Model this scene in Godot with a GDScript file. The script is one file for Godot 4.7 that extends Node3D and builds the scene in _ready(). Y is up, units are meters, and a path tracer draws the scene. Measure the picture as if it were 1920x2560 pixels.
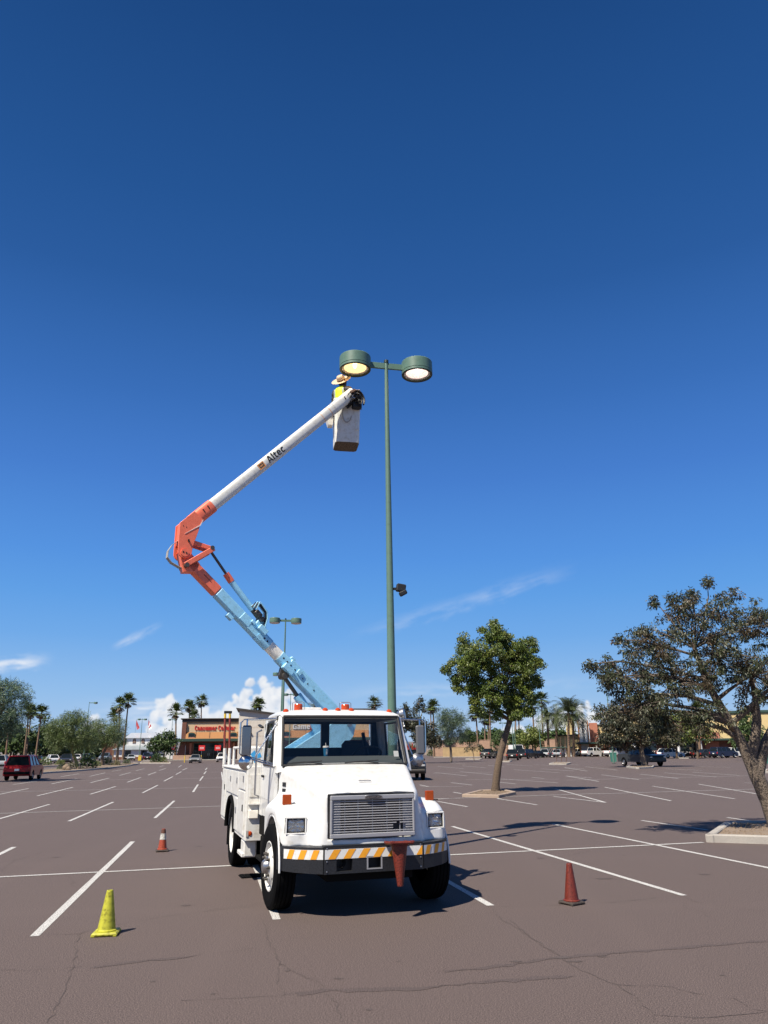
extends Node3D
# A parking lot on a clear day: a white bucket truck, its crew changing a lamp, shops, palms and parked cars behind. Metres, y up.

var M := {}
var names_used := {}
var rng := RandomNumberGenerator.new()

const SUN_TO := Vector3(0.485, -1.0, -0.582)
const LOT := -0.2077          # heading of the parking bays, radians

func _ready() -> void:
	rng.seed = 7
	setup_view()
	setup_materials()
	build_ground()
	build_buildings()
	build_truck()
	build_boom()
	build_lamps()
	build_worker()
	build_cones()
	build_islands()
	build_trees()
	build_palms()
	build_vehicles()
	build_small_things()

# ---------------------------------------------------------------- view, sky, sun
func setup_view() -> void:
	var cam := Camera3D.new()
	cam.name = "camera"
	cam.fov = 69.36
	cam.near = 0.05
	cam.far = 30000.0
	add_child(cam)
	cam.position = Vector3(0, 1.92, 0)
	cam.basis = Basis(Vector3.RIGHT, deg_to_rad(17.8)) * Basis(Vector3.BACK, deg_to_rad(-0.6))
	cam.current = true
	var sun := DirectionalLight3D.new()
	sun.name = "sun"
	sun.light_energy = 1.6
	sun.light_color = Color(1.0, 0.965, 0.90)
	sun.light_angular_distance = 0.53
	sun.shadow_enabled = true
	add_child(sun)
	sun.look_at_from_position(Vector3.ZERO, SUN_TO, Vector3.UP)
	var env := Environment.new()
	env.background_mode = Environment.BG_SKY
	env.tonemap_mode = Environment.TONE_MAPPER_LINEAR
	env.tonemap_exposure = 1.5
	env.sdfgi_enabled = true
	env.ssao_enabled = true
	env.ssil_enabled = true
	var sky := Sky.new()
	var pano := PanoramaSkyMaterial.new()
	pano.energy_multiplier = 0.667
	pano.panorama = ImageTexture.create_from_image(sky_image())
	sky.sky_material = pano
	env.sky = sky
	var we := WorldEnvironment.new()
	we.name = "world_environment"
	we.environment = env
	add_child(we)

func sky_color(el: float) -> Color:
	# clear desert sky, linear: elevation in degrees
	var stops := [[0.0, Color(0.43, 0.585, 0.80)], [2.0, Color(0.375, 0.56, 0.815)], [4.0, Color(0.295, 0.515, 0.825)], [8.0, Color(0.168, 0.405, 0.81)], [11.0, Color(0.120, 0.35, 0.785)], [14.0, Color(0.093, 0.295, 0.745)], [20.0, Color(0.063, 0.210, 0.615)],
		[26.0, Color(0.042, 0.157, 0.485)], [34.0, Color(0.0245, 0.107, 0.347)], [40.0, Color(0.0185, 0.090, 0.298)], [52.0, Color(0.012, 0.063, 0.22)], [90.0, Color(0.009, 0.052, 0.19)]]
	for i in range(1, stops.size()):
		if el <= stops[i][0]:
			var t: float = (el - stops[i - 1][0]) / (stops[i][0] - stops[i - 1][0])
			t = clampf(t, 0, 1)
			var a: Color = stops[i - 1][1]
			return a.lerp(stops[i][1], t)
	return stops[-1][1]

func sky_image() -> Image:
	var w := 4096
	var h := 2048
	var im := Image.create(w, h, false, Image.FORMAT_RGBF)
	for y in h:
		var el := 90.0 - (y + 0.5) * 180.0 / h
		im.fill_rect(Rect2i(0, y, w, 1), sky_color(maxf(el, 0.0)))
	var nz := FastNoiseLite.new()
	nz.seed = 3
	nz.noise_type = FastNoiseLite.TYPE_SIMPLEX_SMOOTH
	nz.frequency = 1.0
	nz.fractal_type = FastNoiseLite.FRACTAL_FBM
	nz.fractal_octaves = 6
	nz.fractal_gain = 0.55
	# heaps of cumulus, each made of round puffs: azimuth, foot elevation, half width, height (degrees), solidity
	var heaps := [[-13.2, 0.9, 3.4, 1.5, 0.55], [-6.2, 0.7, 2.6, 2.0, 0.6], [12.0, 0.6, 3.2, 1.7, 0.55], [17.6, 0.5, 2.4, 1.5, 0.6], [-20.9, 1.3, 0.8, 1.5, 0.8], [-14.0, 1.2, 1.7, 2.7, 0.95], [-15.9, 1.3, 1.15, 3.7, 1.0], [-11.6, 1.3, 1.2, 2.4, 0.95], [-7.9, 1.4, 1.6, 3.9, 1.0], [-9.6, 1.5, 1.9, 4.4, 1.0], [-11.0, 1.4, 1.3, 2.9, 1.0], [12.4, 1.2, 1.3, 1.9, 0.85], [14.6, 1.3, 0.85, 2.3, 1.0],
		[-30.0, 0.8, 3.0, 2.3, 0.8], [-45.0, 0.6, 4.0, 3.0, 0.8], [30.0, 0.8, 3.5, 2.6, 0.8], [52.0, 0.8, 4.0, 3.0, 0.8], [95.0, 0.8, 5.0, 3.2, 0.8], [140.0, 0.8, 5.0, 3.0, 0.8], [-100.0, 0.8, 5.0, 3.2, 0.8], [-150.0, 0.8, 5.0, 3.0, 0.8]]
	var pr := RandomNumberGenerator.new()
	pr.seed = 41
	for c in heaps:
		var puffs := []
		for k in 46:
			var u := pr.randf_range(-1, 1)
			var roof: float = c[3] * pow(1.0 - u * u, 0.7) * (0.85 + 0.25 * nz.get_noise_2d(u * 2.0 + c[0], 7.0))
			var y := pow(pr.randf(), 0.8) * roof
			var rad: float = clampf(c[2] * pr.randf_range(0.22, 0.42), 0.16, 0.75) * (1.0 - 0.35 * y / c[3])
			puffs.append([c[0] + u * c[2], c[1] + maxf(y - rad * 0.6, rad * 0.25), rad, y])
		puffs.sort_custom(func(a, b): return a[3] > b[3])
		for p in puffs:
			var px: float = (p[0] / 360.0) * w
			var py: float = (90.0 - p[1]) / 180.0 * h
			var pw: float = p[2] * 1.25 / 360.0 * w
			for y in range(int(py - pw), int(py + pw) + 1):
				if y >= h / 2:
					continue
				for x in range(int(floor(px - pw)), int(px + pw) + 1):
					var dx: float = (x + 0.5 - px) / (pw / 1.25)
					var dy: float = (py - y - 0.5) / (pw / 1.25)
					var az := (x + 0.5) * 360.0 / w
					var el := 90.0 - (y + 0.5) * 180.0 / h
					var f := nz.get_noise_2d(az * 1.5, el * 1.5)
					var d := sqrt(dx * dx + dy * dy) + f * 0.55
					var a := (1.0 - smoothstep(0.55, 0.98, d)) * float(c[4])
					a *= clampf((el - float(c[1]) * 0.4) / 1.1, 0.0, 1.0)
					if a > 0.005:
						var lit := clampf(0.50 + 0.42 * dy - 0.22 * dx + f * 0.55 + 0.16 * (el - c[1]) / c[3], 0, 1)
						var cl := Color(0.53, 0.62, 0.765).lerp(Color(0.94, 0.945, 0.955), lit)
						im.set_pixel(posmod(x, w), y, im.get_pixel(posmod(x, w), y).lerp(cl, a * 0.9))
	# high thin streaks: azimuth, elevation, half length, half thickness, slope, strength
	var wisps := [[-17.5, 3.2, 1.3, 0.26, 0.02, 0.75], [5.8, 10.7, 10.0, 0.50, 0.28, 0.15], [9.5, 11.4, 6.0, 0.45, 0.25, 0.10], [-18.5, 8.1, 1.9, 0.26, 0.50, 0.42], [-27.6, 5.7, 4.0, 0.42, 0.15, 0.95], [-31.0, 5.3, 4.0, 0.6, 0.12, 0.9], [6.0, 4.4, 12.0, 0.5, 0.02, 0.16], [-13.5, 2.6, 10.0, 0.9, 0.0, 0.40], [12.0, 2.2, 8.0, 0.7, 0.0, 0.40]]
	for c in wisps:
		var x0 := int(floor((c[0] - c[2] * 1.1) / 360.0 * w))
		var x1 := int(floor((c[0] + c[2] * 1.1) / 360.0 * w))
		var rise: float = absf(c[4]) * c[2] + c[3] * 3.0
		for y in range(int((90.0 - c[1] - rise) / 180.0 * h), int((90.0 - maxf(c[1] - rise, 0.3)) / 180.0 * h)):
			var el := 90.0 - (y + 0.5) * 180.0 / h
			for x in range(x0, x1):
				var az := (x + 0.5) * 360.0 / w
				var dx: float = (az - c[0]) / c[2]
				var across: float = (el - c[1] - (az - c[0]) * c[4]) / c[3]
				var f := nz.get_noise_2d(az * 0.25 + el * 0.1, (el - az * float(c[4])) * 1.3 + 90.0)
				var a := (1.0 - smoothstep(0.25, 1.0, absf(dx))) * (1.0 - smoothstep(0.0, 1.6, absf(across + f * 1.3))) * float(c[5]) * clampf(0.75 + f * 1.6, 0, 1.3)
				if a > 0.003:
					im.set_pixel(posmod(x, w), y, im.get_pixel(posmod(x, w), y).lerp(Color(0.80, 0.85, 0.93), minf(a, 0.95)))
	return im

# ---------------------------------------------------------------- shapes
class B:
	# collects triangles; front faces are wound clockwise
	var v := PackedVector3Array()
	var n := PackedVector3Array()
	var c := PackedColorArray()
	var paint := Color.WHITE
	var colored := false

	func tri_n(p: Vector3, q: Vector3, r: Vector3, np: Vector3, nq: Vector3, nr: Vector3) -> void:
		if (r - p).cross(q - p).dot(np + nq + nr) < 0.0:
			var t := q
			q = r
			r = t
			t = nq
			nq = nr
			nr = t
		v.append(p)
		v.append(q)
		v.append(r)
		n.append(np)
		n.append(nq)
		n.append(nr)
		if colored:
			c.append(paint)
			c.append(paint)
			c.append(paint)

	func tri_o(p: Vector3, q: Vector3, r: Vector3, inside: Vector3) -> void:
		var nn := (r - p).cross(q - p)
		if nn.length_squared() < 1e-16:
			return
		nn = nn.normalized()
		if nn.dot((p + q + r) / 3.0 - inside) < 0.0:
			nn = -nn
		tri_n(p, q, r, nn, nn, nn)

	func quad_o(p: Vector3, q: Vector3, r: Vector3, s: Vector3, inside: Vector3) -> void:
		tri_o(p, q, r, inside)
		tri_o(p, r, s, inside)

	func quad_n(p: Vector3, q: Vector3, r: Vector3, s: Vector3, np: Vector3, nq: Vector3, nr: Vector3, ns: Vector3) -> void:
		tri_n(p, q, r, np, nq, nr)
		tri_n(p, r, s, np, nr, ns)

	func box(at: Vector3, size: Vector3, bs := Basis()) -> void:
		hexa(at, size, size, bs)

	# a box whose top (y) face has another size: a frustum
	func hexa(at: Vector3, low: Vector3, top: Vector3, bs := Basis(), shift := Vector3.ZERO) -> void:
		var h := low.y * 0.5
		var k := []
		for s in [[-1, -1], [1, -1], [1, 1], [-1, 1]]:
			k.append(at + bs * Vector3(s[0] * low.x * 0.5, -h, s[1] * low.z * 0.5))
		for s in [[-1, -1], [1, -1], [1, 1], [-1, 1]]:
			k.append(at + bs * (Vector3(s[0] * top.x * 0.5, h, s[1] * top.z * 0.5) + shift))
		var mid: Vector3 = (k[0] + k[2] + k[4] + k[6]) / 4.0
		quad_o(k[0], k[1], k[2], k[3], mid)
		quad_o(k[4], k[5], k[6], k[7], mid)
		for i in 4:
			var j := (i + 1) % 4
			quad_o(k[i], k[j], k[j + 4], k[i + 4], mid)

	# box with chamfered edges
	func cbox(at: Vector3, size: Vector3, e: float, bs := Basis()) -> void:
		var h := size * 0.5
		e = minf(e, minf(h.x, minf(h.y, h.z)) * 0.9)
		var f := func(x: float, y: float, z: float, a: int) -> Vector3:
			# corner pushed in by e on all axes but a
			var p := Vector3(x * h.x, y * h.y, z * h.z)
			for i in 3:
				if i != a:
					p[i] -= signf(p[i]) * e
			return at + bs * p
		for a in 3:
			var b := (a + 1) % 3
			var d := (a + 2) % 3
			for s in [-1.0, 1.0]:
				var q := []
				for t in [[-1, -1], [1, -1], [1, 1], [-1, 1]]:
					var u := Vector3.ZERO
					u[a] = s
					u[b] = t[0]
					u[d] = t[1]
					q.append(f.call(u.x, u.y, u.z, a))
				quad_o(q[0], q[1], q[2], q[3], at)
			# edges along axis d between faces a and b
			for s in [-1.0, 1.0]:
				for t in [-1.0, 1.0]:
					var lo := Vector3.ZERO
					lo[a] = s
					lo[b] = t
					var hi := lo
					lo[d] = -1
					hi[d] = 1
					quad_o(f.call(lo.x, lo.y, lo.z, a), f.call(hi.x, hi.y, hi.z, a), f.call(hi.x, hi.y, hi.z, b), f.call(lo.x, lo.y, lo.z, b), at)
		for x in [-1.0, 1.0]:
			for y in [-1.0, 1.0]:
				for z in [-1.0, 1.0]:
					tri_o(f.call(x, y, z, 0), f.call(x, y, z, 1), f.call(x, y, z, 2), at)

	func tube(path: Array, radii: Array, seg := 8, caps := true, knobs := 0.0) -> void:
		var rings := []
		var up := Vector3.UP
		var side := Vector3.ZERO
		for i in path.size():
			var t: Vector3 = path[mini(i + 1, path.size() - 1)] - path[maxi(i - 1, 0)]
			t = t.normalized()
			if side == Vector3.ZERO:
				up = Vector3.UP if absf(t.y) < 0.9 else Vector3.RIGHT
				side = t.cross(up).normalized()
			else:
				side = (side - t * side.dot(t)).normalized()
			var other := t.cross(side)
			var ring := []
			var r: float = radii[i] if radii.size() > 1 else radii[0]
			for k in seg:
				var a := TAU * k / seg
				var d := side * cos(a) + other * sin(a)
				var rk := r
				if knobs > 0.0:
					rk *= 1.0 + knobs * (sin(k * 2.7 + i * 1.3) * 0.6 + sin(k * 4.1 - i * 2.9) * 0.4)
				ring.append([path[i] + d * rk, d])
			rings.append(ring)
		for i in rings.size() - 1:
			for k in seg:
				var j := (k + 1) % seg
				quad_n(rings[i][k][0], rings[i][j][0], rings[i + 1][j][0], rings[i + 1][k][0], rings[i][k][1], rings[i][j][1], rings[i + 1][j][1], rings[i + 1][k][1])
		if caps:
			for e in [[0, path[1]], [rings.size() - 1, path[path.size() - 2]]]:
				var ring: Array = rings[e[0]]
				for k in seg:
					tri_o(path[e[0]], ring[k][0], ring[(k + 1) % seg][0], e[1])

	# profile: Vector2(radius, height) going round the local y axis
	func lathe(profile: Array, xf: Transform3D, seg := 16) -> void:
		for i in profile.size() - 1:
			var p: Vector2 = profile[i]
			var q: Vector2 = profile[i + 1]
			var d := q - p
			var nn := Vector2(d.y, -d.x).normalized()
			for k in seg:
				var a := TAU * k / seg
				var b := TAU * (k + 1) / seg
				var ca := Vector3(cos(a), 0, sin(a))
				var cb := Vector3(cos(b), 0, sin(b))
				var na := (xf.basis * (ca * nn.x + Vector3.UP * nn.y)).normalized()
				var nb := (xf.basis * (cb * nn.x + Vector3.UP * nn.y)).normalized()
				var p0 := xf * (ca * p.x + Vector3.UP * p.y)
				var p1 := xf * (cb * p.x + Vector3.UP * p.y)
				var q0 := xf * (ca * q.x + Vector3.UP * q.y)
				var q1 := xf * (cb * q.x + Vector3.UP * q.y)
				if p.x > 1e-6:
					tri_n(p0, p1, q1, na, nb, nb)
				if q.x > 1e-6:
					tri_n(p0, q1, q0, na, nb, na)

	# a flat outline in the xy plane of xf, pushed out to both sides of z
	func prism(poly: Array, xf: Transform3D, depth: float, bevel := 0.0) -> void:
		var flat := PackedVector2Array(poly)
		var idx := Geometry2D.triangulate_polygon(flat)
		var hd := depth * 0.5
		var inner := flat
		if bevel > 0.0:
			var cc := Vector2.ZERO
			for p in flat:
				cc += p
			cc /= flat.size()
			inner = PackedVector2Array()
			var cnt := flat.size()
			for i in cnt:
				var a := (flat[i] - flat[(i + cnt - 1) % cnt]).normalized()
				var b := (flat[(i + 1) % cnt] - flat[i]).normalized()
				var o := Vector2(-(a + b).y, (a + b).x).normalized()
				if Geometry2D.is_polygon_clockwise(flat):
					o = -o
				inner.append(flat[i] + o * bevel)
		for s in [-1.0, 1.0]:
			var nn := (xf.basis * Vector3(0, 0, s)).normalized()
			for i in range(0, idx.size(), 3):
				var t := []
				for k in 3:
					var p := inner[idx[i + k]]
					t.append(xf * Vector3(p.x, p.y, s * hd))
				tri_n(t[0], t[1], t[2], nn, nn, nn)
		var zz := hd - bevel
		var cw := Geometry2D.is_polygon_clockwise(flat)
		for i in flat.size():
			var p := flat[i]
			var q := flat[(i + 1) % flat.size()]
			var o := Vector2((q - p).y, -(q - p).x).normalized() * (-1.0 if cw else 1.0)
			var nn := (xf.basis * Vector3(o.x, o.y, 0)).normalized()
			quad_n(xf * Vector3(p.x, p.y, -zz), xf * Vector3(q.x, q.y, -zz), xf * Vector3(q.x, q.y, zz), xf * Vector3(p.x, p.y, zz), nn, nn, nn, nn)
			if bevel > 0.0:
				var pi := inner[i]
				var qi := inner[(i + 1) % flat.size()]
				for s in [-1.0, 1.0]:
					var nb := (xf.basis * Vector3(o.x, o.y, s)).normalized()
					quad_n(xf * Vector3(p.x, p.y, s * zz), xf * Vector3(q.x, q.y, s * zz), xf * Vector3(qi.x, qi.y, s * hd), xf * Vector3(pi.x, pi.y, s * hd), nb, nb, nb, nb)

	# skin between rings of equally many points; smooth along and around when wanted
	func loft(rings: Array, closed := true, smooth := false, caps := true) -> void:
		var m: int = rings[0].size()
		var mids := []
		for r in rings:
			var s := Vector3.ZERO
			for p in r:
				s += p
			mids.append(s / m)
		var nr := []
		if smooth:
			for i in rings.size():
				var row := []
				for k in m:
					var du: Vector3 = rings[mini(i + 1, rings.size() - 1)][k] - rings[maxi(i - 1, 0)][k]
					var k0 := (k + m - 1) % m if closed else maxi(k - 1, 0)
					var k1 := (k + 1) % m if closed else mini(k + 1, m - 1)
					var dv: Vector3 = rings[i][k1] - rings[i][k0]
					var nn := du.cross(dv).normalized()
					if nn.dot(rings[i][k] - mids[i]) < 0.0:
						nn = -nn
					row.append(nn)
				nr.append(row)
		for i in rings.size() - 1:
			for k in (m if closed else m - 1):
				var j := (k + 1) % m
				if smooth:
					quad_n(rings[i][k], rings[i][j], rings[i + 1][j], rings[i + 1][k], nr[i][k], nr[i][j], nr[i + 1][j], nr[i + 1][k])
				else:
					quad_o(rings[i][k], rings[i][j], rings[i + 1][j], rings[i + 1][k], (mids[i] + mids[i + 1]) * 0.5)
		if caps and closed:
			for e in [[0, 1], [rings.size() - 1, rings.size() - 2]]:
				for k in m:
					tri_o(mids[e[0]], rings[e[0]][k], rings[e[0]][(k + 1) % m], mids[e[1]])

	# one leaf: a bent diamond
	func leaf(p: Vector3, dir: Vector3, side: Vector3, long: float, wide: float) -> void:
		var nn := dir.cross(side).normalized()
		var a := p
		var b := p + dir * long * 0.5 + side * wide * 0.5
		var d := p + dir * long * 0.5 - side * wide * 0.5
		var e := p + dir * long
		v.append(a)
		v.append(b)
		v.append(e)
		v.append(a)
		v.append(e)
		v.append(d)
		for k in 6:
			n.append(nn)
			c.append(paint)

	func mesh() -> ArrayMesh:
		var arr := []
		arr.resize(Mesh.ARRAY_MAX)
		arr[Mesh.ARRAY_VERTEX] = v
		arr[Mesh.ARRAY_NORMAL] = n
		if c.size() == v.size() and c.size() > 0:
			arr[Mesh.ARRAY_COLOR] = c
		var am := ArrayMesh.new()
		am.add_surface_from_arrays(Mesh.PRIMITIVE_TRIANGLES, arr)
		return am

# a skin round the zero of a distance field: surface nets
func nets(b: B, f: Callable, lo: Vector3, hi: Vector3, cell: float) -> void:
	var nx := int(ceil((hi.x - lo.x) / cell)) + 1
	var ny := int(ceil((hi.y - lo.y) / cell)) + 1
	var nz := int(ceil((hi.z - lo.z) / cell)) + 1
	var val := PackedFloat32Array()
	val.resize(nx * ny * nz)
	var i := 0
	for z in nz:
		for y in ny:
			for x in nx:
				val[i] = f.call(lo + Vector3(x, y, z) * cell)
				i += 1
	var sx := 1
	var sy := nx
	var sz := nx * ny
	var at := {}
	var nrm := {}
	var offs := [0, sx, sy, sx + sy, sz, sx + sz, sy + sz, sx + sy + sz]
	var corners := [Vector3(0, 0, 0), Vector3(1, 0, 0), Vector3(0, 1, 0), Vector3(1, 1, 0), Vector3(0, 0, 1), Vector3(1, 0, 1), Vector3(0, 1, 1), Vector3(1, 1, 1)]
	var edges := [[0, 1], [2, 3], [4, 5], [6, 7], [0, 2], [1, 3], [4, 6], [5, 7], [0, 4], [1, 5], [2, 6], [3, 7]]
	for z in nz - 1:
		for y in ny - 1:
			for x in nx - 1:
				var base := x + y * sy + z * sz
				var inside := 0
				for k in 8:
					if val[base + offs[k]] < 0.0:
						inside += 1
				if inside == 0 or inside == 8:
					continue
				var sum := Vector3.ZERO
				var cnt := 0
				for e in edges:
					var va := val[base + offs[e[0]]]
					var vb := val[base + offs[e[1]]]
					if (va < 0.0) != (vb < 0.0):
						var ca: Vector3 = corners[e[0]]
						sum += ca.lerp(corners[e[1]], va / (va - vb))
						cnt += 1
				var p := lo + (Vector3(x, y, z) + sum / cnt) * cell
				at[base] = p
				var h := cell * 0.6
				nrm[base] = Vector3(f.call(p + Vector3(h, 0, 0)) - f.call(p - Vector3(h, 0, 0)), f.call(p + Vector3(0, h, 0)) - f.call(p - Vector3(0, h, 0)), f.call(p + Vector3(0, 0, h)) - f.call(p - Vector3(0, 0, h))).normalized()
	for z in range(1, nz - 1):
		for y in range(1, ny - 1):
			for x in range(1, nx - 1):
				var base := x + y * sy + z * sz
				var s0 := val[base] < 0.0
				for ax in 3:
					var st: int = [sx, sy, sz][ax]
					if s0 == (val[base + st] < 0.0):
						continue
					var u: int = [sy, sz, sx][ax]
					var w: int = [sz, sx, sy][ax]
					var q := [base - u - w, base - w, base, base - u]
					if at.has(q[0]) and at.has(q[1]) and at.has(q[2]) and at.has(q[3]):
						b.quad_n(at[q[0]], at[q[1]], at[q[2]], at[q[3]], nrm[q[0]], nrm[q[1]], nrm[q[2]], nrm[q[3]])

func smin(a: float, b: float, k: float) -> float:
	var h := maxf(k - absf(a - b), 0.0) / k
	return minf(a, b) - h * h * k * 0.25

func smax(a: float, b: float, k: float) -> float:
	return -smin(-a, -b, k)

func capsule(p: Vector3, a: Vector3, b: Vector3, ra: float, rb: float) -> float:
	var d := b - a
	var t := clampf((p - a).dot(d) / d.length_squared(), 0, 1)
	return p.distance_to(a + d * t) - lerpf(ra, rb, t)

# ---------------------------------------------------------------- nodes
func numbered(called: String) -> String:
	if not names_used.has(called):
		names_used[called] = 0
		return called
	names_used[called] += 1
	return "%s_%03d" % [called, names_used[called]]

func tag(o: Node3D, label: String, category: String, group := "") -> Node3D:
	o.set_meta("label", label)
	o.set_meta("category", category)
	if group != "":
		o.set_meta("group", group)
	return o

func thing(called: String, label: String, category: String, at := Vector3.ZERO, turn := 0.0, group := "") -> Node3D:
	var o := Node3D.new()
	o.name = numbered(called)
	add_child(o)
	o.position = at
	o.rotation.y = turn
	tag(o, label, category, group)
	return o

func part(called: String, b: B, m: Material, parent: Node3D, xf := Transform3D()) -> MeshInstance3D:
	return part_mesh(called, b.mesh(), m, parent, xf)

func part_mesh(called: String, mesh: Mesh, m: Material, parent: Node3D, xf := Transform3D()) -> MeshInstance3D:
	var o := MeshInstance3D.new()
	o.name = called
	o.mesh = mesh
	o.material_override = m
	parent.add_child(o, true)
	o.transform = xf
	return o

func struct(called: String, b: B, m: Material, at := Vector3.ZERO, turn := 0.0) -> MeshInstance3D:
	var o := part(numbered(called), b, m, self)
	o.position = at
	o.rotation.y = turn
	o.set_meta("kind", "structure")
	return o

func pure(called: String, box_at: Vector3, size: Vector3, m: Material, parent: Node3D, bevel := 0.0) -> MeshInstance3D:
	var b := B.new()
	if bevel > 0.0:
		b.cbox(box_at, size, bevel)
	else:
		b.box(box_at, size)
	return part(called, b, m, parent)

func words(called: String, text: String, size: float, m: Material, parent: Node3D, xf: Transform3D, bold := true, face := "Droid Sans", depth := 0.02) -> MeshInstance3D:
	var t := TextMesh.new()
	var f := SystemFont.new()
	f.font_names = PackedStringArray([face])
	f.font_weight = 800 if bold else 400
	t.font = f
	t.text = text
	t.font_size = 48
	t.pixel_size = size / 48.0
	t.depth = depth
	t.curve_step = 3.0
	return part_mesh(called, t, m, parent, xf)

# ---------------------------------------------------------------- materials (base colours are linear)
func lin(r: float, g: float, b: float) -> Color:
	return Color(r, g, b).linear_to_srgb()

func noise(freq: float, seed_: int, octaves := 4, kind := FastNoiseLite.TYPE_SIMPLEX_SMOOTH) -> FastNoiseLite:
	var f := FastNoiseLite.new()
	f.seed = seed_
	f.noise_type = kind
	f.frequency = freq
	f.fractal_octaves = octaves
	return f

func tex(freq: float, seed_: int, stops: Array, size := 512, octaves := 4, kind := FastNoiseLite.TYPE_SIMPLEX_SMOOTH) -> NoiseTexture2D:
	var t := NoiseTexture2D.new()
	t.width = size
	t.height = size
	t.seamless = true
	t.seamless_blend_skirt = 0.2
	t.noise = noise(freq, seed_, octaves, kind)
	var g := Gradient.new()
	var offs := PackedFloat32Array()
	var cols := PackedColorArray()
	for s in stops:
		offs.append(s[0])
		cols.append(s[1])
	g.offsets = offs
	g.colors = cols
	t.color_ramp = g
	return t

func mat(key: String, c: Color, rough := 0.6, metal := 0.0) -> StandardMaterial3D:
	var m := StandardMaterial3D.new()
	m.resource_name = key
	m.albedo_color = c
	m.roughness = rough
	m.metallic = metal
	M[key] = m
	return m

func skin(m: StandardMaterial3D, t: Texture2D, scale: float, world := true) -> StandardMaterial3D:
	m.albedo_texture = t
	m.uv1_triplanar = true
	m.uv1_world_triplanar = world
	m.uv1_scale = Vector3.ONE * scale
	return m

func rough_map(m: StandardMaterial3D, t: Texture2D) -> StandardMaterial3D:
	m.roughness_texture = t
	return m

func relief(m: StandardMaterial3D, t: Texture2D, cm: float) -> StandardMaterial3D:
	m.heightmap_enabled = true
	m.heightmap_texture = t
	m.heightmap_scale = cm
	return m

func second(m: StandardMaterial3D, t: Texture2D, scale: float) -> StandardMaterial3D:
	m.detail_enabled = true
	m.detail_albedo = t
	m.detail_blend_mode = BaseMaterial3D.BLEND_MODE_MUL
	m.detail_uv_layer = BaseMaterial3D.DETAIL_UV_2
	m.uv2_triplanar = true
	m.uv2_world_triplanar = true
	m.uv2_scale = Vector3.ONE * scale
	return m

func grey(v: float) -> Color:
	return Color(v, v, v)

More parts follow.
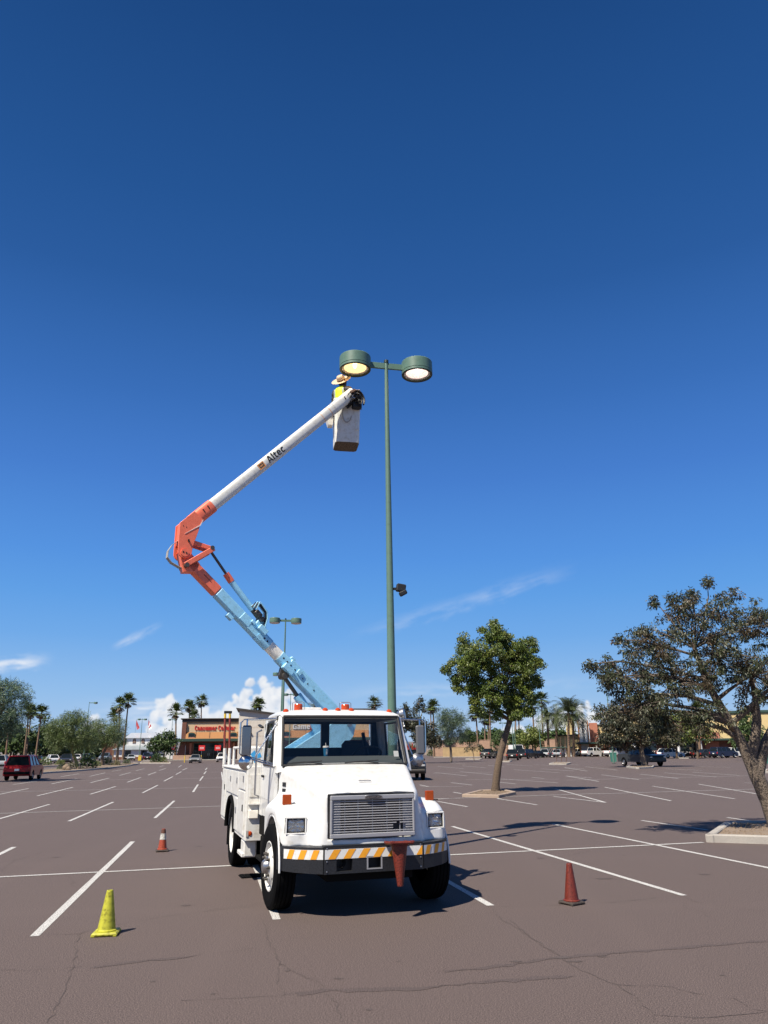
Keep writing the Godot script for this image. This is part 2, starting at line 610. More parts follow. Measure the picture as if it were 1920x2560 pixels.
func setup_materials() -> void:
	var grain := tex(0.14, 11, [[0.0, grey(0.42)], [0.34, grey(0.62)], [0.5, grey(0.80)], [0.66, grey(0.90)], [0.8, grey(1.0)], [1.0, Color(1, 0.97, 0.93)]], 1024, 3)
	var fine := tex(0.22, 12, [[0.0, grey(0.82)], [0.5, grey(0.93)], [1.0, grey(1.0)]], 512, 3)
	var blotch := tex(0.012, 5, [[0.25, Color(0.925, 0.92, 0.925)], [0.5, Color(0.965, 0.965, 0.965)], [0.75, Color(1, 0.993, 0.985)]], 512, 5)
	var mottle := tex(0.27, 6, [[0.15, Color(0.50, 0.49, 0.49)], [0.34, Color(0.78, 0.77, 0.77)], [0.5, Color(0.93, 0.925, 0.92)], [0.64, Color(0.99, 0.98, 0.97)], [0.85, Color(1, 1, 1)]], 1024, 3)
	var dirt := tex(0.02, 23, [[0.12, Color(0.93, 0.915, 0.89)], [0.34, Color(0.985, 0.982, 0.975)], [0.6, Color(1, 1, 1)]], 512, 6)
	var wear := tex(0.09, 31, [[0.0, grey(0.40)], [0.30, grey(0.46)], [0.38, grey(0.88)], [0.6, grey(0.95)], [1.0, grey(1.0)]], 1024, 5)
	var asphalt := skin(mat("asphalt", lin(0.222, 0.166, 0.153), 0.92), grain, 0.55)
	second(asphalt, mottle, 0.23)
	relief(asphalt, grain, 0.16)
	second(skin(mat("asphalt_seal", lin(0.185, 0.140, 0.132), 0.9), grain, 0.55), mottle, 0.23)
	var far := mat("crack_tar", lin(0.135, 0.104, 0.097), 0.9)
	skin(far, grain, 0.55)
	skin(mat("line_paint", lin(0.62, 0.605, 0.58), 0.75), wear, 0.45)
	relief(skin(mat("concrete", lin(0.47, 0.435, 0.39), 0.9), fine, 0.3), grain, 0.25)
	second(M.concrete, blotch, 0.2)
	relief(skin(mat("kerb_tan", lin(0.40, 0.305, 0.235), 0.9), fine, 0.3), grain, 0.25)
	skin(mat("gravel", lin(0.34, 0.25, 0.175), 0.95), grain, 0.25)
	skin(mat("soil", lin(0.24, 0.18, 0.13), 0.95), blotch, 0.2)
	# truck
	var white := skin(mat("truck_white", lin(0.70, 0.70, 0.69), 0.38), dirt, 0.7)
	white.clearcoat_enabled = true
	white.clearcoat = 0.35
	white.clearcoat_roughness = 0.18
	var dust := tex(0.016, 24, [[0.08, Color(0.86, 0.83, 0.79)], [0.26, Color(0.965, 0.955, 0.94)], [0.45, Color(1, 1, 1)]], 512, 7)
	skin(mat("body_white", lin(0.67, 0.665, 0.64), 0.45), dirt, 0.9)
	second(M.body_white, dust, 0.8)
	skin(mat("boom_white", lin(0.70, 0.70, 0.665), 0.5), dirt, 0.8)
	second(M.boom_white, dust, 1.1)
	skin(mat("fiberglass", lin(0.84, 0.80, 0.72), 0.5), dirt, 0.8)
	skin(mat("boom_blue", lin(0.31, 0.64, 0.87), 0.45), dirt, 1.1)
	skin(mat("boom_orange", lin(0.86, 0.185, 0.10), 0.45), dirt, 1.1)
	second(M.boom_blue, dust, 0.9)
	second(M.boom_orange, dust, 0.9)
	skin(mat("rubber", lin(0.013, 0.013, 0.014), 0.82), grain, 2.0)
	M.rubber.metallic_specular = 0.12
	mat("black", lin(0.012, 0.012, 0.013), 0.55)
	skin(mat("chassis", lin(0.02, 0.019, 0.018), 0.8), grain, 2.0)
	M.chassis.metallic_specular = 0.15
	skin(mat("bumper_black", lin(0.017, 0.018, 0.022), 0.5), tex(0.05, 44, [[0.3, grey(0.7)], [0.62, grey(1.0)], [0.70, Color(2, 2, 2)], [1.0, grey(1.0)]], 512, 5), 1.6)
	mat("gasket", lin(0.014, 0.014, 0.015), 0.6)
	mat("chrome", lin(0.62, 0.63, 0.64), 0.12, 1.0)
	mat("mirror_glass", lin(0.70, 0.71, 0.72), 0.02, 1.0)
	mat("mirror_shell", lin(0.22, 0.22, 0.235), 0.10, 1.0)
	mat("amber_dark", lin(0.30, 0.048, 0.008), 0.2)
	mat("mirror_back", lin(0.20, 0.20, 0.205), 0.4, 0.6)
	mat("steel", lin(0.42, 0.42, 0.43), 0.32, 0.9)
	mat("grille_silver", lin(0.36, 0.36, 0.38), 0.40, 0.35)
	skin(mat("wheel_white", lin(0.66, 0.65, 0.62), 0.5), dirt, 1.5)
	mat("hub_dark", lin(0.10, 0.09, 0.08), 0.5, 0.6)
	var amber := mat("amber", lin(0.46, 0.055, 0.008), 0.16)
	amber.subsurf_scatter_enabled = true
	amber.subsurf_scatter_strength = 0.2
	mat("red_lens", lin(0.42, 0.02, 0.015), 0.18)
	skin(mat("tape_yellow", lin(0.80, 0.34, 0.020), 0.45), dirt, 2.0)
	skin(mat("tape_white", lin(0.70, 0.70, 0.69), 0.45), dirt, 2.0)
	var glass := mat("glass", Color(0.02, 0.04, 0.045, 0.27), 0.02)
	glass.transparency = BaseMaterial3D.TRANSPARENCY_ALPHA
	glass.metallic_specular = 0.6
	var rear := mat("clear_glass", Color(0.10, 0.14, 0.15, 0.05), 0.03)
	rear.transparency = BaseMaterial3D.TRANSPARENCY_ALPHA
	var lens := mat("clear_lens", Color(0.86, 0.88, 0.90, 0.07), 0.03)
	lens.transparency = BaseMaterial3D.TRANSPARENCY_ALPHA
	var shopglass := mat("dark_glass", lin(0.010, 0.014, 0.016), 0.04)
	shopglass.metallic_specular = 0.45
	mat("interior", lin(0.040, 0.044, 0.046), 0.8)
	mat("dash", lin(0.085, 0.10, 0.10), 0.85)
	mat("cup_blue", lin(0.015, 0.15, 0.30), 0.45)
	mat("white_plastic", lin(0.78, 0.78, 0.76), 0.4)
	mat("decal_blue", lin(0.04, 0.30, 0.62), 0.4)
	mat("print_black", lin(0.012, 0.012, 0.012), 0.6)
	mat("print_orange", lin(0.74, 0.32, 0.10), 0.5)
	skin(mat("rust_red", lin(0.20, 0.030, 0.022), 0.55), dirt, 2.0)
	mat("yellow_band", lin(0.62, 0.42, 0.04), 0.55)
	mat("hose_black", lin(0.013, 0.013, 0.014), 0.45)
	mat("strap_grey", lin(0.34, 0.33, 0.31), 0.7)
	skin(mat("grime", lin(0.20, 0.155, 0.12), 0.85), tex(0.03, 71, [[0.2, grey(0.35)], [0.5, grey(0.8)], [0.8, grey(1.0)]], 512, 5), 1.5)
	# lamp
	skin(mat("pole_green", lin(0.105, 0.185, 0.145), 0.42), dirt, 0.5)
	mat("dark_green", lin(0.020, 0.035, 0.028), 0.5)
	var warm := mat("lamp_warm", lin(0.75, 0.64, 0.46), 0.4)
	warm.emission_enabled = true
	warm.emission = Color(1.0, 0.90, 0.70)
	warm.emission_energy_multiplier = 0.50
	var cool := mat("lamp_cool", lin(0.85, 0.78, 0.75), 0.4)
	cool.emission_enabled = true
	cool.emission = Color(1.0, 0.87, 0.82)
	cool.emission_energy_multiplier = 0.33
	var arcw := mat("lamp_arc_warm", lin(0.9, 0.9, 0.8), 0.4)
	arcw.emission_enabled = true
	arcw.emission = Color(1.0, 0.90, 0.62)
	arcw.emission_energy_multiplier = 3.0
	var arcc := mat("lamp_arc_cool", lin(0.9, 0.9, 0.9), 0.4)
	arcc.emission_enabled = true
	arcc.emission = Color(1.0, 0.95, 0.93)
	arcc.emission_energy_multiplier = 3.0
	mat("reflector", lin(0.72, 0.70, 0.66), 0.3, 0.6)
	mat("lamp_lens", lin(0.82, 0.79, 0.72), 0.5)
	# cones
	var scuff := tex(0.035, 81, [[0.15, grey(0.45)], [0.4, grey(0.8)], [0.6, grey(1.0)]], 512, 6)
	skin(mat("cone_yellow", lin(0.46, 0.445, 0.035), 0.5), tex(0.02, 82, [[0.18, Color(0.60, 0.58, 0.46)], [0.38, Color(0.90, 0.895, 0.85)], [0.6, grey(1.0)]], 512, 6), 1.3)
	skin(mat("cone_orange", lin(0.39, 0.064, 0.026), 0.5), scuff, 2.0)
	skin(mat("cone_red", lin(0.175, 0.026, 0.014), 0.5), scuff, 2.4)
	skin(mat("cone_white", lin(0.62, 0.60, 0.55), 0.5), scuff, 2.0)
	skin(mat("cone_top", lin(0.13, 0.05, 0.03), 0.6), scuff, 3.0)
	skin(mat("cone_foot", lin(0.060, 0.045, 0.038), 0.8), scuff, 3.0)
	# buildings
	skin(mat("stucco_tan", lin(0.55, 0.405, 0.255), 0.9), dirt, 0.12)
	skin(mat("stucco_white", lin(0.62, 0.56, 0.485), 0.9), dirt, 0.12)
	skin(mat("stucco_yellow", lin(0.58, 0.44, 0.22), 0.9), dirt, 0.12)
	skin(mat("awning_orange", lin(0.33, 0.148, 0.048), 0.7), dirt, 0.2)
	relief(skin(mat("brick", lin(0.25, 0.105, 0.072), 0.9), tex(0.06, 91, [[0.25, grey(0.7)], [0.7, grey(1.0)]], 256, 3), 0.6), grain, 1.0)
	skin(mat("brick_rose", lin(0.42, 0.17, 0.115), 0.9), blotch, 0.3)
	skin(mat("block_pink", lin(0.41, 0.265, 0.19), 0.9), blotch, 0.15)
	skin(mat("block_tan", lin(0.46, 0.325, 0.17), 0.9), blotch, 0.15)
	mat("canopy_green", lin(0.022, 0.052, 0.040), 0.6)
	mat("cornice_brown", lin(0.040, 0.034, 0.030), 0.7)
	mat("white_wall", lin(0.70, 0.69, 0.67), 0.7)
	mat("metal_roof", lin(0.60, 0.63, 0.66), 0.35, 0.4)
	mat("metal_roof_grey", lin(0.32, 0.36, 0.385), 0.4, 0.3)
	mat("sign_red", lin(0.58, 0.022, 0.018), 0.45)
	mat("sign_white", lin(0.80, 0.80, 0.80), 0.5)
	mat("wood_brown", lin(0.14, 0.075, 0.045), 0.7)
	mat("copper", lin(0.50, 0.21, 0.07), 0.6)
	mat("bollard_yellow", lin(0.66, 0.46, 0.05), 0.6)
	mat("bin_green", lin(0.055, 0.20, 0.15), 0.6)
	mat("flag_red", lin(0.45, 0.05, 0.05), 0.8)
	skin(mat("hill_rock", lin(0.16, 0.15, 0.15), 0.95), blotch, 0.002)
	# plants: leaf tints come from vertex colours
	for k in ["leaf", "frond"]:
		var m := mat(k, Color.WHITE, 0.5 if k == "leaf" else 0.45)
		m.vertex_color_use_as_albedo = true
		m.backlight_enabled = true
		m.backlight = Color(0.40, 0.42, 0.22)
		m.cull_mode = BaseMaterial3D.CULL_DISABLED
	relief(skin(mat("bark", lin(0.235, 0.165, 0.112), 0.92), tex(0.045, 61, [[0.2, grey(0.35)], [0.45, grey(0.70)], [0.6, grey(0.9)], [0.75, grey(1.0)]], 512, 6), 1.4), grain, 2.0)
	relief(skin(mat("bark_grey", lin(0.30, 0.235, 0.185), 0.92), tex(0.035, 62, [[0.25, grey(0.30)], [0.45, grey(0.62)], [0.55, grey(0.85)], [0.75, grey(1.0)]], 512, 6), 1.3), grain, 2.0)
	skin(mat("bark_green", lin(0.25, 0.23, 0.075), 0.8), blotch, 1.0)
	skin(mat("palm_bark", lin(0.27, 0.175, 0.115), 0.95), tex(0.08, 63, [[0.2, grey(0.6)], [0.7, grey(1.0)]], 256, 3), 0.8)
	# worker
	mat("straw", lin(0.60, 0.46, 0.31), 0.8)
	mat("vest_lime", lin(0.62, 0.86, 0.02), 0.6)
	mat("vest_grey", lin(0.32, 0.34, 0.34), 0.5)
	mat("shirt_dark", lin(0.035, 0.038, 0.045), 0.8)
	mat("skin_tone", lin(0.28, 0.15, 0.09), 0.6)
	mat("hair_dark", lin(0.012, 0.010, 0.009), 0.6)

# ---------------------------------------------------------------- ground
func ribbon(b: B, pts: Array, widths: Array, y: float) -> void:
	for i in pts.size() - 1:
		var d: Vector3 = pts[mini(i + 1, pts.size() - 1)] - pts[maxi(i - 1, 0)]
		var e: Vector3 = pts[mini(i + 2, pts.size() - 1)] - pts[i]
		var s0: Vector3 = d.cross(Vector3.UP).normalized() * widths[i] * 0.5
		var s1: Vector3 = e.cross(Vector3.UP).normalized() * widths[i + 1] * 0.5
		var p: Vector3 = pts[i] + Vector3(0, y, 0)
		var q: Vector3 = pts[i + 1] + Vector3(0, y, 0)
		b.quad_n(p - s0, p + s0, q + s1, q - s1, Vector3.UP, Vector3.UP, Vector3.UP, Vector3.UP)

func crack(lot: Node3D, corners: Array, wide: float) -> void:
	var r := RandomNumberGenerator.new()
	r.seed = int(absf(corners[0].x * 1000.0)) + 5
	var pts := []
	var ws := []
	for i in corners.size() - 1:
		var a: Vector3 = corners[i]
		var d: Vector3 = corners[i + 1] - a
		var n := maxi(2, int(d.length() / 0.09))
		var s := d.cross(Vector3.UP).normalized()
		for k in n:
			pts.append(a + d * (float(k) / n) + s * r.randf_range(-0.022, 0.022))
			ws.append(wide * r.randf_range(0.25, 1.25) * (0.15 if r.randf() < 0.12 else 1.0))
	pts.append(corners[-1])
	ws.append(0.002)
	var b := B.new()
	ribbon(b, pts, ws, 0.003 if wide < 0.05 else 0.0025)
	part("asphalt_crack", b, M.crack_tar if wide < 0.05 else M.asphalt_seal, lot)

func build_ground() -> void:
	var b := B.new()
	b.quad_n(Vector3(-6000, 0, -6000), Vector3(6000, 0, -6000), Vector3(6000, 0, 6000), Vector3(-6000, 0, 6000), Vector3.UP, Vector3.UP, Vector3.UP, Vector3.UP)
	struct("ground", b, M.soil, Vector3(0, -0.05, 0))
	b = B.new()
	b.box(Vector3(0, -0.02, -110), Vector3(420, 0.04, 330))
	var lot := struct("parking_lot", b, M.asphalt)
	# painted lines: start, end (metres), width
	var lines := [
		[-3.897, -9.171, -5.742, -18.137, 0.10, 0.004],
		[1.689, -20.829, 4.001, -11.119, 0.10, 0.004],
		[4.375, -21.195, 6.315, -13.248, 0.10, 0.004],
		[6.965, -21.896, 7.697, -19.306, 0.10, 0.004],
		[-1.331, -9.889, -3.613, -19.934, 0.10, 0.004],
		[1.315, -10.578, -0.874, -20.643, 0.10, 0.004],
		[-7.640, -15.622, -8.042, -17.359, 0.10, 0.004],
		[-6.712, -13.191, 6.610, -16.879, 0.10, 0.006],
		[-13.411, -26.633, 9.258, -34.514, 0.10, 0.006],
		[-9.386, -23.531, -11.115, -32.160, 0.10, 0.004],
		[-7.092, -24.343, -8.739, -32.529, 0.10, 0.004],
		[-11.814, -23.763, -13.268, -31.159, 0.10, 0.004],
		[-14.379, -38.277, -16.057, -46.642, 0.10, 0.004],
		[-12.080, -39.018, -13.886, -47.715, 0.10, 0.004],
		[-9.676, -39.413, -11.535, -48.077, 0.10, 0.004],
		[-16.528, -37.338, -18.379, -46.155, 0.10, 0.004],
		[-18.680, -36.871, -20.544, -45.185, 0.10, 0.004],
		[-24.243, -51.032, -25.216, -56.664, 0.10, 0.004],
		[-21.929, -51.475, -23.986, -60.709, 0.10, 0.004],
		[-19.847, -52.617, -21.863, -61.810, 0.10, 0.004],
		[-17.450, -52.880, -19.627, -62.640, 0.10, 0.004],
		[-15.335, -54.121, -17.412, -63.832, 0.10, 0.004],
		[-12.945, -54.424, -14.900, -63.706, 0.10, 0.004],
		[-27.673, -66.592, -29.585, -75.334, 0.10, 0.004],
		[-25.316, -66.874, -27.944, -77.797, 0.10, 0.004],
		[-23.288, -68.306, -25.599, -78.330, 0.10, 0.004],
		[-20.902, -68.619, -23.206, -78.865, 0.10, 0.004],
		[-18.644, -69.353, -20.825, -79.424, 0.10, 0.004],
		[-16.349, -70.107, -18.314, -79.463, 0.10, 0.004],
		[-29.314, -83.576, -30.783, -90.841, 0.10, 0.004],
		[-27.213, -84.881, -29.583, -95.440, 0.10, 0.004],
		[-24.714, -84.996, -27.019, -95.692, 0.10, 0.004],
		[-22.225, -85.118, -24.478, -95.962, 0.10, 0.004],
		[-19.761, -85.254, -22.108, -96.315, 0.10, 0.004],
		[-30.702, -105.581, -32.723, -114.527, 0.10, 0.004],
		[-27.057, -101.507, -30.526, -116.329, 0.10, 0.004],
		[-16.091, -76.285, -11.473, -54.984, 0.10, 0.004],
		[-10.913, -52.539, -6.926, -33.451, 0.10, 0.004],
		[-20.331, -41.457, -9.159, -44.321, 0.10, 0.006],
		[-24.630, -56.994, -12.241, -59.064, 0.10, 0.006],
		[-29.025, -73.123, -15.821, -76.187, 0.10, 0.006],
		[-28.173, -85.791, -18.893, -90.877, 0.10, 0.006],
		[11.002, -39.846, 10.550, -29.482, 0.10, 0.004],
		[13.595, -40.417, 13.239, -30.214, 0.10, 0.004],
		[16.603, -42.019, 15.460, -33.110, 0.10, 0.004],
		[8.277, -38.806, 7.979, -29.002, 0.10, 0.004],
		[4.120, -67.349, 5.962, -58.276, 0.10, 0.004],
		[3.832, -47.090, 4.723, -43.562, 0.10, 0.004],
		[6.686, -47.203, 7.261, -44.406, 0.10, 0.004],
		[1.853, -44.504, 2.259, -42.361, 0.10, 0.004],
		[3.084, -36.767, 3.346, -35.579, 0.10, 0.004],
		[4.483, -32.064, 4.596, -30.963, 0.10, 0.004],
		[12.757, -55.715, 12.525, -46.531, 0.10, 0.004],
		[15.764, -57.668, 15.496, -48.377, 0.10, 0.004],
		[18.793, -58.219, 18.366, -49.557, 0.10, 0.004],
		[21.435, -60.614, 21.488, -51.253, 0.10, 0.004],
		[23.949, -61.487, 24.033, -53.594, 0.10, 0.004],
		[17.956, -79.007, 17.072, -66.716, 0.10, 0.004],
		[20.798, -81.934, 20.280, -68.891, 0.10, 0.004],
		[6.489, -69.276, 8.117, -60.229, 0.10, 0.004],
		[7.519, -51.932, 9.838, -45.298, 0.10, 0.004],
		[9.968, -53.989, 10.385, -51.742, 0.10, 0.004],
		[12.723, -55.944, 13.535, -51.881, 0.10, 0.004],
		[11.982, -73.775, 13.937, -63.241, 0.10, 0.004],
		[14.940, -76.053, 16.080, -67.491, 0.10, 0.004],
		[18.032, -79.504, 18.538, -73.210, 0.10, 0.004],
		[5.910, -90.779, 7.771, -79.098, 0.10, 0.004],
		[8.961, -92.459, 10.348, -81.419, 0.10, 0.004],
		[12.194, -94.170, 12.697, -84.615, 0.10, 0.004],
		[14.974, -97.742, 16.372, -87.516, 0.10, 0.004],
		[17.739, -94.766, 19.529, -87.173, 0.10, 0.004],
		[8.974, -115.294, 10.345, -103.474, 0.10, 0.004],
		[12.431, -117.280, 13.741, -108.484, 0.10, 0.004],
		[9.577, -22.502, 9.730, -21.459, 0.10, 0.004],
		[19.471, -42.983, 20.060, -41.522, 0.10, 0.004],
		[25.437, -71.464, 26.365, -65.632, 0.10, 0.004],
		[30.691, -80.353, 32.265, -73.661, 0.10, 0.004],
		[21.866, -100.956, 22.182, -90.360, 0.10, 0.004],
		[1.961, -30.480, 2.791, -27.613, 0.10, 0.004],
		[4.445, -31.792, 5.319, -28.130, 0.10, 0.004],
		[6.906, -32.847, 7.962, -28.986, 0.10, 0.004],
		[9.145, -34.269, 17.178, -36.716, 0.10, 0.006],
		[1.766, -42.469, 4.049, -42.228, 0.10, 0.006],
		[11.176, -48.900, 24.606, -52.874, 0.10, 0.006],
		[5.151, -51.193, 11.107, -50.543, 0.10, 0.006],
		[1.969, -31.817, 3.002, -32.425, 0.10, 0.006],
		[3.794, -65.188, 9.271, -66.520, 0.10, 0.006],
	]
	for s in lines:
		var a := Vector3(s[0], 0, s[1])
		var d := Vector3(s[2], 0, s[3]) - a
		var pts := []
		var ws := []
		var n := maxi(2, int(d.length() / 0.6))
		for k in n + 1:
			pts.append(a + d * (float(k) / n))
			ws.append(s[4] * rng.randf_range(0.92, 1.06))
		var lb := B.new()
		ribbon(lb, pts, ws, float(s[5]))
		part("painted_line", lb, M.line_paint, lot)
	var cracks := [
		[0.010, -2.565, -6.429, -2.589, -6.605, -2.669, -6.881, -2.763, -7.239, -2.860, -7.579, -2.968, -7.889, -3.087, -8.300, -3.289, -8.764, -3.464, -9.381],
		[0.009, -4.207, -9.033, -3.951, -9.161, -3.851, -9.219, -3.481, -9.266, -3.420, -9.340, -3.349, -9.434],
		[0.007, -4.427, -11.826, -4.577, -12.106, -4.843, -12.465, -4.879, -12.708, -5.114, -13.103, -5.214, -13.377],
		[0.007, -6.624, -13.895, -7.026, -15.213, -7.029, -16.359, -6.892, -17.217, -7.023, -17.822, -6.981, -19.143, -6.851, -20.347, -6.141, -20.605],
		[0.007, -3.341, -9.454, -3.180, -9.698, -3.015, -9.868, -2.630, -10.227, -2.096, -10.541, -1.703, -10.674],
		[0.007, -4.414, -9.449, -4.210, -9.506, -4.004, -9.564],
		[0.007, -8.191, -19.113, -8.634, -19.738, -8.393, -18.991, -8.492, -18.725],
		[0.009, -1.483, -9.883, -1.289, -8.966, -1.027, -7.965, -0.838, -7.654, -0.604, -7.366, -0.538, -7.044, -0.408, -6.806, -0.367, -6.433],
		[0.006, -1.027, -7.965, -0.977, -7.447, -0.868, -6.995],
		[0.006, -1.273, -8.865, -0.989, -8.954, -0.697, -9.023],
		[0.011, 0.589, -7.675, 0.851, -7.755, 1.124, -7.868, 1.406, -7.984, 1.661, -8.105],
		[0.011, 1.420, -9.744, 1.524, -8.845, 1.652, -8.106, 1.755, -7.632, 1.924, -7.212, 1.982, -6.785, 1.999, -6.462, 1.931, -6.295],
		[0.007, 1.924, -7.212, 2.366, -7.133, 2.573, -6.881, 2.768, -6.817, 2.765, -6.573, 2.871, -6.507],
		[0.009, 1.999, -6.462, 2.264, -6.383, 2.639, -6.452, 2.871, -6.507],
		[0.008, 1.276, -10.478, 1.720, -10.518, 2.168, -10.559, 2.591, -10.694, 2.939, -10.716, 3.811, -11.086, 4.010, -11.177],
		[0.007, 3.971, -11.005, 3.996, -10.660, 4.243, -10.387, 4.616, -10.063],
		[0.009, 1.310, -10.351, 1.326, -9.771, 1.452, -9.250, 1.548, -8.701, 1.605, -8.371, 1.679, -8.031],
		[0.006, 3.867, -10.734, 3.695, -10.353, 3.823, -10.103, 3.757, -9.708],
		[0.007, 2.359, -14.784, 2.626, -14.634, 3.229, -15.040, 3.837, -15.649, 4.184, -15.772],
		[0.006, 1.081, -14.494, 1.690, -14.449, 2.338, -14.656],
		[0.006, 6.356, -24.038, 6.530, -22.967, 7.030, -22.708],
		[0.006, 2.447, -23.457, 2.305, -21.884, 2.134, -21.051],
		[0.006, 5.092, -16.007, 5.159, -15.398, 5.539, -15.084],
		[0.006, 9.635, -24.759, 10.987, -25.394, 12.186, -25.484],
		[0.006, 3.239, -12.476, 3.735, -12.482],
		[0.007, -3.608, -7.829, -3.192, -7.859, -2.692, -8.028, -1.998, -8.249, -1.325, -8.578],
		[0.007, -1.687, -6.904, -0.914, -6.996, -0.545, -7.143, 0.233, -7.167, 0.882, -7.354, 1.211, -7.397],
		[0.006, -2.284, -10.471, -2.157, -10.608, -1.936, -10.695, -1.707, -10.885],
		[0.090, 0.503, -7.649, 0.849, -7.740, 1.122, -7.852, 1.403, -7.968, 1.657, -8.089, 2.176, -8.221, 2.971, -8.401, 3.924, -8.644],
		[0.100, -0.768, -7.052, -0.544, -7.131, 0.233, -7.155, 0.881, -7.341, 1.377, -7.418, 1.632, -7.465],
		[0.070, -2.784, -7.921, -2.405, -8.098, -1.915, -8.280],
	]
	for c in cracks:
		var pts := []
		for k in range(1, c.size(), 2):
			pts.append(Vector3(c[k], 0, c[k + 1]))
		crack(lot, pts, c[0])
	# flat dark marks: oil spots and tyre scuffs
	var spots := [
		[-0.932, -7.731, 0.030, 0.030],
		[-0.449, -7.469, 0.060, 0.020],
		[-0.157, -6.644, 0.030, 0.030],
		[1.204, -7.959, 0.070, 0.030],
		[-2.075, -7.444, 0.030, 0.020],
		[0.391, -7.200, 0.030, 0.020],
		[1.746, -7.939, 0.100, 0.030],
		[1.658, -8.068, 0.120, 0.040],
		[3.320, -12.546, 0.150, 0.060],
		[-3.256, -11.210, 0.020, 0.020],
		[2.050, -8.090, 0.050, 0.020],
		[0.089, -8.002, 0.030, 0.015],
		[-1.463, -7.075, 0.025, 0.015],
		[2.929, -7.446, 0.030, 0.015],
	]
	for s in spots:
		var sb := B.new()
		var k := 18
		var ring := []
		for i in k:
			var a := TAU * i / k
			var rr := rng.randf_range(0.6, 1.1)
			ring.append(Vector3(s[0] + cos(a) * s[2] * rr, 0.0035, s[1] + sin(a) * s[3] * rr))
		for i in k:
			sb.tri_n(Vector3(s[0], 0.0035, s[1]), ring[i], ring[(i + 1) % k], Vector3.UP, Vector3.UP, Vector3.UP)
		part("oil_stain", sb, M.crack_tar, lot)
	var dr := RandomNumberGenerator.new()
	dr.seed = 19
	for i in 34:
		var sb := B.new()
		var p := Vector3(dr.randf_range(-11, 12), 0.0038, dr.randf_range(-30, -7.5))
		var rr := dr.randf_range(0.02, 0.09)
		for q in 10:
			var a := TAU * q / 10
			var e := TAU * (q + 1) / 10
			sb.tri_n(p, p + Vector3(cos(a) * rr, 0, sin(a) * rr * 0.7), p + Vector3(cos(e) * rr, 0, sin(e) * rr * 0.7), Vector3.UP, Vector3.UP, Vector3.UP)
		part("oil_drip", sb, M.asphalt_seal if i % 3 else M.crack_tar, lot)
	# far hills on the skyline
	var hb := B.new()
	var hn := noise(0.0011, 9, 5)
	var top := []
	var foot := []
	for i in 121:
		var az := deg_to_rad(-45.0 + i * 0.75)
		var r := 5200.0
		var hh := 60.0 + 95.0 * maxf(0.0, hn.get_noise_1d(i * 55.0) + 0.35)
		if az < deg_to_rad(-17) or az > deg_to_rad(16):
			hh *= 0.6
		top.append(Vector3(sin(az) * (r + 900), hh, -cos(az) * (r + 900)))
		foot.append(Vector3(sin(az) * r, -5, -cos(az) * r))
	for i in 120:
		hb.quad_o(foot[i], foot[i + 1], top[i + 1], top[i], Vector3(0, -3000, -20000))
	struct("hills", hb, M.hill_rock)

func kerb_island(called: String, label: String, outline: Array, high: float, fill: String, group: String, edge := "concrete") -> Node3D:
	# a raised planting island: kerb blocks round an outline (metres, world), filled with gravel
	var o := thing(called, label, "planting island", Vector3.ZERO, 0.0, group)
	var poly := PackedVector2Array()
	for p in outline:
		poly.append(Vector2(p.x, p.z))
	var inner: PackedVector2Array = Geometry2D.offset_polygon(poly, -0.17, Geometry2D.JOIN_MITER)[0] if Geometry2D.offset_polygon(poly, -0.17, Geometry2D.JOIN_MITER).size() else poly
	# outer kerb: one block for each side, long sides split
	var cnt := outline.size()
	for i in cnt:
		var a: Vector3 = outline[i]
		var c: Vector3 = outline[(i + 1) % cnt]
		var d := c - a
		var pieces := maxi(1, int(round(d.length() / 1.5)))
		for k in pieces:
			var p := a + d * (float(k) / pieces)
			var q := a + d * (float(k + 1) / pieces)
			var t := d.normalized()
			var s := Vector3.UP.cross(t)
			var mid := Vector3.ZERO
			for e in outline:
				mid += e
			mid /= cnt
			if s.dot(mid - a) < 0:
				s = -s
			var kb := B.new()
			var l := p.distance_to(q) - 0.012
			kb.cbox((p + q) * 0.5 + s * 0.085 + Vector3(0, high * 0.5 - 0.02, 0), Vector3(l, high + 0.04, 0.17), 0.02, Basis(t, Vector3.UP, t.cross(Vector3.UP)))
			part("kerb", kb, M[edge], o)
	var gb := B.new()
	var idx := Geometry2D.triangulate_polygon(inner)
	for i in range(0, idx.size(), 3):
		var t := []
		for k in 3:
			var p := inner[idx[i + k]]
			t.append(Vector3(p.x, high - 0.04, p.y))
		gb.tri_n(t[0], t[1], t[2], Vector3.UP, Vector3.UP, Vector3.UP)
	# pebbles, too many to count
	var r := RandomNumberGenerator.new()
	r.seed = outline.size() * 31 + int(absf(outline[0].x) * 10)
	var mn := inner[0]
	var mx := inner[0]
	for p in inner:
		mn = mn.min(p)
		mx = mx.max(p)
	var tries := 0
	var count := mini(500, int((mx.x - mn.x) * (mx.y - mn.y) * 60.0))
	while count > 0 and tries < 3000:
		tries += 1
		var p := Vector2(r.randf_range(mn.x, mx.x), r.randf_range(mn.y, mx.y))
		if not Geometry2D.is_point_in_polygon(p, inner):
			continue
		count -= 1
		var sz := r.randf_range(0.02, 0.055)
		gb.hexa(Vector3(p.x, high - 0.04 + sz * 0.2, p.y), Vector3(sz, sz * 0.7, sz * 0.8), Vector3(sz, sz, sz) * 0.5, Basis(Vector3.UP, r.randf() * TAU))
	var fillp := part("gravel_bed", gb, M[fill], o)
	fillp.set_meta("kind", "stuff")
	return o

# ---------------------------------------------------------------- bucket truck (front towards +z, front axle at the origin)
var truck: Node3D

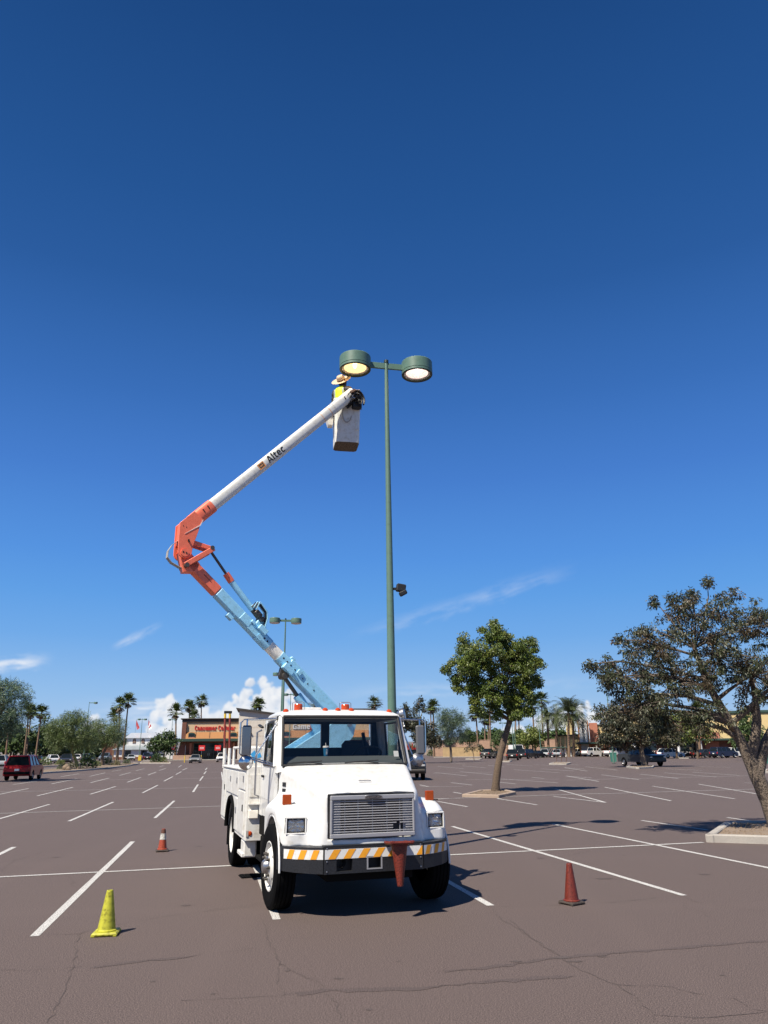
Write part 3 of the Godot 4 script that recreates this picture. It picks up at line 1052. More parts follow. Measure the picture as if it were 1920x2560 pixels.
func hood_field(p: Vector3) -> float:
	var x := absf(p.x)
	var y := p.y
	var z := p.z
	var t := clampf((z + 0.55) / 1.42, 0, 1)
	var low := clampf((1.40 - y) / 0.6, 0, 1)
	var w := 0.955 - 0.335 * t + 0.075 * low * low * t
	var u := x / w
	var top := 1.745 - 0.325 * pow(t, 1.12) - 0.022 * u * u
	var nose := smax(smax(x - w, y - top, 0.085), z - 0.872 + 0.06 * u * u, 0.09)
	var ft := 1.275 - 0.13 * smoothstep(0.15, 0.70, z) - 0.03 * smoothstep(-0.2, -0.6, z)
	var fen := smax(smax(x - 1.135 + 0.05 * smoothstep(0.35, 0.66, z), y - ft, 0.16), z - 0.645 + 0.10 * maxf(0.0, x - 0.9), 0.12)
	fen = maxf(fen, 0.45 - x)
	var d := smin(nose, fen, 0.17)
	d = maxf(d, 0.795 - y)
	d = maxf(d, -0.60 - z)
	var arch := maxf(Vector2(y - 0.50, z).length() - 0.615, 0.60 - x)
	d = smax(d, -arch, 0.03)
	var grille := maxf(maxf(x - 0.566, absf(y - 1.132) - 0.262), 0.80 - z)
	d = maxf(d, -grille)
	var lamp := maxf(maxf(absf(x - 0.925) - 0.128, absf(y - 1.03) - 0.095), 0.50 - z)
	return maxf(d, -lamp)

func build_truck() -> void:
	truck = thing("bucket_truck", "white bucket truck with blue and orange boom raised beside the tall lamp", "truck", Vector3(-0.44, 0, -10.83), deg_to_rad(17.5))
	var t := truck
	var b := B.new()
	nets(b, hood_field, Vector3(-1.23, 0.73, -0.67), Vector3(1.23, 1.83, 0.96), 0.022)
	var hood := part("hood", b, M.truck_white, t)
	b = B.new()
	b.box(Vector3(0, 0.60, 0.1), Vector3(1.1, 0.42, 1.3))
	part("chassis", b, M.chassis, t)
	# latch, scratch handle and side badges on the hood
	b = B.new()
	b.cbox(Vector3(0.0, 1.535, 0.50), Vector3(0.17, 0.012, 0.02), 0.004)
	part("hood_handle", b, M.steel, hood)
	for y in [[1.475, 0.06], [1.40, 0.045]]:
		b = B.new()
		var bx := -1.1
		while bx < -0.5 and hood_field(Vector3(bx, y[0], -0.36)) > 0.0:
			bx += 0.002
		b.box(Vector3(bx - 0.002, y[0], -0.36), Vector3(0.012, y[1] * 0.9, 0.11), Basis(Vector3.UP, 0.24))
		part("side_badge", b, M.black, hood)
	build_front(t)
	build_cab(t)
	build_body(t)
	build_wheels(t)
	build_mirrors(t)

func build_front(t: Node3D) -> void:
	var g := Node3D.new()
	g.name = "grille"
	t.add_child(g)
	var z := 0.868
	var b := B.new()
	b.box(Vector3(0, 1.13, 0.806), Vector3(1.14, 0.53, 0.01))
	part("grille_backing", b, M.black, g)
	for s in [-1.0, 1.0]:
		pure("radiator_guard", Vector3(s * 0.475, 1.13, 0.822), Vector3(0.13, 0.40, 0.012), M.grille_silver, g)
	# surround: four bars
	for f in [[Vector3(0, 1.352, z), Vector3(1.10, 0.052, 0.05)], [Vector3(0, 0.912, z + 0.004), Vector3(1.10, 0.052, 0.05)], [Vector3(-0.536, 1.132, z), Vector3(0.028, 0.388, 0.05)], [Vector3(0.536, 1.132, z), Vector3(0.028, 0.388, 0.05)]]:
		pure("grille_frame", f[0], f[1], M.grille_silver, g, 0.008)
	for i in 13:
		var y := 0.957 + i * 0.0292
		var spans := [[-0.522, 0.522]]
		if i in [1, 2, 3]:
			spans = [[-0.522, 0.265], [0.43, 0.522]] if i < 3 else [[-0.522, 0.31], [0.355, 0.522]]
		for sp in spans:
			var lb := B.new()
			var cx: float = (sp[0] + sp[1]) * 0.5
			lb.cbox(Vector3(cx, y, z + 0.004), Vector3(sp[1] - sp[0], 0.0125, 0.014), 0.004)
			part("grille_bar", lb, M.grille_silver, g)
	for x in [-0.36, -0.19, 0.0, 0.19, 0.36]:
		pure("grille_upright", Vector3(x, 1.132, z - 0.02), Vector3(0.010, 0.385, 0.012), M.grille_silver, g)
	b = B.new()
	var oval := []
	for i in 24:
		var a := TAU * i / 24
		oval.append(Vector2(signf(cos(a)) * pow(absf(cos(a)), 0.6) * 0.115, signf(sin(a)) * pow(absf(sin(a)), 0.8) * 0.026))
	b.prism(oval, Transform3D(Basis(), Vector3(0.0, 1.353, z + 0.033)), 0.014, 0.003)
	var badge := part("badge", b, M.steel, g)
	b = B.new()
	var small := []
	for p in oval:
		small.append(p * Vector2(0.93, 0.82))
	b.prism(small, Transform3D(Basis(), Vector3(0.0, 1.353, z + 0.042)), 0.003)
	part("badge_field", b, M.black, badge)
	words("badge_letters", "FREIGHTLINER", 0.033, M.chrome, badge, Transform3D(Basis(), Vector3(0, 1.353, z + 0.045)), true, "Droid Sans", 0.002)
	# headlamps
	for s in [-1.0, 1.0]:
		var hl := Node3D.new()
		hl.name = "headlight"
		t.add_child(hl, true)
		hl.position = Vector3(s * 0.925, 1.03, 0.615)
		hl.rotation.y = s * 0.14
		b = B.new()
		for f in [[Vector3(0, 0.092, 0), Vector3(0.26, 0.018, 0.05)], [Vector3(0, -0.092, 0), Vector3(0.26, 0.018, 0.05)], [Vector3(-0.121, 0, 0), Vector3(0.018, 0.166, 0.05)], [Vector3(0.121, 0, 0), Vector3(0.018, 0.166, 0.05)]]:
			b.cbox(f[0], f[1], 0.004)
		part("bezel", b, M.truck_white, hl)
		b = B.new()
		for f in [[Vector3(0, 0.076, -0.004), Vector3(0.218, 0.012, 0.03)], [Vector3(0, -0.076, -0.004), Vector3(0.218, 0.012, 0.03)], [Vector3(-0.106, 0, -0.004), Vector3(0.012, 0.14, 0.03)], [Vector3(0.106, 0, -0.004), Vector3(0.012, 0.14, 0.03)]]:
			b.box(f[0], f[1])
		part("retaining_ring", b, M.chassis, hl)
		b = B.new()
		# parabolic reflector
		var rings := []
		for i in 6:
			var q := i / 5.0
			var ring := []
			for k in 20:
				var a := TAU * k / 20
				var sq := 1.0 / maxf(pow(pow(absf(cos(a)), 5.0) + pow(absf(sin(a)), 5.0), 0.2), 0.5)
				ring.append(Vector3(cos(a) * 0.098 * sq * (0.2 + 0.8 * q), sin(a) * 0.070 * sq * (0.2 + 0.8 * q), -0.075 + 0.070 * q * q))
			rings.append(ring)
		b.loft(rings, true, true, false)
		part("reflector", b, M.chrome, hl)
		b = B.new()
		b.tube([Vector3(0, 0, -0.075), Vector3(0, 0, -0.03)], [0.016, 0.010], 10)
		part("bulb", b, M.white_plastic, hl)
		b = B.new()
		b.cbox(Vector3(0, 0, 0.004), Vector3(0.20, 0.142, 0.008), 0.003)
		part("lens", b, M.clear_lens, hl)
		# turn signal on top of the fender
		var ts := Node3D.new()
		ts.name = "turn_signal"
		t.add_child(ts, true)
		ts.position = Vector3(s * 0.985, 1.315, 0.27)
		b = B.new()
		b.cbox(Vector3(0, 0, 0), Vector3(0.115, 0.125, 0.05), 0.008)
		part("lens", b, M.amber_dark, ts)
		b = B.new()
		b.cbox(Vector3(0, -0.072, -0.01), Vector3(0.09, 0.03, 0.05), 0.006)
		b.tube([Vector3(0.03, -0.06, 0.0), Vector3(0.12, -0.055, 0.01)], [0.008], 6)
		part("bracket", b, M.chassis, ts)
	# bumper: centre and two swept ends
	var bp := Node3D.new()
	bp.name = "bumper"
	t.add_child(bp)
	var body := CSGBox3D.new()
	body.name = "centre_panel"
	body.size = Vector3(1.27, 0.30, 0.06)
	body.material = M.bumper_black
	for hole in [[-0.38, 0.60, 0.20, 0.15], [0.0, 0.605, 0.16, 0.115]]:
		var cut := CSGBox3D.new()
		cut.name = "opening"
		cut.operation = CSGShape3D.OPERATION_SUBTRACTION
		cut.size = Vector3(hole[2], hole[3], 0.2)
		cut.position = Vector3(hole[0], hole[1] - 0.65, 0)
		cut.material = M.bumper_black
		body.add_child(cut, true)
	bp.add_child(body)
	body.position = Vector3(0, 0.65, 0.90)
	b = B.new()
	b.box(Vector3(0, 0.65, 0.80), Vector3(1.2, 0.26, 0.02))
	part("bumper_backing", b, M.black, bp)
	b = B.new()
	b.cbox(Vector3(0, 0.808, 0.80), Vector3(1.27, 0.016, 0.25), 0.004)
	part("top_flange", b, M.bumper_black, bp)
	b = B.new()
	var val := [Vector2(-1.08, 0.45), Vector2(1.08, 0.45), Vector2(1.10, 0.49), Vector2(1.04, 0.62), Vector2(0.92, 0.74), Vector2(0.78, 0.83), Vector2(0.62, 0.88), Vector2(-0.62, 0.88), Vector2(-0.78, 0.83), Vector2(-0.92, 0.74), Vector2(-1.04, 0.62), Vector2(-1.10, 0.49)]
	b.prism(val, Transform3D(Basis(Vector3(1, 0, 0), Vector3(0, 0, 1), Vector3(0, 1, 0)), Vector3(0, 0.781, 0)), 0.012)
	part("valance", b, M.black, bp)
	b = B.new()
	b.tube([Vector3(-0.37, 0.67, 0.86), Vector3(-0.37, 0.60, 0.875), Vector3(-0.40, 0.56, 0.88), Vector3(-0.43, 0.575, 0.88)], [0.02, 0.02, 0.018, 0.014], 8)
	part("tow_hook", b, M.chassis, bp)
	# bare steel edge round the middle opening
	for f in [[Vector3(0, 0.671, 0.932), Vector3(0.20, 0.016, 0.005)], [Vector3(0, 0.539, 0.932), Vector3(0.20, 0.014, 0.005)], [Vector3(-0.09, 0.605, 0.932), Vector3(0.018, 0.116, 0.005)], [Vector3(0.09, 0.605, 0.932), Vector3(0.018, 0.116, 0.005)]]:
		pure("worn_edge", f[0], f[1], M.grille_silver, bp)
	for s in [-1.0, 1.0]:
		var e := Node3D.new()
		e.name = "bumper_end"
		bp.add_child(e, true)
		var path := [Vector2(0.645, 0.928), Vector2(0.80, 0.86), Vector2(0.95, 0.76), Vector2(1.07, 0.63), Vector2(1.135, 0.49)]
		b = B.new()
		var tape := B.new()
		for i in 4:
			var p := Vector3(s * path[i].x, 0, path[i].y)
			var q := Vector3(s * path[i + 1].x, 0, path[i + 1].y)
			var mid := (p + q) * 0.5 + Vector3(-s * 0.3, 0.65, -0.4)
			var inn := Vector3(-s * 0.03, 0, -0.04)
			var rise0 := 0.012 * i / 4.0
			var rise1 := 0.012 * (i + 1) / 4.0
			b.quad_o(p + Vector3(0, 0.505 + rise0 * 2, 0), q + Vector3(0, 0.505 + rise1 * 2, 0), q + Vector3(0, 0.80, 0), p + Vector3(0, 0.80, 0), mid)
			b.quad_o(p + Vector3(0, 0.80, 0), q + Vector3(0, 0.80, 0), q + inn * 3 + Vector3(0, 0.80, 0), p + inn * 3 + Vector3(0, 0.80, 0), mid)
			b.quad_o(p + Vector3(0, 0.505 + rise0 * 2, 0), q + Vector3(0, 0.505 + rise1 * 2, 0), q + inn * 2 + Vector3(0, 0.505, 0), p + inn * 2 + Vector3(0, 0.505, 0), mid)
			var out := (p - mid)
			out = Vector3(q.z - p.z, 0, -(q.x - p.x)).normalized() * 0.003
			if out.dot(p - mid) < 0:
				out = -out
			if i < 3:
				tape.quad_o(p + out + Vector3(0, 0.665, 0), q + out + Vector3(0, 0.665, 0), q + out + Vector3(0, 0.772, 0), p + out + Vector3(0, 0.772, 0), mid)
		part("end_panel", b, M.bumper_black, e)
		part("tape_strip", tape, M.tape_white, e)
		# slanted yellow bars on the tape
		for k in 3:
			var u0 := 0.09 + 0.30 * k
			var yb := B.new()
			var pts := []
			for c in [[u0, 0.667], [u0 + 0.145, 0.667], [u0 + 0.225, 0.770], [u0 + 0.08, 0.770]]:
				# from the outer end inwards on the near side, so that all bars lean one way
				var f := clampf(c[0], 0.0, 1.0) * 3.0
				if s > 0:
					f = clampf(c[0] - 0.05, 0.0, 1.0) * 3.0
				else:
					f = clampf(1.0 - c[0], 0.0, 1.0) * 3.0
				var i := mini(int(f), 2)
				var pp: Vector2 = path[i].lerp(path[i + 1], f - i)
				var dd: Vector2 = (path[i + 1] - path[i]).normalized()
				pts.append(Vector3(s * (pp.x - dd.y * 0.006), c[1], pp.y + dd.x * 0.006))
			yb.quad_o(pts[0], pts[1], pts[2], pts[3], Vector3(0, 0.7, 0))
			part("warning_bar", yb, M.tape_yellow, e)
	for bx in [-0.60, 0.60]:
		for by in [0.53, 0.64, 0.785]:
			b = B.new()
			b.lathe([Vector2(0.010, 0), Vector2(0.009, 0.006), Vector2(0, 0.007)], Transform3D(Basis(Vector3.RIGHT, PI / 2), Vector3(bx, by, 0.9335)), 8)
			part("bumper_bolt", b, M.steel, bp)
	b = B.new()
	b.box(Vector3(0, 0.7185, 0.9325), Vector3(1.25, 0.107, 0.004))
	part("tape_strip", b, M.tape_white, bp)
	for k in 7:
		var x0 := -0.585 + k * 0.188
		if k == 5:
			continue
		b = B.new()
		var zz := 0.9375
		var xe := minf(x0 + 0.16, 0.625)
		b.quad_o(Vector3(x0, 0.667, zz), Vector3(minf(x0 + 0.09, 0.62), 0.667, zz), Vector3(xe, 0.770, zz), Vector3(minf(x0 + 0.07, 0.62), 0.770, zz), Vector3(0, 0.7, 0))
		part("warning_bar", b, M.tape_yellow, bp)

func cab_ring(y: float) -> Array:
	return []

func panel(b: B, p: Vector3, q: Vector3, r: Vector3, s: Vector3, thick: float, inside: Vector3) -> void:
	# a slab from four corners, thickness inwards
	var nn := (r - p).cross(q - s).normalized()
	if nn.dot((p + q + r + s) / 4.0 - inside) < 0:
		nn = -nn
	var i := -nn * thick
	var mid := (p + q + r + s) / 4.0 + i * 0.5
	b.quad_o(p, q, r, s, mid)
	b.quad_o(p + i, q + i, r + i, s + i, mid)
	var k := [p, q, r, s]
	for e in 4:
		b.quad_o(k[e], k[(e + 1) % 4], k[(e + 1) % 4] + i, k[e] + i, mid)

func build_cab(t: Node3D) -> void:
	var cab := Node3D.new()
	cab.name = "cab"
	t.add_child(cab)
	var mid := Vector3(0, 1.8, -1.3)
	# roof: a crowned shell
	var rings := []
	for zz in [[-0.765, -0.045, 0.0], [-0.80, 0.0, 0.0], [-0.95, 0.045, 0.0], [-1.40, 0.065, 0.0], [-1.85, 0.05, 0.0], [-1.99, 0.02, 0.0], [-2.035, -0.04, 0.0]]:
		var ring := []
		for k in 15:
			var a := PI * k / 14.0
			var x := -cos(a)
			var xs := signf(x) * pow(absf(x), 0.55) * 0.925
			var ys := pow(sin(a), 0.45)
			ring.append(Vector3(xs, 2.40 + (0.045 + zz[1]) * ys + 0.02 * ys, zz[0]))
		for k in 15:
			var x := lerpf(0.86, -0.86, k / 14.0)
			ring.append(Vector3(x, 2.385 + (zz[1] + 0.02) * 0.6 * sin(PI * k / 14.0), clampf(zz[0], -1.99, -0.80)))
		rings.append(ring)
	var b := B.new()
	b.loft(rings, true, true, true)
	var roof := part("roof", b, M.truck_white, cab)
	b = B.new()
	b.cbox(Vector3(0, 2.395, -0.765), Vector3(1.82, 0.05, 0.05), 0.015, Basis(Vector3.RIGHT, -0.35))
	part("roof_header", b, M.truck_white, roof)
	for s in [-1.0, 1.0]:
		# windscreen pillar, sill panel, door, rear quarter
		b = B.new()
		b.loft([[Vector3(s * 0.93, 1.64, -0.475), Vector3(s * 1.005, 1.62, -0.51), Vector3(s * 1.005, 1.62, -0.63), Vector3(s * 0.93, 1.64, -0.60)], [Vector3(s * 0.925, 1.74, -0.495), Vector3(s * 0.995, 1.73, -0.53), Vector3(s * 0.995, 1.73, -0.65), Vector3(s * 0.925, 1.74, -0.62)], [Vector3(s * 0.885, 2.41, -0.765), Vector3(s * 0.945, 2.40, -0.80), Vector3(s * 0.945, 2.40, -0.90), Vector3(s * 0.885, 2.41, -0.87)]], true, false, true)
		part("windscreen_pillar", b, M.truck_white, cab)
		b = B.new()
		panel(b, Vector3(s * 1.01, 0.98, -0.618), Vector3(s * 1.01, 1.66, -0.618), Vector3(s * 1.01, 1.66, -0.655), Vector3(s * 1.01, 0.98, -0.655), 0.05, mid)
		part("cowl_side", b, M.truck_white, cab)
		var door := Node3D.new()
		door.name = "door"
		cab.add_child(door, true)
		b = B.new()
		panel(b, Vector3(s * 1.02, 1.24, -0.665), Vector3(s * 1.005, 1.70, -0.665), Vector3(s * 1.005, 1.70, -1.74), Vector3(s * 1.02, 1.24, -1.74), 0.06, mid)
		panel(b, Vector3(s * 0.985, 0.98, -0.72), Vector3(s * 1.02, 1.236, -0.665), Vector3(s * 1.02, 1.236, -1.74), Vector3(s * 0.985, 0.98, -1.74), 0.06, mid)
		part("door_panel", b, M.truck_white, door)
		b = B.new()
		for f in [[Vector3(s * 1.0, 1.70, -0.68), Vector3(s * 0.955, 2.38, -0.93), 0.05], [Vector3(s * 1.0, 1.70, -1.72), Vector3(s * 0.945, 2.38, -1.72), 0.05], [Vector3(s * 0.952, 2.37, -0.92), Vector3(s * 0.945, 2.37, -1.74), 0.045]]:
			b.tube([f[0], f[1]], [f[2] * 0.6], 6)
		part("window_frame", b, M.truck_white, door)
		b = B.new()
		for f in [[Vector3(s * 1.008, 1.72, -0.76), Vector3(s * 0.972, 2.32, -0.98)], [Vector3(s * 1.008, 1.72, -1.67), Vector3(s * 0.965, 2.32, -1.67)], [Vector3(s * 0.970, 2.325, -0.98), Vector3(s * 0.965, 2.325, -1.67)], [Vector3(s * 1.010, 1.715, -0.76), Vector3(s * 1.010, 1.715, -1.67)], [Vector3(s * 1.008, 1.72, -1.00), Vector3(s * 0.972, 2.32, -1.06)]]:
			b.tube([f[0], f[1]], [0.017], 6)
		part("window_gasket", b, M.gasket, door)
		b = B.new()
		b.quad_o(Vector3(s * 1.0, 1.71, -0.74), Vector3(s * 1.0, 1.71, -1.69), Vector3(s * 0.955, 2.34, -1.69), Vector3(s * 0.955, 2.34, -0.97), mid)
		part("side_window", b, M.glass, door)
		b = B.new()
		b.cbox(Vector3(s * 1.028, 1.55, -1.62), Vector3(0.03, 0.035, 0.13), 0.008)
		part("door_handle", b, M.black, door)
		b = B.new()
		panel(b, Vector3(s * 1.005, 0.98, -1.755), Vector3(s * 1.005, 1.68, -1.755), Vector3(s * 1.005, 1.68, -2.035), Vector3(s * 1.005, 0.98, -2.035), 0.05, mid)
		panel(b, Vector3(s * 1.002, 1.682, -1.755), Vector3(s * 0.945, 2.40, -1.755), Vector3(s * 0.945, 2.40, -2.035), Vector3(s * 1.002, 1.682, -2.035), 0.05, mid)
		part("rear_quarter", b, M.truck_white, cab)
		# step and tank under the door
		b = B.new()
		b.cbox(Vector3(s * 0.83, 0.56, -1.30), Vector3(0.34, 0.30, 1.05), 0.03)
		b.cbox(Vector3(s * 0.95, 0.40, -1.30), Vector3(0.22, 0.05, 1.10), 0.01)
		part("step_box", b, M.chassis, cab)
		b = B.new()
		b.box(Vector3(s * 0.90, 0.84, -1.33), Vector3(0.18, 0.28, 1.40))
		part("cab_sill", b, M.chassis, cab)
	# back wall with two windows: outside white, inside dark
	var holes := [[-0.97, -0.67, 1.96, 2.33], [-0.04, 0.105, 1.96, 2.33], [0.815, 0.97, 1.96, 2.33], [-0.97, 0.97, 0.98, 1.96], [-0.95, 0.95, 2.33, 2.40]]
	b = B.new()
	var inner := B.new()
	for h in holes:
		b.box(Vector3((h[0] + h[1]) * 0.5, (h[2] + h[3]) * 0.5, -2.015), Vector3(h[1] - h[0], h[3] - h[2], 0.03))
		inner.box(Vector3((h[0] + h[1]) * 0.5, (h[2] + h[3]) * 0.5, -1.98), Vector3(h[1] - h[0] - 0.02, h[3] - h[2], 0.03))
	part("back_wall", b, M.truck_white, cab)
	part("back_lining", inner, M.interior, cab)
	for wx in [[-0.67, -0.04], [0.105, 0.815]]:
		b = B.new()
		b.box(Vector3((wx[0] + wx[1]) * 0.5, 2.145, -2.005), Vector3(wx[1] - wx[0], 0.37, 0.006))
		part("rear_window", b, M.clear_glass, cab)
	# windscreen
	var w0 := [Vector3(-0.925, 1.715, -0.497), Vector3(0.925, 1.715, -0.497), Vector3(0.885, 2.395, -0.757), Vector3(-0.885, 2.395, -0.757)]
	b = B.new()
	var rows := []
	for i in 2:
		var row := []
		for k in 13:
			var u := k / 12.0
			var bow := 0.055 * (1.0 - pow(2.0 * u - 1.0, 2.0))
			var lo: Vector3 = w0[0].lerp(w0[1], u)
			var hi: Vector3 = w0[3].lerp(w0[2], u)
			row.append((lo if i == 0 else hi) + Vector3(0, 0, bow))
		rows.append(row)
	var nw := Vector3(0, 0.357, 0.934)
	for k in 12:
		b.quad_n(rows[0][k], rows[0][k + 1], rows[1][k + 1], rows[1][k], nw, nw, nw, nw)
	part("windscreen", b, M.glass, cab)
	b = B.new()
	b.tube(rows[0], [0.022], 6)
	b.tube(rows[1], [0.026], 6)
	b.tube([rows[0][0], rows[1][0]], [0.022], 6)
	b.tube([rows[0][12], rows[1][12]], [0.022], 6)
	part("windscreen_gasket", b, M.gasket, cab)
	# black tray of wiper gear below the glass
	b = B.new()
	b.box(Vector3(0, 1.70, -0.53), Vector3(1.84, 0.03, 0.16))
	part("wiper_tray", b, M.black, cab)
	for s in [-0.42, 0.42]:
		b = B.new()
		b.tube([Vector3(s + 0.05, 1.735, -0.425), Vector3(s - 0.20, 1.765, -0.425), Vector3(s - 0.38, 1.755, -0.435)], [0.010, 0.008, 0.005], 6)
		b.tube([Vector3(s - 0.45, 1.745, -0.44), Vector3(s + 0.05, 1.775, -0.425)], [0.009], 6)
		part("wiper", b, M.black, cab)
	# inside
	b = B.new()
	b.prism([Vector2(-0.56, 1.70), Vector2(-0.60, 1.77), Vector2(-0.80, 1.835), Vector2(-0.98, 1.83), Vector2(-1.03, 1.76), Vector2(-0.98, 1.45), Vector2(-0.60, 1.45)], Transform3D(Basis(Vector3(0, 0, 1), Vector3(0, 1, 0), Vector3(-1, 0, 0)), Vector3.ZERO), 1.80, 0.01)
	part("dashboard", b, M.dash, cab)
	b = B.new()
	b.box(Vector3(0, 1.0, -1.25), Vector3(1.90, 0.05, 1.5))
	b.box(Vector3(0, 1.30, -0.70), Vector3(1.80, 0.65, 0.05))
	part("cab_floor", b, M.interior, cab)
	b = B.new()
	b.box(Vector3(0, 2.37, -1.40), Vector3(1.74, 0.015, 1.15))
	part("headliner", b, M.interior, cab)
	for sx in [[0.50, 0.46, 2.07], [-0.42, 0.85, 1.80]]:
		b = B.new()
		b.cbox(Vector3(sx[0], (sx[2] + 1.25) * 0.5, -1.78), Vector3(sx[1], sx[2] - 1.25, 0.16), 0.06, Basis(Vector3.RIGHT, -0.12))
		b.cbox(Vector3(sx[0], 1.33, -1.55), Vector3(sx[1], 0.18, 0.50), 0.05)
		part("seat", b, M.interior, cab)
	b = B.new()
	var wheel := []
	var sb := Transform3D(Basis(Vector3.RIGHT, deg_to_rad(55)), Vector3(0.50, 1.84, -1.13))
	for i in 25:
		var a := TAU * i / 24
		wheel.append(sb * Vector3(cos(a) * 0.225, sin(a) * 0.225, 0))
	b.tube(wheel, [0.014], 6, false)
	b.tube([sb * Vector3(-0.22, 0, 0), sb * Vector3(0.22, 0, 0)], [0.012], 6)
	b.tube([sb * Vector3(0, 0, 0), sb * Vector3(0, 0, -0.4)], [0.03], 8)
	part("steering_wheel", b, M.black, cab)
	b = B.new()
	b.box(Vector3(0.80, 1.86, -0.60), Vector3(0.075, 0.085, 0.003), Basis(Vector3.RIGHT, -0.35))
	part("permit_sticker", b, M.white_plastic, cab)
	# lights on the roof
	for x in [-0.82, -0.22, -0.02, 0.19, 0.80]:
		b = B.new()
		b.lathe([Vector2(0.05, 0), Vector2(0.05, 0.02), Vector2(0.042, 0.045), Vector2(0.022, 0.06), Vector2(0.0, 0.064)], Transform3D(Basis(Vector3(0.9, 0, 0), Vector3(0, 1, 0), Vector3(0, 0, 1.2)), Vector3(x, 2.475 - 0.03 * absf(x) * absf(x), -0.93)), 12)
		part("clearance_light", b, M.amber, roof)
	for x in [-0.62, 0.12]:
		var bc := Node3D.new()
		bc.name = "beacon"
		roof.add_child(bc, true)
		bc.position = Vector3(x + 0.02, 2.485, -1.10)
		bc.scale = Vector3.ONE * 0.76
		b = B.new()
		b.lathe([Vector2(0.085, 0.02), Vector2(0.085, 0.13), Vector2(0.075, 0.15), Vector2(0.0, 0.155)], Transform3D(), 16)
		part("dome", b, M.amber, bc)
		b = B.new()
		b.lathe([Vector2(0.095, -0.02), Vector2(0.095, 0.02), Vector2(0.0, 0.021)], Transform3D(), 16)
		part("mount", b, M.black, bc)
		b = B.new()
		b.tube([Vector3(-0.12, 0, 0), Vector3(-0.12, 0.17, 0), Vector3(-0.08, 0.19, 0), Vector3(0.08, 0.19, 0), Vector3(0.12, 0.17, 0), Vector3(0.12, 0, 0)], [0.007], 6)
		part("wire_guard", b, M.steel, bc)
	b = B.new()
	b.prism([Vector2(-0.26, 0), Vector2(0.26, 0), Vector2(0.16, 0.13), Vector2(-0.14, 0.13)], Transform3D(Basis(), Vector3(-0.24, 2.46, -1.88)), 0.08, 0.01)
	part("boom_rest", b, M.body_white, roof)
	# spot lamp on the driver's side
	var sp := Node3D.new()
	sp.name = "spot_lamp"
	cab.add_child(sp)
	sp.position = Vector3(1.06, 2.45, -0.95)
	sp.rotation.y = deg_to_rad(62)
	b = B.new()
	b.lathe([Vector2(0.0, -0.12), Vector2(0.05, -0.11), Vector2(0.09, -0.06), Vector2(0.10, 0.0), Vector2(0.092, 0.01)], Transform3D(Basis(Vector3.RIGHT, PI / 2 - 0.2) , Vector3.ZERO), 16)
	part("shell", b, M.steel, sp)
	b = B.new()
	b.lathe([Vector2(0.092, 0.005), Vector2(0.0, 0.02)], Transform3D(Basis(Vector3.RIGHT, PI / 2 - 0.2), Vector3.ZERO), 16)
	part("lens", b, M.reflector, sp)
	b = B.new()
	b.tube([Vector3(-0.02, -0.05, -0.03), Vector3(-0.10, -0.14, 0.0), Vector3(-0.13, -0.20, 0.02)], [0.012], 6)
	part("stem", b, M.steel, sp)

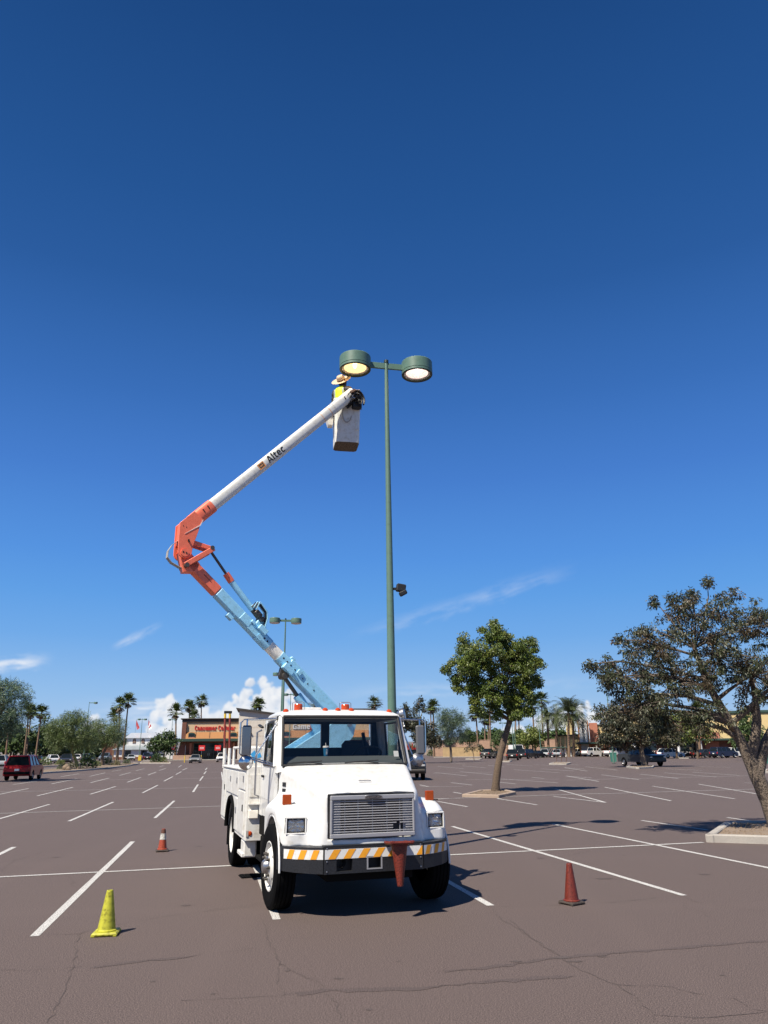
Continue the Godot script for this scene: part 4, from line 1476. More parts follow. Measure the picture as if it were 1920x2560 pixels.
func build_body(t: Node3D) -> void:
	var body := Node3D.new()
	body.name = "utility_body"
	t.add_child(body)
	var side := Basis(Vector3(0, 0, 1), Vector3(0, 1, 0), Vector3(-1, 0, 0))
	for s in [-1.0, 1.0]:
		var bank := Node3D.new()
		bank.name = "cabinet_bank"
		body.add_child(bank, true)
		var out := [Vector2(-2.12, 0.60), Vector2(-2.12, 1.66), Vector2(-5.75, 1.66), Vector2(-5.75, 0.66), Vector2(-4.70, 0.66)]
		for i in 13:
			var a := PI * i / 12.0
			out.append(Vector2(-4.05 - cos(a) * 0.62, 0.62 + sin(a) * 0.50))
		out.append(Vector2(-3.40, 0.60))
		var b := B.new()
		b.prism(out, Transform3D(side, Vector3(s * 0.99, 0, 0)), 0.44, 0.008)
		part("cabinet_shell", b, M.body_white, bank)
		# doors: z from, z to, y from, y to
		for d in [[-2.16, -2.98, 1.33, 1.59], [-2.16, -2.98, 0.66, 1.30], [-3.03, -3.38, 0.66, 1.16], [-3.03, -3.98, 1.20, 1.59], [-4.02, -4.98, 1.20, 1.59], [-5.03, -5.70, 0.72, 1.59]]:
			var door := Node3D.new()
			door.name = "cabinet_door"
			bank.add_child(door, true)
			b = B.new()
			b.cbox(Vector3(s * 1.218, (d[2] + d[3]) * 0.5, (d[0] + d[1]) * 0.5), Vector3(0.022, d[3] - d[2], d[0] - d[1]), 0.006)
			part("door_panel", b, M.body_white, door)
			b = B.new()
			b.cbox(Vector3(s * 1.232, lerpf(d[2], d[3], 0.62), d[0] - 0.14), Vector3(0.015, 0.10, 0.07), 0.005)
			part("paddle_latch", b, M.black if d[3] - d[2] > 0.5 else M.steel, door)
		b = B.new()
		b.cbox(Vector3(s * 1.22, 1.635, -3.93), Vector3(0.05, 0.022, 3.62), 0.006)
		part("drip_rail", b, M.body_white, bank)
		# rubber fender flare
		b = B.new()
		var arc := []
		for i in 17:
			var a := PI * (i / 16.0)
			arc.append(Vector3(s * 1.215, 0.60 + sin(a) * 0.535, -4.05 - cos(a) * 0.64))
		b.tube(arc, [0.042], 6)
		part("fender_flare", b, M.rubber, bank)
		b = B.new()
		b.cbox(Vector3(s * 1.10, 0.47, -2.35), Vector3(0.20, 0.24, 0.36), 0.02)
		b.cbox(Vector3(s * 1.12, 0.38, -2.45), Vector3(0.22, 0.06, 0.55), 0.01)
		part("outrigger_step", b, M.body_white, bank)
		b = B.new()
		b.lathe([Vector2(0.036, 0), Vector2(0.036, 0.02), Vector2(0.02, 0.03), Vector2(0, 0.031)], Transform3D(Basis(Vector3.RIGHT, PI / 2), Vector3(s * 1.13, 0.70, -2.075)), 14)
		part("side_marker", b, M.amber, bank)
		b = B.new()
		b.lathe([Vector2(0.055, 0), Vector2(0.055, 0.03), Vector2(0.038, 0.035)], Transform3D(Basis(Vector3.RIGHT, PI / 2), Vector3(s * 1.13, 0.70, -2.10)), 14)
		part("marker_housing", b, M.black, bank)
	# headboard behind the cab
	var b := B.new()
	b.cbox(Vector3(0, 1.14, -2.085), Vector3(2.40, 1.10, 0.05), 0.01)
	part("headboard", b, M.body_white, body)
	for s in [-1.0, 1.0]:
		b = B.new()
		b.cbox(Vector3(s * 1.08, 1.40, -2.055), Vector3(0.16, 0.34, 0.015), 0.004)
		part("access_plate", b, M.body_white, body)
		b = B.new()
		b.cbox(Vector3(s * 1.09, 0.98, -2.04), Vector3(0.15, 0.13, 0.04), 0.01)
		part("junction_box", b, M.fiberglass, body)
		b = B.new()
		b.box(Vector3(s * 1.09, 1.13, -2.035), Vector3(0.17, 0.02, 0.09))
		part("small_shelf", b, M.body_white, body)
		b = B.new()
		b.cbox(Vector3(s * 1.17, 0.70, -2.052), Vector3(0.04, 0.09, 0.01), 0.003)
		part("reflector_plate", b, M.strap_grey, body)
	# taller locker on the near side, with a blue mark
	b = B.new()
	b.cbox(Vector3(-1.0, 1.82, -2.62), Vector3(0.34, 0.32, 0.55), 0.015)
	var locker := part("tall_locker", b, M.body_white, body)
	b = B.new()
	b.prism([Vector2(-0.09, 0.04), Vector2(-0.03, 0.10), Vector2(0.02, 0.03), Vector2(0.06, 0.07), Vector2(0.09, 0.0), Vector2(0.02, -0.03), Vector2(-0.02, -0.10)], Transform3D(Basis(), Vector3(-1.04, 1.83, -2.340)), 0.004)
	part("blue_mark", b, M.decal_blue, locker)
	b = B.new()
	b.box(Vector3(0, 1.06, -3.93), Vector3(1.56, 0.06, 3.62))
	part("deck", b, M.strap_grey, body)
	b = B.new()
	b.box(Vector3(0, 0.72, -3.2), Vector3(0.9, 0.26, 5.6))
	b.box(Vector3(0, 0.50, -4.05), Vector3(1.6, 0.16, 0.16))
	b.box(Vector3(0, 0.46, 0), Vector3(1.7, 0.12, 0.14))
	part("frame_rails", b, M.chassis, body)
	# rail frame and stick holder at the back
	b = B.new()
	for f in [[Vector3(-1.10, 1.66, -3.75), Vector3(-1.10, 1.98, -3.75)], [Vector3(-1.10, 1.98, -3.75), Vector3(-1.10, 1.98, -5.0)], [Vector3(-1.10, 1.98, -5.0), Vector3(-1.10, 1.66, -5.0)], [Vector3(-0.80, 1.98, -3.75), Vector3(-1.10, 1.98, -3.75)], [Vector3(-0.80, 1.66, -3.75), Vector3(-0.80, 1.98, -3.75)]]:
		b.tube([f[0], f[1]], [0.028], 6)
	part("guard_rail", b, M.body_white, body)
	b = B.new()
	b.cbox(Vector3(-0.98, 1.76, -3.35), Vector3(0.20, 0.10, 0.35), 0.01)
	part("black_box", b, M.black, body)
	for i in 2:
		var x := -1.20 + 0.10 * i
		var st := Node3D.new()
		st.name = "pole_holder"
		body.add_child(st, true)
		b = B.new()
		b.tube([Vector3(x, 1.60, -5.80), Vector3(x, 1.98, -5.80)], [0.034], 8)
		part("socket", b, M.body_white, st)
		b = B.new()
		b.tube([Vector3(x, 1.70, -5.80), Vector3(x - 0.03, 2.68, -5.86)], [0.021], 8)
		part("red_pole", b, M.rust_red, st)
		b = B.new()
		b.tube([Vector3(x - 0.0265, 2.58, -5.853), Vector3(x - 0.029, 2.67, -5.859)], [0.024], 8)
		part("yellow_band", b, M.yellow_band, st)
	b = B.new()
	b.box(Vector3(-1.17, 2.70, -5.86), Vector3(0.16, 0.05, 0.05))
	part("pole_cap", b, M.black, body)

func wheel_profile(r: float, hw: float) -> Array:
	var p := [Vector2(r * 0.56, -hw * 0.80), Vector2(r * 0.62, -hw * 0.93), Vector2(r * 0.78, -hw), Vector2(r * 0.92, -hw * 0.97), Vector2(r * 0.985, -hw * 0.86)]
	for g in [-0.55, -0.18, 0.18, 0.55]:
		p.append(Vector2(r, hw * (g - 0.05)))
		p.append(Vector2(r * 0.975, hw * (g - 0.04)))
		p.append(Vector2(r * 0.975, hw * (g + 0.04)))
		p.append(Vector2(r, hw * (g + 0.05)))
	p += [Vector2(r * 0.985, hw * 0.86), Vector2(r * 0.92, hw * 0.97), Vector2(r * 0.78, hw), Vector2(r * 0.62, hw * 0.93), Vector2(r * 0.56, hw * 0.80)]
	var q := []
	for k in p:
		q.append(Vector2(k.x, k.y))
	return q

func build_wheels(t: Node3D) -> void:
	for s in [-1.0, 1.0]:
		for axle in 2:
			var w := Node3D.new()
			w.name = "wheel"
			t.add_child(w, true)
			w.position = Vector3(s * (1.03 if axle == 0 else 1.06), 0.505, 0.0 if axle == 0 else -4.05)
			# local y of the lathes points outwards
			var out := Basis(Vector3(0, 0, 1), Vector3(s, 0, 0), Vector3(0, s, 0)) if s > 0 else Basis(Vector3(0, 0, 1), Vector3(-1, 0, 0), Vector3(0, -1, 0))
			w.basis = out if axle == 1 else Basis(Vector3.UP, 0.05) * out
			var b := B.new()
			b.lathe(wheel_profile(0.505, 0.135), Transform3D(), 40)
			part("tyre", b, M.rubber, w)
			if axle == 1:
				b = B.new()
				b.lathe(wheel_profile(0.505, 0.135), Transform3D(Basis(), Vector3(0, -0.32, 0)), 40)
				part("tyre", b, M.rubber, w)
			b = B.new()
			if axle == 0:
				b.lathe([Vector2(0.285, 0.105), Vector2(0.298, 0.118), Vector2(0.285, 0.122), Vector2(0.262, 0.09), Vector2(0.250, 0.065), Vector2(0.205, 0.115), Vector2(0.185, 0.135), Vector2(0.125, 0.140), Vector2(0.115, 0.140)], Transform3D(), 28)
			else:
				b.lathe([Vector2(0.285, 0.105), Vector2(0.298, 0.118), Vector2(0.285, 0.122), Vector2(0.262, 0.08), Vector2(0.255, -0.06), Vector2(0.20, -0.085), Vector2(0.12, -0.09), Vector2(0.11, -0.09)], Transform3D(), 28)
			part("rim", b, M.wheel_white, w)
			var hz := 0.14 if axle == 0 else -0.09
			b = B.new()
			b.lathe([Vector2(0.125, hz), Vector2(0.09, hz + 0.008), Vector2(0.078, hz + 0.045), Vector2(0.062, hz + 0.065 if axle == 0 else hz + 0.19), Vector2(0.0, hz + 0.07 if axle == 0 else hz + 0.20)], Transform3D(), 18)
			part("hub", b, M.steel if axle == 0 else M.wheel_white, w)
			for k in 10:
				var a := TAU * k / 10.0
				b = B.new()
				b.lathe([Vector2(0.019, 0), Vector2(0.019, 0.035), Vector2(0.011, 0.045), Vector2(0.0, 0.046)], Transform3D(Basis(), Vector3(cos(a) * 0.152, hz - 0.002, sin(a) * 0.152)), 6)
				part("wheel_nut", b, M.hub_dark, w)
			if axle == 0:
				for k in 5:
					var a := TAU * (k + 0.5) / 5.0
					b = B.new()
					b.lathe([Vector2(0.026, 0.0), Vector2(0.026, 0.004), Vector2(0.0, 0.0041)], Transform3D(Basis(Vector3(cos(a), 0, sin(a)).cross(Vector3.UP).normalized(), -0.84), Vector3(cos(a) * 0.226, 0.094, sin(a) * 0.226)), 10)
					part("hand_hole", b, M.black, w)
		# mud flap behind the rear wheels
		var fb := B.new()
		fb.box(Vector3(s * 0.93, 0.52, -4.72), Vector3(0.52, 0.50, 0.012))
		part("mud_flap", fb, M.rubber, t)
	# white mud skirt edge under the front fender
	for s in [-1.0, 1.0]:
		var eb := B.new()
		var arc := []
		for i in 15:
			var a := PI * (i / 14.0)
			arc.append(Vector3(s * 1.115, 0.50 + sin(a) * 0.61, -cos(a) * 0.61))
		eb.tube(arc, [0.014], 6)
		part("arch_lip", eb, M.truck_white, t)

func build_mirrors(t: Node3D) -> void:
	for s in [-1.0, 1.0]:
		var m := Node3D.new()
		m.name = "mirror"
		t.add_child(m, true)
		var x := 1.405 if s < 0 else 1.255
		var b := B.new()
		b.cbox(Vector3(s * x, 2.06, -0.78), Vector3(0.138, 0.43, 0.055), 0.022, Basis(Vector3.UP, -s * 0.06))
		part("mirror_shell", b, M.mirror_shell if s < 0 else M.mirror_back, m)
		b = B.new()
		b.cbox(Vector3(s * x, 2.06, -0.811), Vector3(0.12, 0.40, 0.006), 0.002, Basis(Vector3.UP, -s * 0.06))
		part("mirror_glass", b, M.mirror_glass, m)
		b = B.new()
		var rx := x - 0.005 if s < 0 else x - 0.05
		b.lathe([Vector2(0.0, 0.055), Vector2(0.05, 0.048), Vector2(0.09, 0.022), Vector2(0.105, 0.0), Vector2(0.0, -0.002)], Transform3D(Basis(Vector3.RIGHT, PI / 2), Vector3(s * rx, 1.765, -0.79)), 20)
		part("round_mirror", b, M.chrome if s < 0 else M.steel, m)
		b = B.new()
		var o := x + 0.09
		b.tube([Vector3(s * 0.94, 2.375, -0.86), Vector3(s * (o - 0.05), 2.355, -0.80), Vector3(s * o, 2.31, -0.795), Vector3(s * o, 1.89, -0.795), Vector3(s * (o - 0.05), 1.835, -0.79), Vector3(s * (x - 0.05), 1.815, -0.78), Vector3(s * 0.99, 1.705, -0.72)], [0.012], 7)
		b.tube([Vector3(s * 0.94, 2.365, -0.90), Vector3(s * (x - 0.02), 2.345, -0.83)], [0.010], 6)
		b.tube([Vector3(s * 0.945, 2.33, -0.87), Vector3(s * (x - 0.13), 1.84, -0.79)], [0.011], 6)
		b.tube([Vector3(s * 0.995, 1.735, -0.73), Vector3(s * (x - 0.06), 1.84, -0.80)], [0.010], 6)
		b.tube([Vector3(s * x, 2.27, -0.79), Vector3(s * x, 2.35, -0.80)], [0.013], 6)
		b.tube([Vector3(s * x, 1.85, -0.79), Vector3(s * rx, 1.77, -0.80)], [0.012], 6)
		part("mirror_bracket", b, M.chrome, m)
		b = B.new()
		b.cbox(Vector3(s * 0.945, 2.38, -0.87), Vector3(0.03, 0.06, 0.10), 0.008)
		part("bracket_foot", b, M.black, m)
	# long grab bar at the back of the near door
	var b := B.new()
	b.tube([Vector3(-1.03, 2.235, -1.84), Vector3(-1.10, 2.20, -1.88), Vector3(-1.10, 1.27, -1.88), Vector3(-1.03, 1.25, -1.88)], [0.016], 7)
	part("grab_bar", b, M.steel, t)
	b = B.new()
	b.cbox(Vector3(-1.07, 2.29, -1.72), Vector3(0.05, 0.035, 0.34), 0.012, Basis(Vector3.RIGHT, 0.12))
	part("window_visor", b, M.gasket, t)

# ---------------------------------------------------------------- boom: drawn in its own upright plane (u along it, y up, w towards the front of the truck)
func seg_box(b: B, p: Vector2, q: Vector2, high: float, deep: float, e := 0.02, w := 0.0) -> void:
	var d := (q - p).normalized()
	var c := (p + q) * 0.5
	b.cbox(Vector3(c.x, c.y, w), Vector3(p.distance_to(q), high, deep), e, Basis(Vector3(d.x, d.y, 0), Vector3(-d.y, d.x, 0), Vector3(0, 0, 1)))

func seg_round(b: B, p: Vector2, q: Vector2, high: float, deep: float, power := 4.0) -> void:
	var d := (q - p).normalized()
	var nn := Vector2(-d.y, d.x)
	var rings := []
	for e in [p, q]:
		var ring := []
		for k in 28:
			var a := TAU * k / 28
			var sc := pow(pow(absf(cos(a)), power) + pow(absf(sin(a)), power), -1.0 / power)
			var o: Vector2 = e + nn * (sin(a) * sc * high * 0.5)
			ring.append(Vector3(o.x, o.y, cos(a) * sc * deep * 0.5))
		rings.append(ring)
	b.loft(rings, true, true, true)

func along(p: Vector2, q: Vector2, t: float) -> Vector2:
	return p.lerp(q, t)

func pin(b: B, p: Vector2, r: float, half: float) -> void:
	b.tube([Vector3(p.x, p.y, -half), Vector3(p.x, p.y, half)], [r], 12)

func build_boom() -> void:
	var u := Vector3(0.97496, 0, -0.22236)
	var xf := Transform3D(Basis(u, Vector3.UP, u.cross(Vector3.UP)), Vector3(-2.41, 0, -3.55))
	var tur := Node3D.new()
	tur.name = "turret"
	truck.add_child(tur)
	tur.transform = xf
	var b := B.new()
	b.lathe([Vector2(0.42, 1.06), Vector2(0.42, 1.16), Vector2(0.34, 1.20), Vector2(0.34, 1.48), Vector2(0.40, 1.50), Vector2(0.40, 1.58), Vector2(0.0, 1.58)], Transform3D(Basis(), Vector3(2.62, 0, 0)), 28)
	part("pedestal", b, M.boom_white, tur)
	for w in [-0.24, 0.24]:
		b = B.new()
		b.prism([Vector2(2.22, 1.58), Vector2(2.98, 1.58), Vector2(3.52, 2.18), Vector2(3.58, 2.42), Vector2(3.44, 2.55), Vector2(3.22, 2.50), Vector2(2.10, 1.86)], Transform3D(Basis(), Vector3(0, 0, w)), 0.04, 0.006)
		part("turret_plate", b, M.boom_blue, tur)
	b = B.new()
	seg_box(b, Vector2(2.30, 1.70), Vector2(3.30, 2.30), 0.10, 0.44)
	part("turret_web", b, M.boom_blue, tur)
	b = B.new()
	pin(b, Vector2(3.42, 2.40), 0.05, 0.30)
	part("turret_pin", b, M.steel, tur)
	# lower boom
	var lo := Node3D.new()
	lo.name = "lower_boom"
	truck.add_child(lo)
	lo.transform = xf
	var P := Vector2(0.216, 5.237)
	var Q := Vector2(3.46, 2.392)
	var full := P.distance_to(Q)
	var at := func(m: float) -> Vector2: return P.lerp(Q, m / full)
	b = B.new()
	seg_box(b, at.call(-0.16), at.call(0.66), 0.205, 0.20)
	part("orange_section", b, M.boom_orange, lo)
	b = B.new()
	seg_box(b, at.call(0.66), at.call(1.84), 0.205, 0.20)
	part("blue_section", b, M.boom_blue, lo)
	b = B.new()
	seg_round(b, at.call(1.78), at.call(2.09), 0.245, 0.245, 2.6)
	part("upper_collar", b, M.boom_blue, lo)
	b = B.new()
	seg_round(b, at.call(2.085), at.call(2.39), 0.225, 0.225, 2.4)
	part("insulator", b, M.fiberglass, lo)
	b = B.new()
	seg_round(b, at.call(2.385), at.call(2.66), 0.25, 0.25, 2.6)
	part("lower_collar", b, M.boom_blue, lo)
	b = B.new()
	seg_box(b, at.call(2.60), at.call(full), 0.255, 0.24, 0.02)
	part("base_section", b, M.boom_blue, lo)
	# fittings on the near face: plates, boxes, bolt holes
	var dir := (Q - P).normalized()
	var turn := Basis(Vector3(dir.x, dir.y, 0), Vector3(-dir.y, dir.x, 0), Vector3(0, 0, 1))
	var fit := func(called: String, m: float, off: float, w: float, size: Vector3, mt: Material) -> void:
		var fb := B.new()
		var c: Vector2 = at.call(m)
		var o := c + Vector2(-dir.y, dir.x) * off
		fb.cbox(Vector3(o.x, o.y, w), size, 0.008, turn)
		part(called, fb, mt, lo)
	fit.call("cover_plate", 1.42, 0.005, 0.107, Vector3(0.24, 0.17, 0.014), M.boom_blue)
	fit.call("cover_plate", 1.72, -0.045, 0.104, Vector3(0.36, 0.10, 0.012), M.boom_blue)
	fit.call("side_box", 1.78, 0.085, 0.13, Vector3(0.20, 0.11, 0.10), M.boom_blue)
	fit.call("side_box", 1.55, 0.06, 0.12, Vector3(0.10, 0.06, 0.05), M.boom_blue)
	fit.call("lower_lug", 1.16, -0.14, 0.0, Vector3(0.14, 0.12, 0.12), M.boom_blue)
	fit.call("side_box", 2.66, -0.10, 0.15, Vector3(0.24, 0.12, 0.12), M.boom_blue)
	fit.call("lifting_eye", 2.88, 0.02, 0.14, Vector3(0.10, 0.10, 0.03), M.boom_blue)
	fit.call("top_rib", 2.62, 0.14, 0.0, Vector3(0.10, 0.05, 0.20), M.boom_blue)
	fit.call("decal_plate", 0.34, 0.02, 0.103, Vector3(0.20, 0.010, 0.006), M.print_black)
	for m in [1.92, 2.00, 2.46, 2.56, 2.66, 2.78]:
		var hb := B.new()
		var c: Vector2 = at.call(m)
		hb.lathe([Vector2(0.018, 0), Vector2(0.018, 0.006), Vector2(0, 0.0061)], Transform3D(Basis(Vector3.RIGHT, PI / 2), Vector3(c.x, c.y, 0.1215)), 10)
		part("bolt", hb, M.black, lo)
	for m in [2.98, 3.12, 3.30]:
		var hb := B.new()
		var c: Vector2 = at.call(m)
		hb.lathe([Vector2(0.014, 0), Vector2(0.014, 0.006), Vector2(0, 0.0061)], Transform3D(Basis(Vector3.RIGHT, PI / 2), Vector3(c.x + 0.02, c.y - 0.03, 0.119)), 8)
		part("bolt", hb, M.black, lo)
	# elbow cylinder on top
	var cy := Node3D.new()
	cy.name = "elbow_cylinder"
	truck.add_child(cy)
	cy.transform = xf
	var rod := [Vector2(0.525, 5.60), Vector2(0.865, 5.18), Vector2(0.985, 5.03), Vector2(1.435, 4.525), Vector2(1.60, 4.34)]
	var v3 := func(p: Vector2, w := 0.0) -> Vector3: return Vector3(p.x, p.y, w)
	b = B.new()
	b.tube([v3.call(rod[0]), v3.call(rod[1])], [0.026], 10)
	part("rod", b, M.hub_dark, cy)
	b = B.new()
	b.tube([v3.call(rod[1]), v3.call(rod[2])], [0.066], 14)
	part("gland_cap", b, M.boom_orange, cy)
	b = B.new()
	b.tube([v3.call(rod[2]), v3.call(rod[3])], [0.06], 14)
	part("barrel", b, M.boom_blue, cy)
	b = B.new()
	b.tube([v3.call(rod[3]), v3.call(rod[4])], [0.05, 0.045], 10)
	pin(b, rod[4], 0.05, 0.12)
	part("cylinder_foot", b, M.hub_dark, cy)
	b = B.new()
	b.cbox(Vector3(1.53, 4.44, 0.075), Vector3(0.16, 0.09, 0.10), 0.015, Basis(Vector3.BACK, -0.75))
	part("valve_block", b, M.hub_dark, cy)
	b = B.new()
	b.prism([Vector2(1.50, 4.26), Vector2(1.72, 4.06), Vector2(1.70, 4.30), Vector2(1.60, 4.42)], Transform3D(), 0.12, 0.01)
	part("foot_bracket", b, M.boom_blue, cy)
	for k in 7:
		b = B.new()
		var w0 := 0.05 + 0.022 * k
		var lift := 0.05 + 0.018 * ((k * 3) % 5)
		b.tube([Vector3(1.38 + 0.012 * k, 4.58 - 0.012 * k, w0), Vector3(1.45 + 0.01 * k, 4.60 + lift * 0.5, w0 + 0.02), Vector3(1.54, 4.57 + lift * 0.4, w0 + 0.03), Vector3(1.62 + lift * 0.4, 4.47, w0 + 0.02), Vector3(1.65 + lift * 0.3, 4.34, w0), Vector3(1.62, 4.20 - 0.02 * k, w0 * 0.7 + 0.03)], [0.011], 6)
		part("hose", b, M.hose_black if k % 3 else M.boom_blue, cy)
	# lift cylinder below
	var lc := Node3D.new()
	lc.name = "lift_cylinder"
	truck.add_child(lc)
	lc.transform = xf
	b = B.new()
	b.tube([v3.call(Vector2(2.125, 3.29)), v3.call(Vector2(2.42, 2.93))], [0.038], 12)
	part("rod", b, M.hub_dark, lc)
	b = B.new()
	b.tube([v3.call(Vector2(2.42, 2.93)), v3.call(Vector2(2.72, 2.56)), v3.call(Vector2(3.02, 2.02))], [0.088], 16)
	part("barrel", b, M.boom_blue, lc)
	b = B.new()
	pin(b, Vector2(2.125, 3.29), 0.06, 0.14)
	b.prism([Vector2(2.02, 3.30), Vector2(2.12, 3.22), Vector2(2.24, 3.30), Vector2(2.28, 3.48), Vector2(2.10, 3.62)], Transform3D(), 0.10)
	part("clevis", b, M.hub_dark, lc)
	# elbow
	var el := Node3D.new()
	el.name = "elbow"
	truck.add_child(el)
	el.transform = xf
	var round_end := []
	for i in 9:
		var a := PI + PI * i / 8.0 - 0.12
		round_end.append(Vector2(0.005 + cos(a) * 0.133, 5.475 + sin(a) * 0.125))
	var plate := [Vector2(0.131, 6.289), Vector2(-0.126, 6.023)] + round_end + [Vector2(0.150, 5.60), Vector2(0.235, 5.90), Vector2(0.262, 6.03), Vector2(0.305, 6.15)]
	for w in [-0.145, 0.145]:
		b = B.new()
		b.prism(plate, Transform3D(Basis(), Vector3(0, 0, w)), 0.03, 0.006)
		part("elbow_plate", b, M.boom_orange, el)
	b = B.new()
	b.prism([Vector2(0.131, 6.270), Vector2(-0.10, 6.03), Vector2(-0.105, 5.62), Vector2(0.13, 5.66), Vector2(0.215, 5.90), Vector2(0.28, 6.14)], Transform3D(), 0.25)
	part("elbow_core", b, M.boom_orange, el)
	b = B.new()
	b.prism([Vector2(0.305, 6.14), Vector2(0.255, 6.03), Vector2(0.19, 5.98), Vector2(-0.02, 5.82), Vector2(-0.02, 5.814), Vector2(0.20, 5.97), Vector2(0.262, 6.01), Vector2(0.312, 6.135)], Transform3D(Basis(), Vector3(0, 0, 0.163)), 0.008)
	part("weld_seam", b, M.fiberglass, el)
	b = B.new()
	pin(b, Vector2(0.0, 5.452), 0.075, 0.185)
	part("elbow_pin", b, M.boom_orange, el)
	b = B.new()
	for q in [Vector2(-0.03, 5.46), Vector2(0.03, 5.445), Vector2(0.055, 5.70), Vector2(0.065, 5.675), Vector2(0.0, 5.95), Vector2(-0.06, 5.97)]:
		pin(b, q, 0.016 if q.y < 5.8 else 0.009, 0.19 if q.y < 5.8 else 0.164)
	part("elbow_bolts", b, M.black, el)
	for w in [-0.10, 0.10]:
		b = B.new()
		seg_box(b, Vector2(0.10, 5.70), Vector2(0.545, 5.605), 0.085, 0.035, 0.008, w)
		part("link_arm", b, M.boom_orange, el)
		b = B.new()
		seg_box(b, Vector2(0.02, 5.215), Vector2(0.55, 5.60), 0.095, 0.04, 0.008, w * 1.75)
		part("link_arm", b, M.boom_orange, el)
	b = B.new()
	pin(b, Vector2(0.515, 5.605), 0.042, 0.20)
	part("link_pin", b, M.hub_dark, el)
	b = B.new()
	pin(b, Vector2(0.055, 5.22), 0.042, 0.21)
	part("link_pin", b, M.hub_dark, el)
	b = B.new()
	b.prism([Vector2(-0.09, 5.46), Vector2(0.02, 5.10), Vector2(0.22, 5.12), Vector2(0.33, 5.28), Vector2(0.12, 5.50)], Transform3D(), 0.20, 0.01)
	part("elbow_knuckle", b, M.boom_orange, el)
	b = B.new()
	var strap := [Vector2(-0.11, 5.70), Vector2(-0.21, 5.60), Vector2(-0.275, 5.48), Vector2(-0.28, 5.36), Vector2(-0.20, 5.27), Vector2(-0.05, 5.20), Vector2(0.04, 5.17)]
	for i in strap.size() - 1:
		seg_box(b, strap[i], strap[i + 1] + (strap[i + 1] - strap[i]) * 0.08, 0.012, 0.13, 0.003)
	part("hose_strap", b, M.strap_grey, el)
	# upper boom
	var up := Node3D.new()
	up.name = "upper_boom"
	truck.add_child(up)
	up.transform = xf
	var U := Vector2(0.13, 6.105)
	var V := Vector2(3.60, 9.695)
	var ul := U.distance_to(V)
	var ud := (V - U).normalized()
	var ut := func(m: float) -> Vector2: return U.lerp(V, m / ul)
	b = B.new()
	seg_round(b, ut.call(0.0), ut.call(0.53), 0.275, 0.26, 3.4)
	part("orange_sleeve", b, M.boom_orange, up)
	b = B.new()
	seg_round(b, ut.call(0.525), ut.call(4.55), 0.245, 0.235, 3.0)
	part("white_tube", b, M.boom_white, up)
	b = B.new()
	seg_round(b, ut.call(4.28), ut.call(4.61), 0.255, 0.245, 3.0)
	part("tip_collar", b, M.boom_white, up)
	b = B.new()
	seg_round(b, ut.call(4.60), ut.call(ul), 0.262, 0.25, 2.6)
	part("tip_sleeve", b, M.boom_white, up)
	b = B.new()
	for m in [0.30, 0.42, 4.66, 4.90]:
		var c: Vector2 = ut.call(m)
		seg_box(b, c + Vector2(ud.y, -ud.x) * 0.02 - ud * 0.01, c - Vector2(ud.y, -ud.x) * 0.06, 0.022, 0.012, 0.003, 0.133)
	part("slots", b, M.print_black, up)
	b = B.new()
	seg_round(b, ut.call(4.12), ut.call(4.135), 0.2475, 0.2375, 3.0)
	seg_round(b, ut.call(4.28), ut.call(4.296), 0.2475, 0.2375, 3.0)
	seg_round(b, ut.call(3.86), ut.call(3.872), 0.2475, 0.2375, 3.0)
	part("rust_ring", b, M.print_orange, up)
	var face := Basis(Vector3(ud.x, ud.y, 0), Vector3(-ud.y, ud.x, 0), Vector3(0, 0, 1))
	var c0: Vector2 = ut.call(2.33)
	words("maker_name", "Altec", 0.205, M.print_black, up, Transform3D(face, Vector3(c0.x, c0.y + 0.01, 0.1185)), true, "Droid Sans", 0.004)
	b = B.new()
	var c1: Vector2 = ut.call(1.90)
	b.cbox(Vector3(c1.x, c1.y + 0.01, 0.117), Vector3(0.17, 0.13, 0.006), 0.002, face)
	var mk := part("maker_mark", b, M.print_orange, up)
	b = B.new()
	for f in [[Vector3(0, 0.035, 0), Vector3(0.12, 0.018, 0.004)], [Vector3(0, -0.02, 0), Vector3(0.12, 0.018, 0.004)], [Vector3(-0.05, 0.005, 0), Vector3(0.018, 0.075, 0.004)], [Vector3(0.05, 0.005, 0), Vector3(0.018, 0.075, 0.004)]]:
		b.box(Vector3(c1.x, c1.y + 0.01, 0.1215) + face * f[0], f[1], face)
	part("mark_lines", b, M.grime, mk)
	build_bucket()

